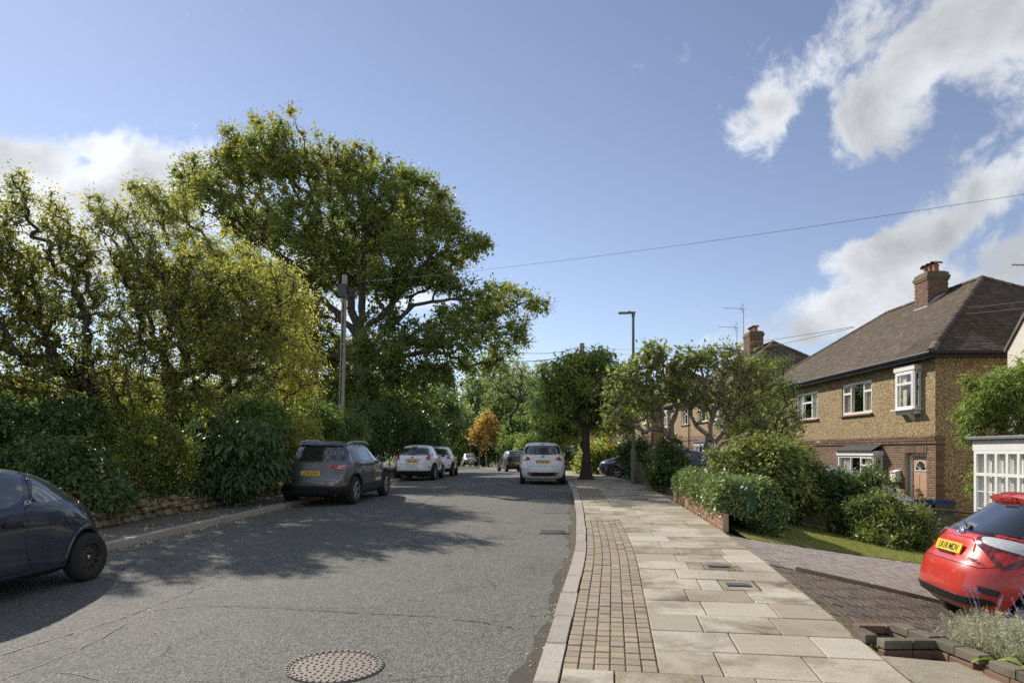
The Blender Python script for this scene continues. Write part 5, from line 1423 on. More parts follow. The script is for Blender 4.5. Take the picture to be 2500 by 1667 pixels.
bush('rear_thicket', 'far thicket seen through the gaps of the left trees', [PB(100, 1010, 30, 150, 80), PB(300, 980, 30, 130, 70), PB(-100, 1000, 28, 150, 90), PB(500, 990, 32, 130, 60), PB(20, 1060, 24, 200, 50)], 420, 60, 'l_green', .14, .55)
# --- background trees down the street
FARW = [(1075, 1010, 78, 55, 90, 'l_green', 'dark rounded tree above the two white cars'), (1120, 1040, 92, 45, 60, 'l_far', 'pale green tree behind the small orange tree'),
        (1165, 960, 104, 45, 70, 'l_far', 'hazy tall tree over the orange tree'), (1225, 1000, 96, 48, 75, 'l_green', 'dark tree right of the orange tree'),
        (1280, 960, 112, 50, 75, 'l_far', 'hazy green tree between the orange tree and the street tree'), (1330, 1010, 90, 55, 75, 'l_green', 'full green tree behind the street tree'),
        (1215, 910, 125, 60, 60, 'l_far', 'airy treetop seen under the oak tip'), (1330, 930, 130, 60, 60, 'l_far', 'distant treetop touching the street tree crown'),
        (1030, 1040, 70, 45, 60, 'l_dark', 'dark tree at the bend behind the second white car'), (1400, 1000, 120, 60, 60, 'l_far', 'far tree hidden mostly by the street tree'),
        (1270, 1060, 76, 40, 45, 'l_green', 'low tree beside the thin distant lamp post'), (1180, 1080, 100, 50, 40, 'l_dark', 'dark low thicket behind the silver small car')]
for (px, py, Y, rx, rz, lf, lab) in FARW:
    b = rooted(px, 1140, Y, -.2); k = Y / F
    plant('background_tree', lab, 'tree', b, [PB(px, py, Y, rx, rz), PB(px - rx * .5, py + rz * .45, Y, rx * .7, rz * .6), PB(px + rx * .5, py + rz * .4, Y - 2, rx * .7, rz * .6), PB(px + rx * .1, py + rz * .9, Y, rx * .8, rz * .5)],
          210, 60, lf, .30, .9, 'bark', [(0, 0, 0), (.1, 0, 1.6)], group='trees closing the end of the street', rtip=.03, rmax=.25, shell=.4, twigs=1)
# thin bare-stemmed tree against the sky
b = rooted(1246, 1130, 75, -.2)
plant('sparse_tree', 'thin open tree with bare forking stems against the sky gap', 'tree', b, [PB(1246, 930, 75, 45, 55), PB(1210, 960, 75, 25, 35), PB(1280, 950, 75, 25, 40)], 110, 22, 'l_far', .2, .7, 'bark', [(0, 0, 0), (0, 0, 3), (0, 0, 5.5)], rtip=.03, rmax=.16, shell=.5, twigs=2)
# left beyond: field trees so that the gaps do not show a bare horizon
for i, (px, py, Y, rx, rz) in enumerate([(60, 1000, 70, 150, 60), (330, 1010, 80, 150, 55), (600, 1000, 85, 150, 60), (850, 1000, 90, 130, 70), (-250, 1000, 70, 160, 70)]):
    b = rooted(px, 1130, Y, -1)
    plant('background_tree', ('distant tree through the far left stems', 'distant tree behind the hawthorn', 'distant tree behind the drooping laurel', 'distant tree behind the telegraph pole foot', 'distant tree beyond the left edge')[i], 'tree', b,
          [PB(px, py, Y, rx, rz), PB(px, py + rz, Y, rx, rz)], 200, 60, 'l_green', .45, 1.6, 'bark', [(0, 0, 0), (.1, 0, 1.6)], group='trees beyond the left thicket', rtip=.03, rmax=.25, shell=.3, twigs=0)
for i, (px, py, Y, rx, rz, lf, lab) in enumerate([(1095, 1095, 88, 45, 30, 'l_green', 'green hedge mass left of the silver small car'), (1145, 1085, 92, 45, 35, 'l_dark', 'dark hedge directly behind the silver small car'),
        (1210, 1095, 92, 40, 30, 'l_dark', 'dark hedge behind the orange tree trunk'), (1255, 1095, 70, 30, 30, 'l_green', 'green hedge behind the aubergine car'), (1300, 1090, 60, 35, 30, 'l_green', 'green hedge behind the white hatchback roof'),
        (1345, 1100, 56, 35, 28, 'l_dark', 'dark hedge between the white hatchback and the street tree'), (1060, 1100, 60, 30, 35, 'l_dark', 'dark hedge past the second white car')]):
    bush('roadside_hedge', lab, [PB(px, py, Y, rx, rz), PB(px - rx * .6, py + rz * .4, Y, rx * .7, rz * .7), PB(px + rx * .6, py + rz * .4, Y, rx * .7, rz * .7)], 170, 60, lf, .16, .5, cat='hedge', group='hedges at the far bend')
# orange young tree with its stake
b = rooted(1188, 1139, 84, 0)
plant('young_orange_tree', 'small street tree with orange autumn crown beside the silver car', 'tree', b, [PB(1185, 1055, 84, 38, 40), PB(1160, 1065, 84, 22, 22), PB(1215, 1065, 84, 24, 20), PB(1182, 1025, 84, 18, 22)], 130, 60, 'l_orange', .2, .6, 'bark_pale', [(0, 0, 0), (0, 0, 1.2), (0, 0, 2.2)], rtip=.02, rmax=.1, shell=.4, twigs=1)
st = thing('tree_stake', 'pale wooden stake supporting the small orange tree', 'stake', (b.x - .9, b.y - .2, b.z)); m = MB(); m.bar((0, 0, 0), (.05, 0, 3.0), .07, n=8); m.build('post', M['bark_pale'], st)
st = thing('tree_stake', 'green post standing left of the small orange tree', 'stake', (b.x - 1.9, b.y - 1, b.z)); m = MB(); m.bar((0, 0, 0), (.0, 0, 3.2), .08, n=8); m.build('post', M['postgrey'], st)
# --- street tree on the right pavement
bt = Vector((kp(28.2, .85)[0], 28.2, float(pav(28.2)) - .05))
trk = [(0, 0, 0), (.03, 0, .8), (0, 0, 1.7), (-.05, 0, 2.3)]
plant('street_tree', 'dark round street tree with thick trunk standing in the pavement', 'tree', bt,
      [PB(*q) for q in [(1400, 905, 28, 60, 40), (1460, 900, 28, 60, 40), (1360, 920, 27.5, 45, 45), (1410, 960, 28, 85, 50), (1490, 950, 28, 70, 45), (1350, 990, 28, 45, 45), (1440, 1010, 28.5, 75, 40), (1510, 1000, 28, 50, 40), (1420, 875, 28, 40, 20), (1470, 872, 28, 40, 22)]],
      430, 56, 'l_brown', .145, .32, 'bark', trk, rtip=.013, rmax=.16, bf=.35, shell=.45, droop=.45, aspect=.42, twigs=2)
m = MB(); m.lathe([(.62, -.1), (.5, .02), (.32, .10), (.24, .3), (.19, .7), (.17, 1.1)], 14, c=(0, 0, 0), caps=False)
TT = [o for o in COL.objects if o.name == 'street_tree'][0]; m.build('root_flare', M['bark'], TT, 60)
b = rooted(1430, 1120, 31, 0)
plant('lime_green_tree', 'bright lime green low crown behind the street tree trunk', 'tree', b, [PB(1350, 1045, 32, 45, 45), PB(1410, 1030, 32, 50, 50), PB(1470, 1020, 32, 60, 45), PB(1350, 1075, 31.5, 30, 25), PB(1520, 1030, 32, 35, 35)], 300, 65, 'l_lime', .13, .36, 'bark', [(0, 0, 0), (0, 0, 1.)], rtip=.01, rmax=.1, shell=.5, droop=.7, aspect=.4)
# --- pale stemmed garden trees
b = rooted(1668, 1152, 20.5, 0)
plant('magnolia_tree', 'open pale-stemmed tree with big two-tone leaves, left one of the garden pair', 'tree', b,
      [PB(*q) for q in [(1560, 900, 20.5, 60, 50), (1600, 860, 20.5, 35, 30), (1510, 950, 20, 55, 60), (1580, 980, 20.5, 60, 50), (1530, 1030, 20.5, 35, 22), (1640, 930, 20.5, 50, 55), (1500, 1020, 20.2, 35, 40), (1650, 870, 21, 20, 20)]],
      200, 15, 'l_haw', .13, .3, 'bark_pale', rel(b, [b, P(1655, 1110, 20.5), P(1640, 1070, 20.5)]), rtip=.011, rmax=.085, bf=.7, shell=.35, tint_hi=.55, aspect=.7, twigs=7,
      extra_targets=[P(1600, 1020, 20.4), P(1570, 960, 20.4), P(1650, 990, 20.6), P(1550, 1040, 20.3), P(1620, 1050, 20.5)])
b = rooted(1733, 1142, 20, 0)
plant('magnolia_tree', 'dense pale-stemmed tree with twiggy crown, right one of the garden pair', 'tree', b,
      [PB(*q) for q in [(1700, 880, 20, 55, 40), (1770, 880, 20, 60, 45), (1830, 910, 20, 55, 45), (1720, 960, 20, 65, 55), (1800, 980, 20, 65, 55), (1870, 960, 20.3, 45, 50), (1850, 1040, 20, 40, 30), (1650, 950, 20.2, 30, 30)]],
      300, 17, 'l_haw', .10, .27, 'bark_pale', rel(b, [b, P(1738, 1110, 20), P(1745, 1080, 20)]), rtip=.010, rmax=.075, bf=.7, shell=.3, tint_hi=.55, aspect=.6, twigs=7,
      extra_targets=[P(1740, 1020, 20), P(1760, 960, 20), P(1800, 1000, 20), P(1700, 1040, 20), P(1830, 960, 20.1)])
bush('tall_shrub', 'tall fine-leaved shrub hiding the left end of the near house', [PB(1870, 1020, 21.5, 65, 60), PB(1900, 960, 22, 45, 50), PB(1850, 900, 22, 50, 40), PB(1930, 1030, 22, 35, 50), PB(1800, 1040, 21.5, 60, 50), PB(1900, 1080, 21, 60, 40), PB(1905, 890, 22, 28, 25)], 440, 42, 'l_green', .055, .27, twigs=3, rmax=.05, shell=.3)
# --- right side hedges and bushes
bush('round_laurel_bush', 'large rounded yellow green laurel bush behind the clipped hedge', [PB(1870, 1180, 15.5, 120, 90), PB(1800, 1170, 15.3, 70, 80), PB(1940, 1190, 15.6, 70, 80), PB(1870, 1120, 15.6, 100, 45), PB(1880, 1220, 15.2, 105, 50)], 680, 64, 'l_laurel', .095, .21, shell=.72, droop=.3, aspect=.42, yellow=lambda p: np.full(len(p), .5))
bush('rhododendron_bush', 'pointed-leaf rhododendron at the end of the lawn by the red car', [PB(2190, 1285, 13.2, 80, 60), PB(2130, 1260, 13.4, 60, 55), PB(2235, 1300, 13, 45, 45), PB(2170, 1240, 13.5, 35, 35), PB(2170, 1320, 13, 85, 35)], 460, 46, 'l_laurel', .085, .17, shell=.6, aspect=.28, tint_hi=.85)
bush('dark_leggy_shrub', 'dark leggy shrub with bare stems against the board fence', [PB(2040, 1205, 15, 65, 42), PB(2000, 1180, 15.2, 50, 40), PB(2090, 1200, 14.8, 50, 42), PB(2070, 1275, 14.2, 55, 40), PB(2120, 1175, 15.2, 28, 22)], 230, 38, 'l_dark', .085, .2, shell=.35, rtip=.006, twigs=2)
bush('climbing_rose', 'thin climbing shrub on the brick wall left of the front door', [PB(2155, 1190, 21.5, 38, 40), PB(2130, 1150, 22, 25, 30), PB(2180, 1220, 21.2, 35, 30), PB(2110, 1180, 22.5, 30, 30)], 150, 38, 'l_green', .055, .16)
bush('leafy_shrub', 'feathery bright green shrub above the white bay window', [PB(2440, 960, 16.9, 62, 50), PB(2490, 930, 16.9, 60, 50), PB(2400, 1010, 17.1, 50, 40), PB(2370, 1060, 17.3, 28, 30), PB(2470, 1020, 16.8, 60, 40), PB(2385, 1180, 17.4, 18, 40), PB(2370, 940, 17.3, 22, 20)], 320, 62, 'l_lime', .10, .19, aspect=.24, droop=.5, shell=.45, tint_hi=.6)
bush('ivy_shrub', 'dark ivy-leaved shrub between the brick pier and the clipped hedge', [PB(1620, 1130, 20.5, 45, 45), PB(1660, 1160, 20, 40, 40), PB(1600, 1165, 20.5, 30, 25), PB(1640, 1100, 20.8, 35, 30)], 240, 60, 'l_dark', .075, .2)
bush('purple_shrub', 'dark purplish shrub left of the lamp post', [PB(1540, 1110, 27, 38, 35), PB(1560, 1140, 26.5, 35, 35), PB(1560, 1090, 27, 30, 20)], 220, 60, 'l_dark', .08, .24)
t = bush('flowering_shrub', 'green garden shrub topped with yellow flowers behind the street tree', [PB(1475, 1110, 36.5, 50, 35), PB(1440, 1130, 36.5, 40, 30), PB(1510, 1120, 37, 35, 30)], 240, 60, 'l_lime', .12, .34)
C, _ = blob_points([PB(1475, 1090, 35.8, 52, 16)], 26, .8); V, Fq, tt = leaves(np.repeat(C, 5, 0) + rng.normal(0, .06, (130, 3)), .10, rng.random(130), aspect=.9)
o = link('flowers', mesh_np('flowers', V - np.array(t.location)[None], Fq, tt), t, M['yellowfl'])
bush('yellow_shrub', 'small golden shrub beside the far white hatchback', [PB(1280, 1095, 62, 18, 14)], 60, 60, 'l_ash', .2, .4, tint_lo=.6)
# clipped hedge: leaves over a box-like body
def clipped(name, label, path, hw, z0f, h, leaf, size, n, cat='hedge'):
    t = thing(name, label, cat, (path[0][0], path[0][1], 0)); b = np.array([path[0][0], path[0][1], 0.])
    Pn = np.array(path); seg = np.hypot(*np.diff(Pn, axis=0).T); cum = np.concatenate([[0], np.cumsum(seg)]); L = cum[-1]
    def at(q, side, zz):
        x = np.interp(q, cum, Pn[:, 0]); y = np.interp(q, cum, Pn[:, 1]); d = Pn[-1] - Pn[0]; d = d / np.hypot(*d)
        bul = 1 + .12 * np.sin(q * 2.3) + .07 * np.sin(q * 5.1 + 1)
        ht = h * (1 + .08 * np.sin(q * 1.9 + .5)) ; ww = hw * bul
        e = np.minimum(1, np.sqrt(np.clip(np.minimum(q, L - q) / .35, 0.02, 1)))
        a = side * np.pi / 2; px_ = np.sign(np.sin(a)) * np.abs(np.sin(a)) ** .45; pz = np.abs(np.cos(a)) ** .45
        lo = zz
        z = z0f(y) + np.where(np.abs(side) < 1, ht * e * (.0 + pz) * 1.0, 0) * lo
        return x + d[1] * px_ * ww * e, y - d[0] * px_ * ww * e, z
    q = rng.uniform(0, L, n); sd = rng.uniform(-1, 1, n); x, y, z = at(q, sd, rng.uniform(.80, 1.0, n) ** .6)
    C = np.stack([x, y, z], -1) + rng.normal(0, .035, (n, 3)); keep = C[:, 2] > z0f(C[:, 1]) - .12; C = C[keep] - b
    V, Fq, tt = leaves(C, size, rng.random(len(C)) ** 1.5 * .9, .3, .75, .6)
    link('foliage', mesh_np('foliage', V, Fq, tt), t, M[leaf])
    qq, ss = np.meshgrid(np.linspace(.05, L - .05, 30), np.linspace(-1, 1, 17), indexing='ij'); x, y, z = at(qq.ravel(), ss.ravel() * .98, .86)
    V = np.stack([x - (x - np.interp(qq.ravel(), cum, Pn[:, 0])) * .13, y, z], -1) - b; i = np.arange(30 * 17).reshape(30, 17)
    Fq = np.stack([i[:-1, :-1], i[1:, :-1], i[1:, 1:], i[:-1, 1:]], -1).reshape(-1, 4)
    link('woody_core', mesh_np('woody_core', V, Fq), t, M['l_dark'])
    k = rng.choice(len(C), 300); e = C[k]; s_ = e.copy(); s_[:, 2] -= .35; s_[:, :2] += rng.normal(0, .1, (300, 2))
    V, Fq = frusta(s_, e, np.full(300, .006), np.full(300, .003), 3); link('stems', mesh_np('stems', V, Fq), t, M['bark'])
    return t
clipped('clipped_ivy_hedge', 'clipped ivy hedge spilling over the low brick wall', [kp(11.85, PW + .52), kp(13.5, PW + .5), kp(15.6, PW + .5), kp(17.5, PW + .45)], .50, lambda y: pav(y) + .16, .66, 'l_ivy', .055, 21000)
clipped('lower_hedge_skirt', 'ivy trailing down the garden side of the clipped hedge', [kp(11.9, PW + .85), kp(14, PW + .9), kp(15.6, PW + .9)], .28, lambda y: pav(y) - .25, .85, 'l_ivy', .055, 9000)
# groundcover on the left bank, dead leaves along the kerbs
def scatter(name, n, fu, size, leaf, zf, **k):
    S, U = fu(n); X, Y = K(S, U); C = np.stack([X, Y, zf(S, U, Y)], -1); V, Fq, tt = leaves(C, size, rng.random(n), **k)
    o = link(name, mesh_np(name, V, Fq, tt), None, M[leaf]); tag(o, kind='stuff'); return o
bk_z = lambda s, u, y: ZR(y) + .34 + .5 * np.clip((-u - 8.35) / 5, 0, 1)
scatter('undergrowth', 16000, lambda n: (rng.uniform(SofY(9.5), SofY(34), n), -8.6 - np.abs(rng.normal(0, 1.8, n))), .07, 'l_dark', lambda s, u, y: bk_z(s, u, y) + np.abs(rng.normal(0, .14, len(y))))
scatter('leaf_litter', 9000, lambda n: (rng.uniform(SofY(8), SofY(32), n), -8.45 - np.abs(rng.normal(0, .6, n))), .045, 'l_litter', lambda s, u, y: bk_z(s, u, y) + .01, up=3.)
def lit_u(n):
    s = rng.uniform(SofY(7), SofY(28), n); r = rng.random(n)
    u = np.where(r < .55, -6.97 + np.abs(rng.normal(0, .10, n)), -7.2 - rng.random(n) ** 1.5 * 1.15); return s, u
def lit_z(s, u, y): return np.where(u > -7, ZR(y) + .012, ZR(y) + .125)
scatter('fallen_leaves', 2600, lit_u, .035, 'l_litter', lit_z, up=4.)
scatter('gutter_leaves', 1500, lambda n: (rng.uniform(SofY(4.5), SofY(26), n), -.03 - np.abs(rng.normal(0, .07, n))), .016, 'l_litter', lambda s, u, y: ZR(y) + .012, up=4.)
scatter('stray_leaves', 110, lambda n: (rng.uniform(SofY(4.5), SofY(26), n), rng.uniform(-5, 2.4, n)), .024, 'l_litter', lambda s, u, y: np.where(u > 0, pav(y) + .014, camber(s, u, y) + .008), up=4.)
moss_line('kerb_weeds', lambda r: (lambda s, u: (float(K(s, u)[0]), float(K(s, u)[1]), float(pav(K(s, u)[1])) - .0))(r.uniform(SofY(4.4), SofY(16)), PW + r.uniform(-.02, .05)), 380, .009, 'l_haw')
# lavender in the planter
LV = thing('lavender_bush', 'silvery lavender with purple flower spikes in the brick planter', 'lavender', (4.0, 4.7, .06))
n = 7000; cx = rng.choice(6, n); cc = np.array([(3.66, 5.25), (3.95, 5.05), (3.72, 4.9), (4.15, 5.3), (3.98, 4.72), (4.3, 5.0)])[cx]
a = rng.uniform(0, 2 * np.pi, n); rr = rng.uniform(0, 1, n) ** .6; h = rng.uniform(.10, .34, n) * (1.1 - .4 * rr)
B = np.stack([cc[:, 0] + np.cos(a) * rr * .12, cc[:, 1] + np.sin(a) * rr * .12, np.full(n, .06)], -1); E = B + np.stack([np.cos(a) * rr * .24, np.sin(a) * rr * .24, h], -1)
base_ = np.array([4.0, 4.7, .06]); V, Fq = frusta(B - base_, E - base_, np.full(n, .0014), np.full(n, .0009), 3)
me = mesh_np('stems', V, Fq, np.repeat(rng.random(n), 6)); link('stems', me, LV, M['l_lav'])
k = np.repeat(np.arange(n), 4); q = rng.uniform(.3, 1, len(k))[:, None]; C = B[k] + (E[k] - B[k]) * q + rng.normal(0, .006, (len(k), 3))
V, Fq, tt = leaves(C - base_, .030, rng.random(len(k)), aspect=.16, up=.2); link('foliage', mesh_np('foliage', V, Fq, tt), LV, M['l_lav'])
for i in range(34):
    c0 = rng.choice(6); x, y = [(3.66, 5.25), (3.95, 5.05), (3.72, 4.9), (4.15, 5.3), (3.98, 4.72), (4.3, 5.0)][c0]; a = rng.uniform(0, 6.28); hh = rng.uniform(.33, .48)
    p0 = np.array([x, y, .1]) - base_; p1 = p0 + np.array([math.cos(a) * .16, math.sin(a) * .16, hh]); m = MB(); m.bar(p0, p1, .0016, n=4)
    for q in range(6):
        c = Vector(p0).lerp(Vector(p1), .84 + .03 * q); 
        for w_ in range(3): m.box(c + Vector((rnd.uniform(-.006, .006), rnd.uniform(-.006, .006), 0)), (.006, .006, .009), rz=rnd.random() * 3, m=1)
    m.build('flower_spike', [M['l_lav'], M['purple']], LV)
bp = thing('broadleaf_plant', 'large-leaved green plant at the lower right corner', 'plant', (3.50, 4.72, .06))
for i in range(16):
    a = rng.uniform(0, 6.28); L_ = rng.uniform(.14, .26); x0, y0 = rng.uniform(-.15, .25), rng.uniform(-.15, .15); vs = []
    for j in range(7):
        q = j / 6; wv = .055 * math.sin(math.pi * min(.98, q + .05)) ** .7; z = .22 * q - .20 * q * q + .05; d = (math.cos(a), math.sin(a)); c = (x0 + d[0] * q * L_, y0 + d[1] * q * L_)
        vs += [(c[0] - d[1] * wv, c[1] + d[0] * wv, z + .01), (c[0], c[1], z - .004), (c[0] + d[1] * wv, c[1] - d[0] * wv, z + .01)]
    fs = []
    for j in range(6): fs += [(3 * j, 3 * j + 1, 3 * j + 4, 3 * j + 3), (3 * j + 1, 3 * j + 2, 3 * j + 5, 3 * j + 4)]
    m = MB(); m.tv = rnd.uniform(.5, 1); m.add(vs, fs); m.build('leaf', M['l_lime'], bp, 80)

# ================================================================== cars
class Car:
    """body given by horizontal outlines: rows (z, y_rear, y_front, half width, rear squareness, front squareness); y forward, origin on the ground at mid length"""
    def __init__(s, rows, ym=0.0):
        A = np.array(rows, float); s.z0, s.z1 = A[0, 0], A[-1, 0]; s.ym = ym
        s.yr, s.yf, s.w, s.nr, s.nf = (pchip(A[:, 0], A[:, i]) for i in range(1, 6))
    def prm(s, z, front):
        z = min(max(z, s.z0), s.z1)
        return float(s.w(z)), float(s.yf(z)) - s.ym if front else s.ym - float(s.yr(z)), float(s.nf(z) if front else s.nr(z))
    def phi(s, f, z):
        c, si = math.cos(f), math.sin(f); w, b, n = s.prm(z, si > 0)
        q = (abs(c) ** n + abs(si) ** n) ** (1 / n)
        return Vector((w * c / q, s.ym + b * si / q, z))
    def side(s, y, z, sg=1):
        w, b, n = s.prm(z, y > s.ym); t = min(abs(y - s.ym) / b, .9995)
        return Vector((sg * w * (1 - t ** n) ** (1 / n), y, z))
    def rear(s, x, z):
        w, b, n = s.prm(z, False); t = min(abs(x) / w, .9995); return Vector((x, s.ym - b * (1 - t ** n) ** (1 / n), z))
    def front(s, x, z):
        w, b, n = s.prm(z, True); t = min(abs(x) / w, .9995); return Vector((x, s.ym + b * (1 - t ** n) ** (1 / n), z))
    def fphi(s, kind, v, z):
        """wrap angle of a point given as ('r', x) or ('s', y) or ('f', x), right hand side positive"""
        p = s.rear(v, z) if kind == 'r' else (s.side(v, z) if kind == 's' else s.front(v, z))
        w, b, n = s.prm(z, p.y > s.ym); return math.atan2((p.y - s.ym) / b, p.x / w)
def resample(poly, step):
    out = []
    for a, b in zip(poly, poly[1:] + poly[:1]):
        a, b = Vector(a), Vector(b); n = max(1, int((b - a).length / step))
        for i in range(n): out.append(tuple(a.lerp(b, i / n)))
    return out
def smooth_poly(poly, r=.25, it=2):
    for _ in range(it):
        out = []
        for a, b in zip(poly, poly[1:] + poly[:1]):
            a, b = Vector(a), Vector(b); out += [tuple(a.lerp(b, r)), tuple(a.lerp(b, 1 - r))]
        poly = out
    return poly
def patch(fn, poly, off=.004, step=.05, skirt=.012, rnd_=True, inward=None):
    """a thin shell following the car surface inside a polygon of surface coordinates"""
    if rnd_: poly = smooth_poly(poly, .18, 2)
    P2 = resample(poly, step); n = len(P2)
    xs = [p[0] for p in P2]; ys = [p[1] for p in P2]; pts = [Vector(p) for p in P2]
    gx_ = np.arange(min(xs) + step / 2, max(xs), step); gy_ = np.arange(min(ys) + step / 2, max(ys), step)
    def inside(x, y):
        c = False; j = n - 1
        for i in range(n):
            if (ys[i] > y) != (ys[j] > y) and x < (xs[j] - xs[i]) * (y - ys[i]) / (ys[j] - ys[i]) + xs[i]: c = not c
            j = i
        return c
    for x in gx_:
        for y in gy_:
            if inside(x, y) and min((p[0] - x) ** 2 + (p[1] - y) ** 2 for p in P2) > (step * .45) ** 2: pts.append(Vector((x, y)))
    vs, es, fs, *_ = delaunay_2d_cdt(pts, [(i, (i + 1) % n) for i in range(n)], [list(range(n))], 1, 1e-6)
    def nrm(u, v):
        e = .012; a = fn(u + e, v) - fn(u - e, v); b = fn(u, v + e) - fn(u, v - e); q = a.cross(b)
        if q.length < 1e-12: return Vector((0, 0, 1))
        q.normalize(); p = fn(u, v); c = Vector((0, 0, .7)); return q if q.dot(p - c) > 0 else -q
    out = []; N_ = []
    for v in vs: p = fn(v[0], v[1]); k = nrm(v[0], v[1]); out.append(p + k * off); N_.append(k)
    m = MB(); m.add(out, fs)
    # skirt along the rim
    base = len(out); rim = list(range(n)) if len(vs) >= n else []
    if rim: m.add([out[i] for i in rim] + [out[i] - N_[i] * skirt for i in rim], [(i, (i + 1) % n, n + (i + 1) % n, n + i) for i in range(n)])
    return m
def mirror(me):
    m2 = me.copy(); 
    for v in m2.vertices: v.co.x = -v.co.x
    m2.flip_normals(); return m2
def car_body(car, arches, ra, paint_, name='body', low=.30, lowmat='black', seg=88, arch_depth=.34, dome=None):
    zs = np.unique(np.concatenate([np.linspace(car.z0, car.z1 - .06, 34), car.z1 - .06 + .06 * np.sin(np.linspace(0, 1, 7) * np.pi / 2), [low, low + .004]]))
    vs, fs = [], []
    for z in zs:
        for i in range(seg): vs.append(tuple(car.phi(2 * math.pi * (i + .5) / seg, float(z))))
    nz_ = len(zs)
    for k in range(nz_ - 1):
        for i in range(seg): j = (i + 1) % seg; fs.append((k * seg + i, k * seg + j, (k + 1) * seg + j, (k + 1) * seg + i))
    fs.append(tuple(reversed(range(seg))))
    # crown the roof
    last = (nz_ - 1) * seg; top = [Vector(vs[last + i]) for i in range(seg)]; ctr = sum(top, Vector()) / seg; pr = last
    for (sc, up) in ((.75, .012), (.45, .022), (.15, .027)):
        b = len(vs)
        for p in top: q = ctr + (p - ctr) * sc; vs.append((q.x, q.y, q.z + up))
        for i in range(seg): j = (i + 1) % seg; fs.append((pr + i, pr + j, b + j, b + i))
        pr = b
    fs.append(tuple(pr + i for i in range(seg)))
    me = bpy.data.meshes.new(name); me.from_pydata(vs, [], fs)
    me.materials.append(M[paint_]); me.materials.append(M[lowmat]); me.materials.append(M['black'])
    for p in me.polygons: p.material_index = 1 if p.center.z < low else 0
    o = bpy.data.objects.new(name, me); COL.objects.link(o)
    # wheel arches
    c = MB(); W = float(max(car.w(z) for z in zs))
    for y in arches:
        for sg in (-1, 1):
            n = 36; r = []
            for xx in (sg * (W - arch_depth), sg * (W + .2)):
                for i in range(n): t = 2 * math.pi * i / n; r.append((xx, y[0] + math.cos(t) * y[2], y[1] + math.sin(t) * y[2]))
            c.add(r, [(i, (i + 1) % n, n + (i + 1) % n, n + i) for i in range(n)] + [tuple(reversed(range(n))), tuple(range(n, 2 * n))], 0)
    cm = c.mesh('cutter'); cm.materials.append(M['black']); cut = bpy.data.objects.new('cutter', cm); COL.objects.link(cut)
    md = o.modifiers.new('b', 'BOOLEAN'); md.operation = 'DIFFERENCE'; md.object = cut; md.solver = 'EXACT'
    try: md.material_mode = 'TRANSFER'
    except Exception: pass
    dg = bpy.context.evaluated_depsgraph_get(); dg.update()
    me2 = bpy.data.meshes.new_from_object(o.evaluated_get(dg)); me2.name = name
    bpy.data.objects.remove(o); bpy.data.objects.remove(cut)
    me2.polygons.foreach_set('use_smooth', [True] * len(me2.polygons)); me2.set_sharp_from_angle(angle=R(38))
    return me2
def wheel(parent, x, y, r, sg, style, wd=.2, name='wheel'):
    t = thing(name, None, None, (x, y, r)); t.parent = parent
    m = MB(); h = wd / 2; rr = r * .64
    m.lathe([(rr, -h * .92), (rr + .02, -h), (r - .035, -h), (r - .01, -h * .8), (r, -h * .55), (r, h * .55), (r - .01, h * .8), (r - .035, h), (rr + .02, h), (rr, h * .92), (rr, 0)], 40, axis='X', caps=False)
    m.build('tyre', M['rubber'], t, 40)
    f = sg * h
    if style == 'steel':
        m = MB(); m.lathe([(rr + .004, f * .95), (rr - .012, f * .95), (rr - .025, f * .55), (rr * .72, f * .45), (rr * .55, f * .62), (rr * .30, f * .62), (rr * .26, f * .40), (.001, f * .40)], 36, axis='X', caps=False); m.build('rim', M['steelrim'], t, 50)
        m = MB()
        for i in range(12):
            a = 2 * math.pi * i / 12; m.lathe([(.001, 0), (.020, 0)], 10, axis='X', c=(f * .60, math.cos(a) * rr * .74, math.sin(a) * rr * .74), caps=False)
        m.build('rim_holes', M['ink'], t)
        m = MB(); m.lathe([(.028, 0), (.026, sg * .02), (.001, sg * .026)], 14, axis='X', c=(f * .42, 0, 0), caps=False); m.build('hub_cap', M['chrome'], t, 50)
    else:
        m = MB(); m.lathe([(rr + .004, f * .95), (rr - .014, f * .96), (rr - .022, f * .6), (rr - .022, -f * .3), (.001, -f * .3)], 36, axis='X', caps=False); m.build('rim_barrel', M['alloy_dark'], t, 50)
        m = MB(); ns = 5
        for i in range(ns):
            for dlt in (-.16, .16):
                a = 2 * math.pi * i / ns + .3; a2 = a + dlt
                p0 = Vector((f * .62, math.cos(a + dlt * .5) * .05, math.sin(a + dlt * .5) * .05)); p1 = Vector((f * .86, math.cos(a2) * (rr - .012), math.sin(a2) * (rr - .012)))
                d = p1 - p0; q = d.to_track_quat('Z', 'X').to_matrix().to_4x4(); m.box(p0.lerp(p1, .5), (.024, .03, d.length), M=q, b=.006)
        m.lathe([(.065, f * .5), (.06, f * .72), (.03, f * .76), (.001, f * .76)], 18, axis='X', caps=False)
        m.lathe([(rr - .014, f * .97), (rr + .002, f * .99), (rr + .006, f * .9)], 36, axis='X', caps=False)
        m.build('spokes', M['alloy'], t, 40)
        m = MB(); m.lathe([(rr * .75, -.01), (rr * .75, .01), (.02, .01)], 24, axis='X', c=(0, 0, 0)); m.build('brake_disc', M['steelrim'], t, 40)
    return t
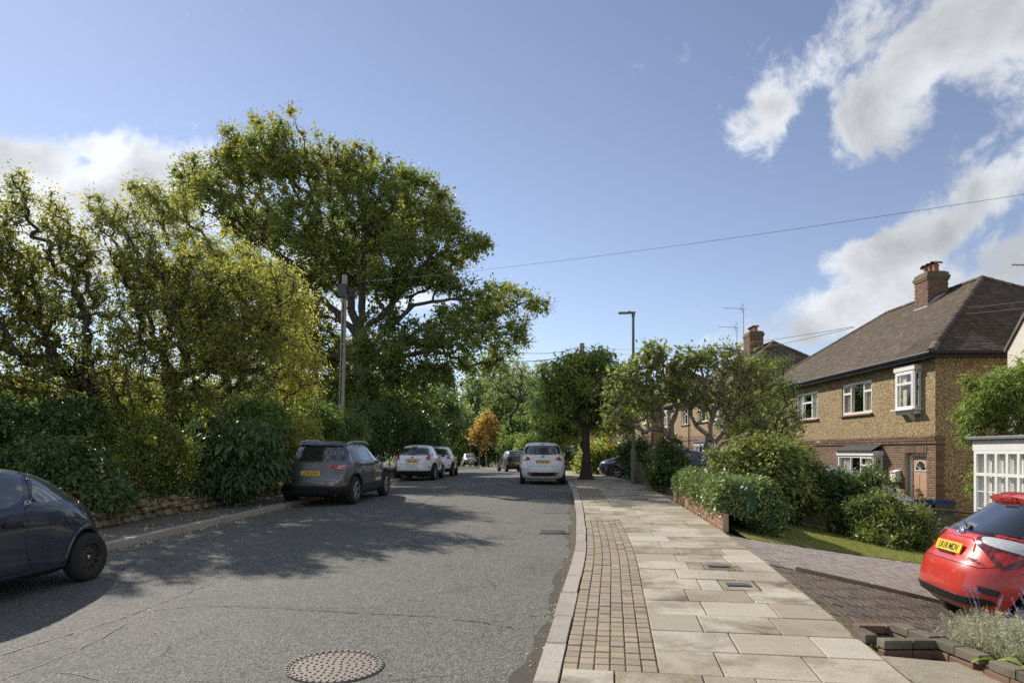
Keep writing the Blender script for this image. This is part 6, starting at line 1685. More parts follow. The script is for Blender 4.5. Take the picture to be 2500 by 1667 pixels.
class Build:
    def __init__(s, name, label, rows, arches, ra, paint_, low, track, wr, style, loc, head, pitch=0., roll=0., ym=0., group='cars parked along the street', lowmat='black', zoff=0, seg=88, wd=.2):
        s.c = Car(rows, ym); s.T = thing(name, label, 'car', loc, group=group); s.T.rotation_mode = 'XYZ'
        s.T.rotation_euler = (pitch, roll, head)
        me = car_body(s.c, arches, ra, paint_, low=low, lowmat=lowmat, seg=seg); link('body', me, s.T); s.paint = paint_
        m = MB(); zb = rows[0][0]; m.box((0, 0, zb + .12), (2 * rows[1][3] - .68, rows[1][2] - rows[1][1] - .5, .2)); m.build('underbody', M['black'], s.T)
        for (y, zc, r_) in arches:
            for sg in (-1, 1): wheel(s.T, sg * (track / 2), y, wr, sg, style, wd)
    def add(s, name, m, mat, smooth=40, parent=None): return m.build(name, M[mat], parent or s.T, smooth)
    def sides(s, name, poly, mat, off=.004, both=True, step=.05, **k):
        fn = lambda y, z: s.c.side(y, z, 1); m = patch(fn, poly, off, step, **k); me = m.mesh(name, 50); me.materials.append(M[mat])
        a = link(name, me, s.T)
        if both: link(name, mirror(me), s.T)
        return a
    def rear(s, name, poly, mat, off=.004, sym=True, step=.05, **k):
        if sym: poly = poly + [(-x, z) for x, z in reversed(poly)]
        return s.add(name, patch(lambda x, z: s.c.rear(x, z), poly, off, step, **k), mat)
    def front(s, name, poly, mat, off=.004, sym=True, step=.05, **k):
        if sym: poly = poly + [(-x, z) for x, z in reversed(poly)]
        return s.add(name, patch(lambda x, z: s.c.front(x, z), poly, off, step, **k), mat)
    def wrap(s, name, pts, mat, off=.006, both=True, step=.04, which=1, **k):
        poly = [(s.c.fphi(kd, v, z), z) for kd, v, z in pts]; fn = lambda f, z: s.c.phi(f, z)
        m = patch(fn, poly, off, step, **k); me = m.mesh(name, 50); me.materials.append(M[mat])
        if which == 1: a = link(name, me, s.T)
        if both or which == -1: a = link(name, mirror(me), s.T)
        return a
    def seam(s, pts, kind='s', name='panel_gap', r=.004, both=True, mat='ink'):
        """dark line of a shut gap"""
        def P3(a, z, sg=1): return s.c.side(a, z, sg) if kind == 's' else (s.c.rear(a, z) if kind == 'r' else s.c.front(a, z))
        pp = []
        for a, b in zip(pts[:-1], pts[1:]):
            n = max(2, int(math.hypot(a[0] - b[0], a[1] - b[1]) / .05))
            for i in range(n): pp.append((a[0] + (b[0] - a[0]) * i / n, a[1] + (b[1] - a[1]) * i / n))
        pp.append(pts[-1])
        for sg in ((1, -1) if (both and kind == 's') else (1,)):
            m = MB(); m.tube([P3(a, z, sg) for a, z in pp], r, n=4); s.add(name, m, mat)
    def plate(s, z, txt, yellow=True, blue=True, x=0., front=False, tilt=.12, size=.088, off=.02, label=True, recess=None):
        p = s.c.front(x, z) if front else s.c.rear(x, z); sg = 1 if front else -1
        t = MB(); t.box((0, 0, 0), (.52, .012, .111), b=.004); o = s.add('number_plate', t, 'yellowplate' if yellow else 'whiteplate', None)
        o.location = (p.x, p.y + sg * off, p.z); o.rotation_euler = (sg * tilt if front else -tilt, 0, math.pi if front else 0)
        if txt:
            me = text_mesh(txt, size, .001, .0012); l = link('lettering', me, o, M['ink']); l.location = (.018 if blue else 0, -.0075, -.003); l.rotation_euler = (math.pi / 2, 0, 0); l.scale = (.92, 1, 1)
        if blue: b = MB(); b.box((-.24, -.0065, 0), (.036, .003, .105)); b.build('blue_band', M['eublue'], o)
        return o
    def mirrors(s, y, z, x, mat=None, sz=(.19, .10, .14)):
        for sg in (-1, 1):
            m = MB(); m.box((sg * (x + .09), y, z), sz, b=.035); m.bar((sg * (x - .03), y + .02, z - .05), (sg * (x + .06), y, z - .03), .022, n=8); o = s.add('door_mirror', m, mat or s.paint, 40)
            g = MB(); g.box((sg * (x + .09), y - sz[1] / 2 - .001, z), (sz[0] - .05, .004, sz[2] - .04)); g.build('mirror_glass', M['blackgloss'], o)
    def handles(s, ys, z, mat=None):
        for y in ys:
            for sg in (-1, 1):
                p = s.c.side(y, z, sg); m = MB(); m.box((p.x + sg * .02, y, z), (.03, .17, .03), b=.01); s.add('door_handle', m, mat or s.paint, 40)
    def wiper(s, x0, z0, x1, z1):
        a, b = s.c.rear(x0, z0), s.c.rear(x1, z1); n = Vector((0, -.03, .01)); m = MB(); m.tube([a + n * .6, a.lerp(b, .4) + n * 1.7, b + n], .010, n=6, taper=.006); m.bar(a - n * .2, a + n, .024, n=10); s.add('rear_wiper', m, 'black')
    def lamp_box(s, name, c, d, mat, rz=0): m = MB(); m.box(c, d, rz, b=min(d) * .3); return s.add(name, m, mat, 40)
def zroad(x, y):
    ss, uu = SU(np.array([x]), np.array([y])); return float(camber(ss, uu, np.array([y]))[0])
def slope(y): return math.atan(float(ZR(y + 1) - ZR(y - 1)) / 2)

# --- small dark hatchback at the left (side towards us, nose towards the camera)
rows = [(.17, -1.50, 1.55, .66, 3, 3), (.24, -1.66, 1.70, .765, 3.4, 3), (.40, -1.76, 1.78, .805, 3.4, 2.8), (.60, -1.745, 1.78, .815, 3.2, 2.6), (.74, -1.70, 1.66, .815, 3, 2.5), (.84, -1.64, 1.42, .80, 2.9, 2.5), (.92, -1.56, 1.10, .785, 2.8, 2.6),
        (1.0, -1.44, .86, .755, 2.7, 2.8), (1.10, -1.28, .70, .72, 2.6, 2.9), (1.20, -1.10, .52, .675, 2.6, 2.9), (1.28, -.90, .34, .625, 2.6, 2.8), (1.34, -.64, .14, .555, 2.5, 2.6), (1.38, -.34, -.02, .40, 2.4, 2.4)]
yk = 8.25 - .0; s_ = SofY(8.2); hd = heading(s_)
kx = -5.93; ky = 6.98
B = Build('parked_car', 'dark blue black small three-door hatchback with plain steel wheels at the left edge', rows, [(-1.22, .285, .335), (1.23, .285, .335)], .33, 'p_navy', .245, 1.42, .283, 'steel', (kx, ky, zroad(kx + .4, ky)), hd + math.pi, -slope(ky), 0, ym=-.18, lowmat='p_navy', seg=120, wd=.175)
B.sides('rear_quarter_window', [(-1.20, 1.0), (-.42, .975), (-.60, 1.30), (-.78, 1.285), (-1.02, 1.17)], 'carglass_clear', step=.04)
B.sides('door_window', [(-.30, .97), (.84, .93), (.55, 1.14), (.25, 1.27), (-.12, 1.325), (-.46, 1.31)], 'carglass_clear', step=.04)
B.seam([(-.38, .30), (-.30, .50), (-.33, .95), (-.42, .98), (-.52, 1.32)], r=.007)
B.seam([(-.38, .30), (.72, .28), (.80, .60), (.80, .9)], r=.007)
B.seam([(-1.69, .76), (-1.50, .80), (-1.36, .72), (-1.14, .66), (-.95, .58), (-.86, .45), (-.85, .26)], r=.008)
for q in range(1):
    fn = lambda y, z: B.c.side(y, z, 1)
    pts = [(-1.30 + .085 * math.cos(a), .84 + .085 * math.sin(a)) for a in np.linspace(0, 2 * math.pi, 25)]
    B.seam(pts, both=False); B.seam(pts, both=False)
pts = [(-1.28 + .088 * math.cos(a), .845 + .088 * math.sin(a)) for a in np.linspace(0, 2 * math.pi, 25)]
m = MB(); m.tube([B.c.side(a, z, -1) for a, z in pts], .006, n=4); B.add('fuel_flap', m, 'ink')
p = B.c.side(-.12, .78, -1)
for sg in (1, -1):
    p = B.c.side(-.10, .80, sg); m = MB(); m.box((p.x + sg * .012, -.14, .80), (.03, .21, .058), b=.014); B.add('door_handle', m, 'black')
    m = MB(); p = B.c.side(-.28, .77, sg); m.lathe([(.016, 0), (.014, sg * .012), (.001, sg * .014)], 12, axis='X', c=(p.x, -.28, .77), caps=False); B.add('key_lock', m, 'black')
    m = MB()
    for yy, zz in ((-.50, 1.235), (-.48, 1.02), (-1.08, 1.09)): p = B.c.side(yy, zz, sg); m.lathe([(.014, 0), (.012, sg * .012), (.001, sg * .014)], 10, axis='X', c=(p.x, yy, zz), caps=False)
    B.add('window_catches', m, 'black')
me = text_mesh('KA', .07, .001); l = link('emblem', me, B.T, M['whiteink']); p = B.c.side(-.385, 1.0, -1); l.location = (p.x - .008, -.385, 1.0); l.rotation_euler = (math.pi / 2, 0, -math.pi / 2); 
# arch lips
for yc in (-1.22, 1.23):
    pts = [(yc + .365 * math.cos(a), .285 + .365 * math.sin(a)) for a in np.linspace(-.12, math.pi + .12, 24)]
    for sg in (1, -1): m = MB(); m.tube([B.c.side(a, max(z, .2), sg) + Vector((sg * -.006, 0, 0)) for a, z in pts], .022, n=8); B.add('arch_lip', m, 'p_navy')
B.wrap('tail_light', [('r', .55, .80), ('s', -1.42, .80), ('s', -1.33, .96), ('r', .50, 1.05)], 'redlens')
B.rear('rear_window', [(.0, 1.02), (.46, 1.02), (.44, 1.24), (0, 1.27)], 'carglass')
B.mirrors(.78, .95, .76, 'black')
B.plate(.62, '', True)

# --- grey crossover
rows = [(.21, -1.98, 2.0, .80, 4, 3.2), (.30, -2.10, 2.10, .885, 4.2, 3.2), (.48, -2.17, 2.17, .905, 4.4, 3.0), (.62, -2.165, 2.175, .90, 4.4, 3.0), (.76, -2.13, 2.14, .905, 4.2, 3.0), (.90, -2.06, 2.04, .90, 4, 3), (.98, -2.03, 1.90, .89, 3.9, 3), (1.05, -2.0, 1.45, .87, 3.8, 3.2),
        (1.12, -1.95, 1.05, .835, 3.8, 3.6), (1.24, -1.85, .80, .775, 3.8, 3.6), (1.38, -1.74, .52, .71, 4, 3.6), (1.47, -1.66, .30, .66, 4, 3.4), (1.53, -1.55, .0, .60, 4, 3.2), (1.565, -1.30, -.3, .50, 3.6, 3)]
hq = -R(6.2); ax = Vector((-4.84, 17.4)); d = Vector((-math.sin(hq), math.cos(hq))); cq = ax + d * 1.33
B = Build('parked_car', 'grey metallic crossover with roof rails parked half on the left pavement', rows, [(-1.33, .36, .41), (1.32, .36, .41)], .4, 'p_grey', .50, 1.60, .355, 'alloy', (cq.x, cq.y, zroad(cq.x + .8, cq.y) + .01), hq, slope(18), R(1.2), ym=-.3, seg=112, wd=.225)
Q = B
B.rear('rear_window', [(0, 1.085), (.66, 1.085), (.735, 1.15), (.67, 1.37), (.60, 1.44), (0, 1.46)], 'carglass')
B.rear('spoiler', [(0, 1.455), (.60, 1.445), (.58, 1.50), (0, 1.53)], 'p_grey', .05)
B.wrap('tail_light', [('r', .42, .98), ('r', .52, .90), ('r', .80, .87), ('s', -1.82, .88), ('s', -1.66, 1.03), ('r', .84, 1.045), ('r', .70, 1.0)], 'redlens', .012)
B.wrap('reversing_light', [('r', .58, .945), ('r', .66, .915), ('r', .84, .91), ('s', -1.93, .93), ('s', -1.90, .985), ('r', .80, .985)], 'clearlens', .016)
B.seam([(-.62, .62), (-.66, .72), (-.70, .95), (-.80, 1.05)], 'r'); B.seam([(.62, .62), (.66, .72), (.70, .95), (.80, 1.05)], 'r'); B.seam([(-.62, .62), (.62, .62)], 'r')
B.rear('lower_skid', [(0, .30), (.42, .30), (.50, .38), (0, .38)], 'alloy_dark', .012)
B.plate(.80, 'LC20 ZWY', True, True)
m = MB(); p = B.c.rear(0, .97); m.lathe([(.052, 0), (.052, -.012), (.038, -.012), (.038, 0)], 24, axis='Y', c=(0, p.y - .0, .97), caps=False); m.box((0, p.y - .008, .97), (.125, .012, .02)); B.add('badge', m, 'chrome')
for sg in (-1, 1):
    p = B.c.rear(sg * .62, .54); m = MB(); m.box((sg * .62, p.y - .006, .54), (.2, .015, .028), b=.004); B.add('reflector', m, 'redlens')
B.sides('rear_door_window', [(-.88, 1.10), (-.10, 1.075), (-.14, 1.43), (-.55, 1.425), (-.92, 1.30)], 'carglass'); B.sides('front_door_window', [(-.02, 1.07), (.86, 1.045), (.60, 1.20), (.26, 1.40), (-.05, 1.43)], 'carglass_clear')
B.sides('quarter_window', [(-.98, 1.12), (-1.22, 1.15), (-1.12, 1.26), (-1.0, 1.30)], 'carglass')
for sg in (1, -1):
    m = MB(); m.tube([B.c.side(a, z, sg) for a, z in ((.92, 1.035), (.4, 1.055), (-.1, 1.065), (-.9, 1.09), (-1.26, 1.14), (-1.12, 1.30), (-.6, 1.45), (-.1, 1.455), (.3, 1.42), (.65, 1.20))], .009, n=5); B.add('window_trim', m, 'chrome')
    m = MB(); zz = [1.50, 1.56, 1.575, 1.575, 1.56, 1.49]; yy = [-1.35, -1.15, -.8, -.2, .1, .35]; m.tube([(sg * (.63 - .0), y, z) for y, z in zip(yy, zz)], .02, n=8); B.add('roof_rail', m, 'alloy')
B.seam([(-.10, .42), (-.06, .7), (-.07, 1.06)]); B.seam([(.88, .42), (.90, .7), (.88, 1.0)]); B.seam([(-.98, .98), (-.92, .82), (-.80, .68), (-.72, .42)]); B.seam([(.9, .42), (-.72, .42)])
for yc in (-1.33, 1.32):
    for sg in (1, -1):
        pts = [(yc + .44 * math.cos(a), .36 + .44 * math.sin(a)) for a in np.linspace(-.25, math.pi + .25, 26)]; m = MB(); m.tube([B.c.side(a, max(z, .24), sg) + Vector((sg * -.008, 0, 0)) for a, z in pts], .035, n=8); B.add('arch_cladding', m, 'black')
B.mirrors(.80, 1.08, .85); B.handles((-.72, .22), .93, 'chrome'); B.wiper(0, 1.09, -.28, 1.12)
B.lamp_box('high_brake_light', (0, B.c.rear(0, 1.47).y - .055, 1.47), (.3, .02, .02), 'darkredlens'); B.lamp_box('roof_aerial', (0, -1.25, 1.61), (.03, .11, .045), 'p_grey')
for x in (-.5, .5): B.lamp_box('tow_cover', (x, -1.9, .28), (.25, .2, .1), 'black')

# --- white compact crossovers on the left kerb
def juke(loc, head, label, detail=True, ptxt='FV11 FUB', pitch=0.):
    rows = [(.22, -1.86, 1.9, .76, 3.6, 3), (.32, -1.97, 1.98, .85, 3.6, 3), (.50, -2.03, 2.04, .88, 3.6, 2.8), (.70, -2.03, 2.03, .885, 3.4, 2.8), (.86, -1.98, 1.94, .88, 3.3, 2.8), (.95, -1.95, 1.78, .865, 3.3, 2.8), (1.02, -1.91, 1.40, .84, 3.2, 3),
            (1.10, -1.86, 1.0, .80, 3.1, 3.2), (1.24, -1.72, .72, .73, 3, 3.2), (1.36, -1.56, .46, .665, 3, 3.2), (1.45, -1.42, .22, .61, 3, 3), (1.51, -1.25, -.05, .54, 2.9, 2.9), (1.545, -1.0, -.3, .42, 2.8, 2.8)]
    B = Build('parked_car', label, rows, [(-1.24, .35, .40), (1.27, .35, .40)], .39, 'p_white', .44, 1.54, .345, 'alloy', loc, head, pitch, ym=-.3, wd=.22)
    B.rear('rear_window', [(0, 1.10), (.60, 1.10), (.69, 1.14), (.60, 1.36), (.50, 1.41), (0, 1.43)], 'carglass')
    B.wrap('tail_light', [('r', .64, 1.16), ('r', .60, 1.05), ('r', .54, .99), ('r', .60, .90), ('s', -1.75, .92), ('s', -1.68, 1.0), ('r', .74, 1.02), ('r', .74, 1.18)], 'redlens', .014)
    for sg in (-1, 1): p = B.c.rear(sg * .66, .97); m = MB(); m.lathe([(.075, 0), (.07, -.03), (.05, -.035), (.001, -.038)], 20, axis='Y', c=(sg * .66, p.y, .97), caps=False); B.add('round_lamp', m, 'redlens'); p = B.c.rear(sg * .66, .59); B.lamp_box('reflector', (sg * .66, p.y - .006, .59), (.18, .02, .035), 'redlens')
    if detail:
        B.plate(.84, ptxt, True, False)
        for sg in (-1, 1): B.seam([(sg * .50, .72), (sg * .58, .85), (sg * .60, 1.0)], 'r')
        B.seam([(-.50, .72), (.50, .72)], 'r'); B.lamp_box('plate_trim', (0, B.c.rear(0, .935).y - .01, .935), (.66, .03, .028), 'chrome'); B.lamp_box('badge', (0, B.c.rear(0, 1.0).y - .008, 1.0), (.09, .012, .07), 'chrome')
        B.wiper(0, 1.11, .25, 1.13); B.lamp_box('high_brake_light', (0, B.c.rear(0, 1.455).y - .02, 1.465), (.26, .03, .03), 'redlens'); B.lamp_box('exhaust', (-.45, -1.95, .26), (.08, .1, .06), 'steelrim')
    B.sides('rear_door_window', [(-.85, 1.12), (-.05, 1.08), (-.10, 1.38), (-.45, 1.36)], 'carglass'); B.sides('front_door_window', [(.03, 1.075), (.86, 1.04), (.55, 1.22), (.22, 1.36), (-.03, 1.385)], 'carglass')
    B.seam([(-.03, .45), (0, .7), (-.02, 1.06)]); B.mirrors(.80, 1.08, .82, 'black')
    for yc in (-1.24, 1.27):
        for sg in (1, -1):
            pts = [(yc + .43 * math.cos(a), .35 + .43 * math.sin(a)) for a in np.linspace(-.2, math.pi + .2, 22)]; m = MB(); m.tube([B.c.side(a, max(z, .24), sg) + Vector((sg * -.01, 0, 0)) for a, z in pts], .035, n=8); B.add('arch_cladding', m, 'black')
    return B
hj = heading(SofY(31)) - R(3)
x, y = -4.15, 31.0; juke((x, y, zroad(x, y)), hj, 'white compact crossover with curvy tail lights, first behind the grey car', pitch=slope(31))
x, y = -3.88, 36.4; juke((x, y, zroad(x, y)), heading(SofY(38)) - R(4), 'white car mostly hidden behind the first white crossover', True, '', slope(37))

# --- white compact people carrier at the right kerb
rows = [(.20, -1.86, 1.86, .76, 4, 3.4), (.28, -1.97, 1.96, .845, 4.2, 3.2), (.45, -2.03, 2.02, .875, 4.3, 3), (.62, -2.03, 2.03, .88, 4.3, 3), (.78, -1.99, 1.98, .882, 4.2, 3), (.92, -1.94, 1.85, .875, 4, 3), (1.0, -1.92, 1.66, .86, 4, 3), (1.07, -1.90, 1.35, .84, 4, 3.2),
        (1.18, -1.83, 1.02, .79, 4, 3.4), (1.32, -1.74, .72, .735, 4, 3.4), (1.44, -1.66, .46, .685, 4, 3.4), (1.52, -1.57, .25, .635, 3.8, 3.2), (1.57, -1.40, .0, .56, 3.6, 3), (1.595, -1.1, -.3, .44, 3.2, 3)]
hk = heading(SofY(27)) + R(1.5); x, y = 1.19, 27.55
B = Build('parked_car', 'white hatchback with red corner lights parked at the right kerb, rear towards us', rows, [(-1.28, .31, .36), (1.33, .31, .36)], .35, 'p_white', .215, 1.53, .31, 'alloy', (x, y, zroad(x, y)), hk, slope(27), ym=-.3, wd=.2)
B.rear('rear_window', [(0, 1.13), (.60, 1.13), (.69, 1.20), (.66, 1.34), (.60, 1.46), (0, 1.49)], 'carglass')
B.wrap('tail_light', [('r', .44, .96), ('r', .58, .91), ('r', .80, .90), ('s', -1.76, .93), ('s', -1.78, 1.10), ('r', .76, 1.19), ('r', .66, 1.15)], 'redlens', .012)
B.rear('lower_bumper', [(0, .33), (.46, .33), (.60, .45), (.56, .48), (0, .47)], 'black', .008)
for sg in (-1, 1):
    p = B.c.rear(sg * .50, .42); B.lamp_box('reflector', (sg * .50, p.y - .02, .42), (.17, .02, .045), 'redlens'); B.seam([(sg * .55, .70), (sg * .62, .78), (sg * .64, .93)], 'r')
B.seam([(-.55, .70), (.55, .70)], 'r'); B.plate(.865, 'DE16 CZJ', True, True); B.lamp_box('plate_trim', (0, B.c.rear(0, .945).y - .01, .945), (.56, .025, .02), 'p_white')
m = MB(); p = B.c.rear(0, 1.06); m.lathe([(.001, -.014), (.055, -.014), (.062, 0)], 22, axis='Y', c=(0, p.y, 0), caps=False)
o = B.add('badge', m, 'blackgloss'); o.location = (0, 0, 1.06); o.scale = (1, 1, .6)
l = link('emblem', text_mesh('KIA', .045, .001), B.T, M['whiteink']); l.location = (0, p.y - .016, 1.06); l.rotation_euler = (math.pi / 2, 0, 0)
B.wiper(0, 1.14, .3, 1.165); B.lamp_box('high_brake_light', (0, B.c.rear(0, 1.53).y - .012, 1.53), (.2, .03, .022), 'redlens'); B.lamp_box('roof_aerial', (0, -1.3, 1.63), (.02, .08, .06), 'black')
B.sides('rear_door_window', [(-.95, 1.14), (-.08, 1.12), (-.1, 1.46), (-.8, 1.42)], 'carglass'); B.sides('front_door_window', [(0, 1.12), (.90, 1.09), (.6, 1.28), (.3, 1.44), (0, 1.46)], 'carglass'); B.mirrors(.85, 1.12, .83)
for x_, t_ in ((-.62, 'VENGA'),): 
    p = B.c.rear(x_, .86); l = link('emblem', text_mesh('VENGA', .035, .001), B.T, M['chrome']); l.location = (x_, p.y - .006, .90); l.rotation_euler = (math.pi / 2, 0, -.15)

# --- tiny dark city car
def citycar(loc, head, label, paint_, rearview=True, L=1.5, pitch=0., H=1.0, platecol=True, name='parked_car', W=.84, blob=None):
    k = L / 1.5
    rows = [(.20, -1.32 * k, 1.40 * k, W - .10, 4, 3), (.30, -1.44 * k, 1.48 * k, W - .03, 4, 3), (.50, -1.49 * k, 1.5 * k, W, 4, 2.8), (.72, -1.47 * k, 1.47 * k, W, 3.8, 2.8), (.86, -1.43 * k, 1.36 * k, W - .005, 3.7, 2.8), (.95, -1.40 * k, 1.16 * k, W - .02, 3.6, 3), (1.03, -1.37 * k, .98 * k, W - .04, 3.5, 3),
            (1.18, -1.27 * k, .72 * k, W - .105, 3.4, 3), (1.32, -1.15 * k, .45 * k, W - .175, 3.4, 3), (1.42, -1.02 * k, .2 * k, W - .24, 3.2, 3), (1.48, -.80 * k, -.1 * k, W - .36, 3, 3)]
    rows = [(z * (H if z > .3 else 1), *r) for z, *r in rows]
    B = Build(name, label, rows, [(-1.0 * k, .30, .35), (1.0 * k, .30, .35)], .35, paint_, .21, 2 * W - .22, .30, 'alloy', loc, head, pitch, ym=-.3 * k, seg=72, wd=.19)
    B.rear('rear_window', [(0, 1.05 * H), (.56, 1.05 * H), (.63, 1.12 * H), (.52, 1.34 * H), (0, 1.37 * H)], 'carglass')
    B.wrap('tail_light', [('r', .62, .82), ('s', -1.30 * k, .82), ('s', -1.26 * k, .98), ('r', .60, 1.0)], 'redlens', .01)
    B.front('windscreen', [(0, 1.03 * H), (.58, 1.03 * H), (.50, 1.36 * H), (0, 1.39 * H)], 'carglass_clear')
    B.wrap('headlight', [('f', .38, .70), ('f', .66, .72), ('f', .70, .86), ('f', .48, .86)], 'clearlens', .012)
    B.front('grille', [(0, .40), (.45, .40), (.42, .52), (0, .52)], 'black', .006)
    B.sides('door_window', [(-.28 * k, 1.03 * H), (.72 * k, 1.02 * H), (.3 * k, 1.27 * H), (-.1 * k, 1.35 * H), (-.28 * k, 1.35 * H)], 'carglass'); B.sides('quarter_window', [(-.95 * k, 1.06 * H), (-.36 * k, 1.04 * H), (-.36 * k, 1.34 * H), (-.7 * k, 1.3 * H)], 'carglass')
    B.mirrors(.68 * k, 1.05, W - .03); B.handles((-.15 * k,), .90)
    if rearview: B.plate(.62, '', True, False)
    else: B.plate(.46, '', False, False, front=True, tilt=0)
    return B
x, y = .04, 48.3; c_ = citycar((x, y, zroad(x, y)), heading(SofY(49)) + R(4), 'dark aubergine city car seen from behind, left of the white hatchback', 'p_black', pitch=0)
x, y = P(1146, 1138, 80)[:2]; citycar((x, y, float(ZR(80)) + .02), R(180) + R(8), 'small champagne silver hatchback facing us at the far bend', 'p_gold', False, 1.86, H=1.03, W=.83)
for sg in (-1, 1): pass
# --- blue car nose out of the neighbouring drive, pale car on the near drive
cx_, cy_ = 5.6, 33.0
citycar((cx_ + .7, cy_, gz1(cx_ + .7, cy_)), R(90), 'deep blue car nosing out of a drive beside the street tree', 'p_blue', False, 2.1, W=.86)
cx_, cy_ = 7.4, 28.5
citycar((cx_, cy_, gz1(cx_, cy_)), R(-90), 'dark blue car roof showing behind the brick pier', 'p_blue', True, 2.0, W=.86)
cx_, cy_ = 9.0, 18.75
citycar((cx_, cy_, gz1(cx_, cy_) - .03), R(-92), 'pale silver car on the near drive, half hidden by shrubs', 'p_silver', False, 2.05, pitch=-.12, W=.87)

# --- red hatchback on the dark drive
rows = [(.20, -1.78, 1.84, .74, 3.6, 3), (.29, -1.905, 1.90, .825, 3.8, 3), (.42, -1.955, 1.95, .845, 3.8, 2.8), (.56, -1.955, 1.96, .848, 3.8, 2.8), (.68, -1.93, 1.93, .845, 3.8, 2.8), (.74, -1.89, 1.90, .845, 3.8, 2.8), (.84, -1.86, 1.82, .842, 3.6, 2.8), (.92, -1.84, 1.66, .835, 3.5, 2.9), (1.0, -1.79, 1.36, .815, 3.4, 3),
        (1.08, -1.70, 1.05, .78, 3.4, 3.2), (1.20, -1.58, .78, .725, 3.6, 3.4), (1.32, -1.47, .50, .67, 3.8, 3.4), (1.41, -1.39, .26, .62, 4, 3.2), (1.46, -1.30, .05, .57, 4, 3), (1.49, -1.08, -.2, .46, 3.5, 3)]
yr_ = 7.15; hr = R(-98)
cx_ = 4.38 + 1.97; cy_ = yr_ - .02
ss_, uu_ = SU(np.array([cx_]), np.array([cy_]))
zc_ = gz1(cx_, cy_)
pr_ = -math.atan2(gz1(cx_ - 1.25, cy_) - gz1(cx_ + 1.25, cy_), 2.5)
B = Build('parked_car', 'bright red hatchback parked nose-down on the sloping brown driveway', rows, [(-1.22, .30, .36), (1.29, .30, .36)], .36, 'p_red', .215, 1.47, .298, 'alloy', (cx_, cy_, zc_ + .01), hr, pr_, 0, ym=-.3, seg=128, wd=.19)
B.rear('rear_window', [(0, 1.015), (.58, 1.03), (.71, 1.10), (.66, 1.26), (.57, 1.375), (0, 1.40)], 'carglass', .006, step=.04)
B.rear('window_surround', [(0, .985), (.60, .99), (.755, 1.07), (.70, 1.26), (.60, 1.40), (0, 1.425)], 'blackgloss', .001, step=.04)
B.rear('spoiler', [(0, 1.405), (.58, 1.385), (.61, 1.43), (.56, 1.462), (0, 1.472)], 'p_red', .07, skirt=.08, step=.04)
B.wrap('tail_light', [('r', .33, .965), ('r', .37, .89), ('r', .50, .83), ('r', .66, .70), ('s', -1.66, .70), ('s', -1.36, .93), ('s', -1.42, 1.01), ('r', .76, 1.005), ('r', .45, .99)], 'darkredlens', .012, step=.03)
B.wrap('clear_lamp', [('r', .38, .965), ('r', .46, .90), ('r', .76, .875), ('s', -1.50, .90), ('s', -1.42, .97), ('r', .76, .99), ('r', .50, .985)], 'clearlens', .018, step=.03)
B.wrap('red_lamp', [('r', .54, .855), ('r', .68, .73), ('s', -1.68, .73), ('s', -1.52, .875), ('r', .78, .86)], 'redlens', .018, step=.03)
B.rear('lower_bumper', [(0, .27), (.56, .28), (.70, .35), (.68, .39), (.52, .345), (0, .345)], 'black', .014)
for sg in (-1, 1):
    p = B.c.rear(sg * .70, .47)
    poly = [(sg * .58, .465), (sg * .63, .425), (sg * .705, .43), (sg * .71, .50)]
    v = B.add('vent_grille', patch(lambda x, z: B.c.rear(x, z), poly, .008, .03), 'black')
    for k in range(5):
        zz = .437 + .013 * k; m = MB(); m.tube([B.c.rear(sg * (.60 + .006 * (4 - k)), zz) + Vector((0, -.016, 0)), B.c.rear(sg * .70, zz) + Vector((sg * .01, -.016, 0))], .005, n=5); m.build('vent_slat', M['alloy_dark'], v)
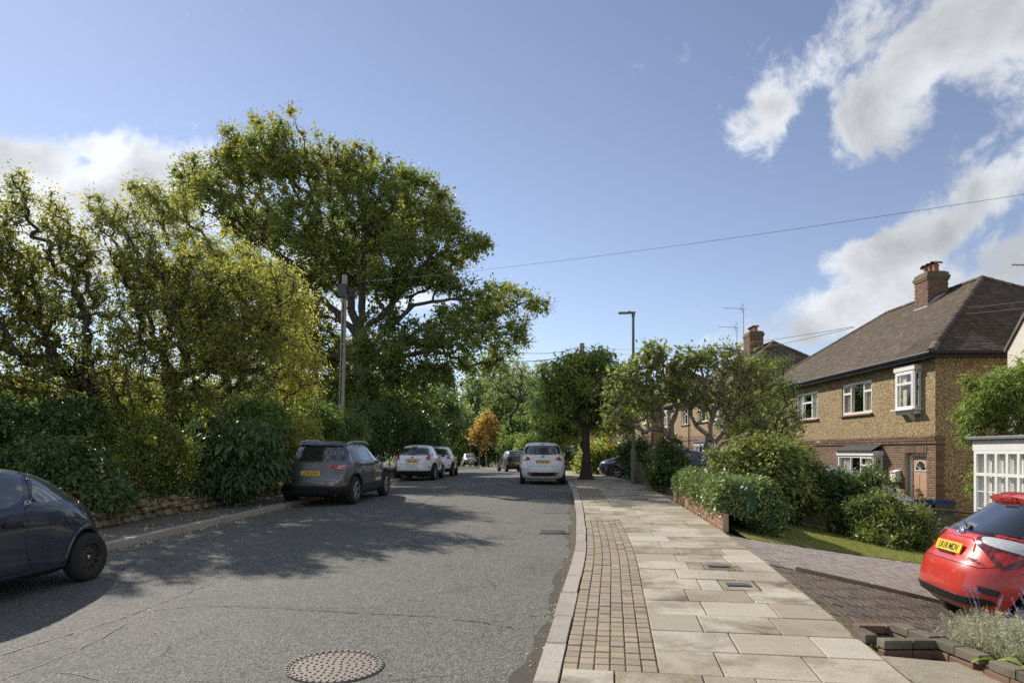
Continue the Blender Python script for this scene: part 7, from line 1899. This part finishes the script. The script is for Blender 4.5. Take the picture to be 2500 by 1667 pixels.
# hatch shut lines, plate recess
B.seam([(-.56, .66), (-.63, .70), (-.66, .80), (-.52, .86)], 'r'); B.seam([(.56, .66), (.63, .70), (.66, .80), (.52, .86)], 'r'); B.seam([(-.56, .66), (.56, .66)], 'r', r=.005)
B.rear('plate_recess', [(0, .70), (.36, .70), (.42, .74), (.33, .92), (0, .93)], 'p_red', -.002, skirt=.02)
B.seam([(-.40, .80), (-.36, .90), (-.28, .935), (.28, .935), (.36, .90), (.40, .80)], 'r', name='recess_edge', r=.009, mat='p_red')
B.plate(.80, 'LR18 MDV', True, False, tilt=.10, size=.1, off=.022)
b_ = MB(); b_.box((0, B.c.rear(0, .738).y - .022, .736), (.34, .012, .02)); B.add('plate_holder', b_, 'ink')
p = B.c.rear(0, 1.0)
m = MB()
for (a, b, c_, d_) in ((.075, .052, 0, 0), (.045, .022, .012, 0), (.02, .05, 0, 0)):
    pts = [(a * math.cos(t) + 0, B.c.rear(0, .975).y - .014, .970 + c_ + b * math.sin(t)) for t in np.linspace(0, 2 * math.pi, 29)]; m.tube(pts, .006, n=6)
B.add('badge', m, 'chrome'); m = MB(); m.lathe([(.001, -.006), (.07, -.006), (.072, .0)], 22, axis='Y', caps=False); o = B.add('badge_field', m, 'eublue'); o.location = (0, B.c.rear(0, .975).y - .003, .970); o.scale = (1, 1, .7)
for x_, z_, tx, rz_, sz in ((-.50, .80, 'YARIS', -.12, .045), (.47, .72, 'HYBRID', .12, .045)):
    p = B.c.rear(x_, z_); l = link('emblem', text_mesh(tx, sz, .003), B.T, M['chrome']); l.location = (x_, p.y - .008, z_); l.rotation_euler = (math.pi / 2, 0, rz_)
B.wiper(.06, 1.04, -.36, 1.12)
B.lamp_box('high_brake_light', (0, B.c.rear(0, 1.42).y - .085, 1.43), (.24, .02, .022), 'redlens')
B.sides('rear_door_window', [(-.98, 1.07), (-.12, 1.03), (-.14, 1.36), (-.65, 1.35)], 'carglass'); B.sides('front_door_window', [(-.04, 1.03), (.86, .99), (.5, 1.20), (.2, 1.34), (-.06, 1.37)], 'carglass')
B.seam([(-.08, .3), (-.04, .7), (-.08, 1.02)]); B.seam([(-.86, .98), (-.88, .8), (-.78, .6), (-.76, .3)]); B.mirrors(.80, 1.03, .80); B.handles((-.70, .15), .86)
B.seam([(-1.62, .70), (-1.2, .755), (-.4, .74)], r=.003, name='crease', mat='p_red')
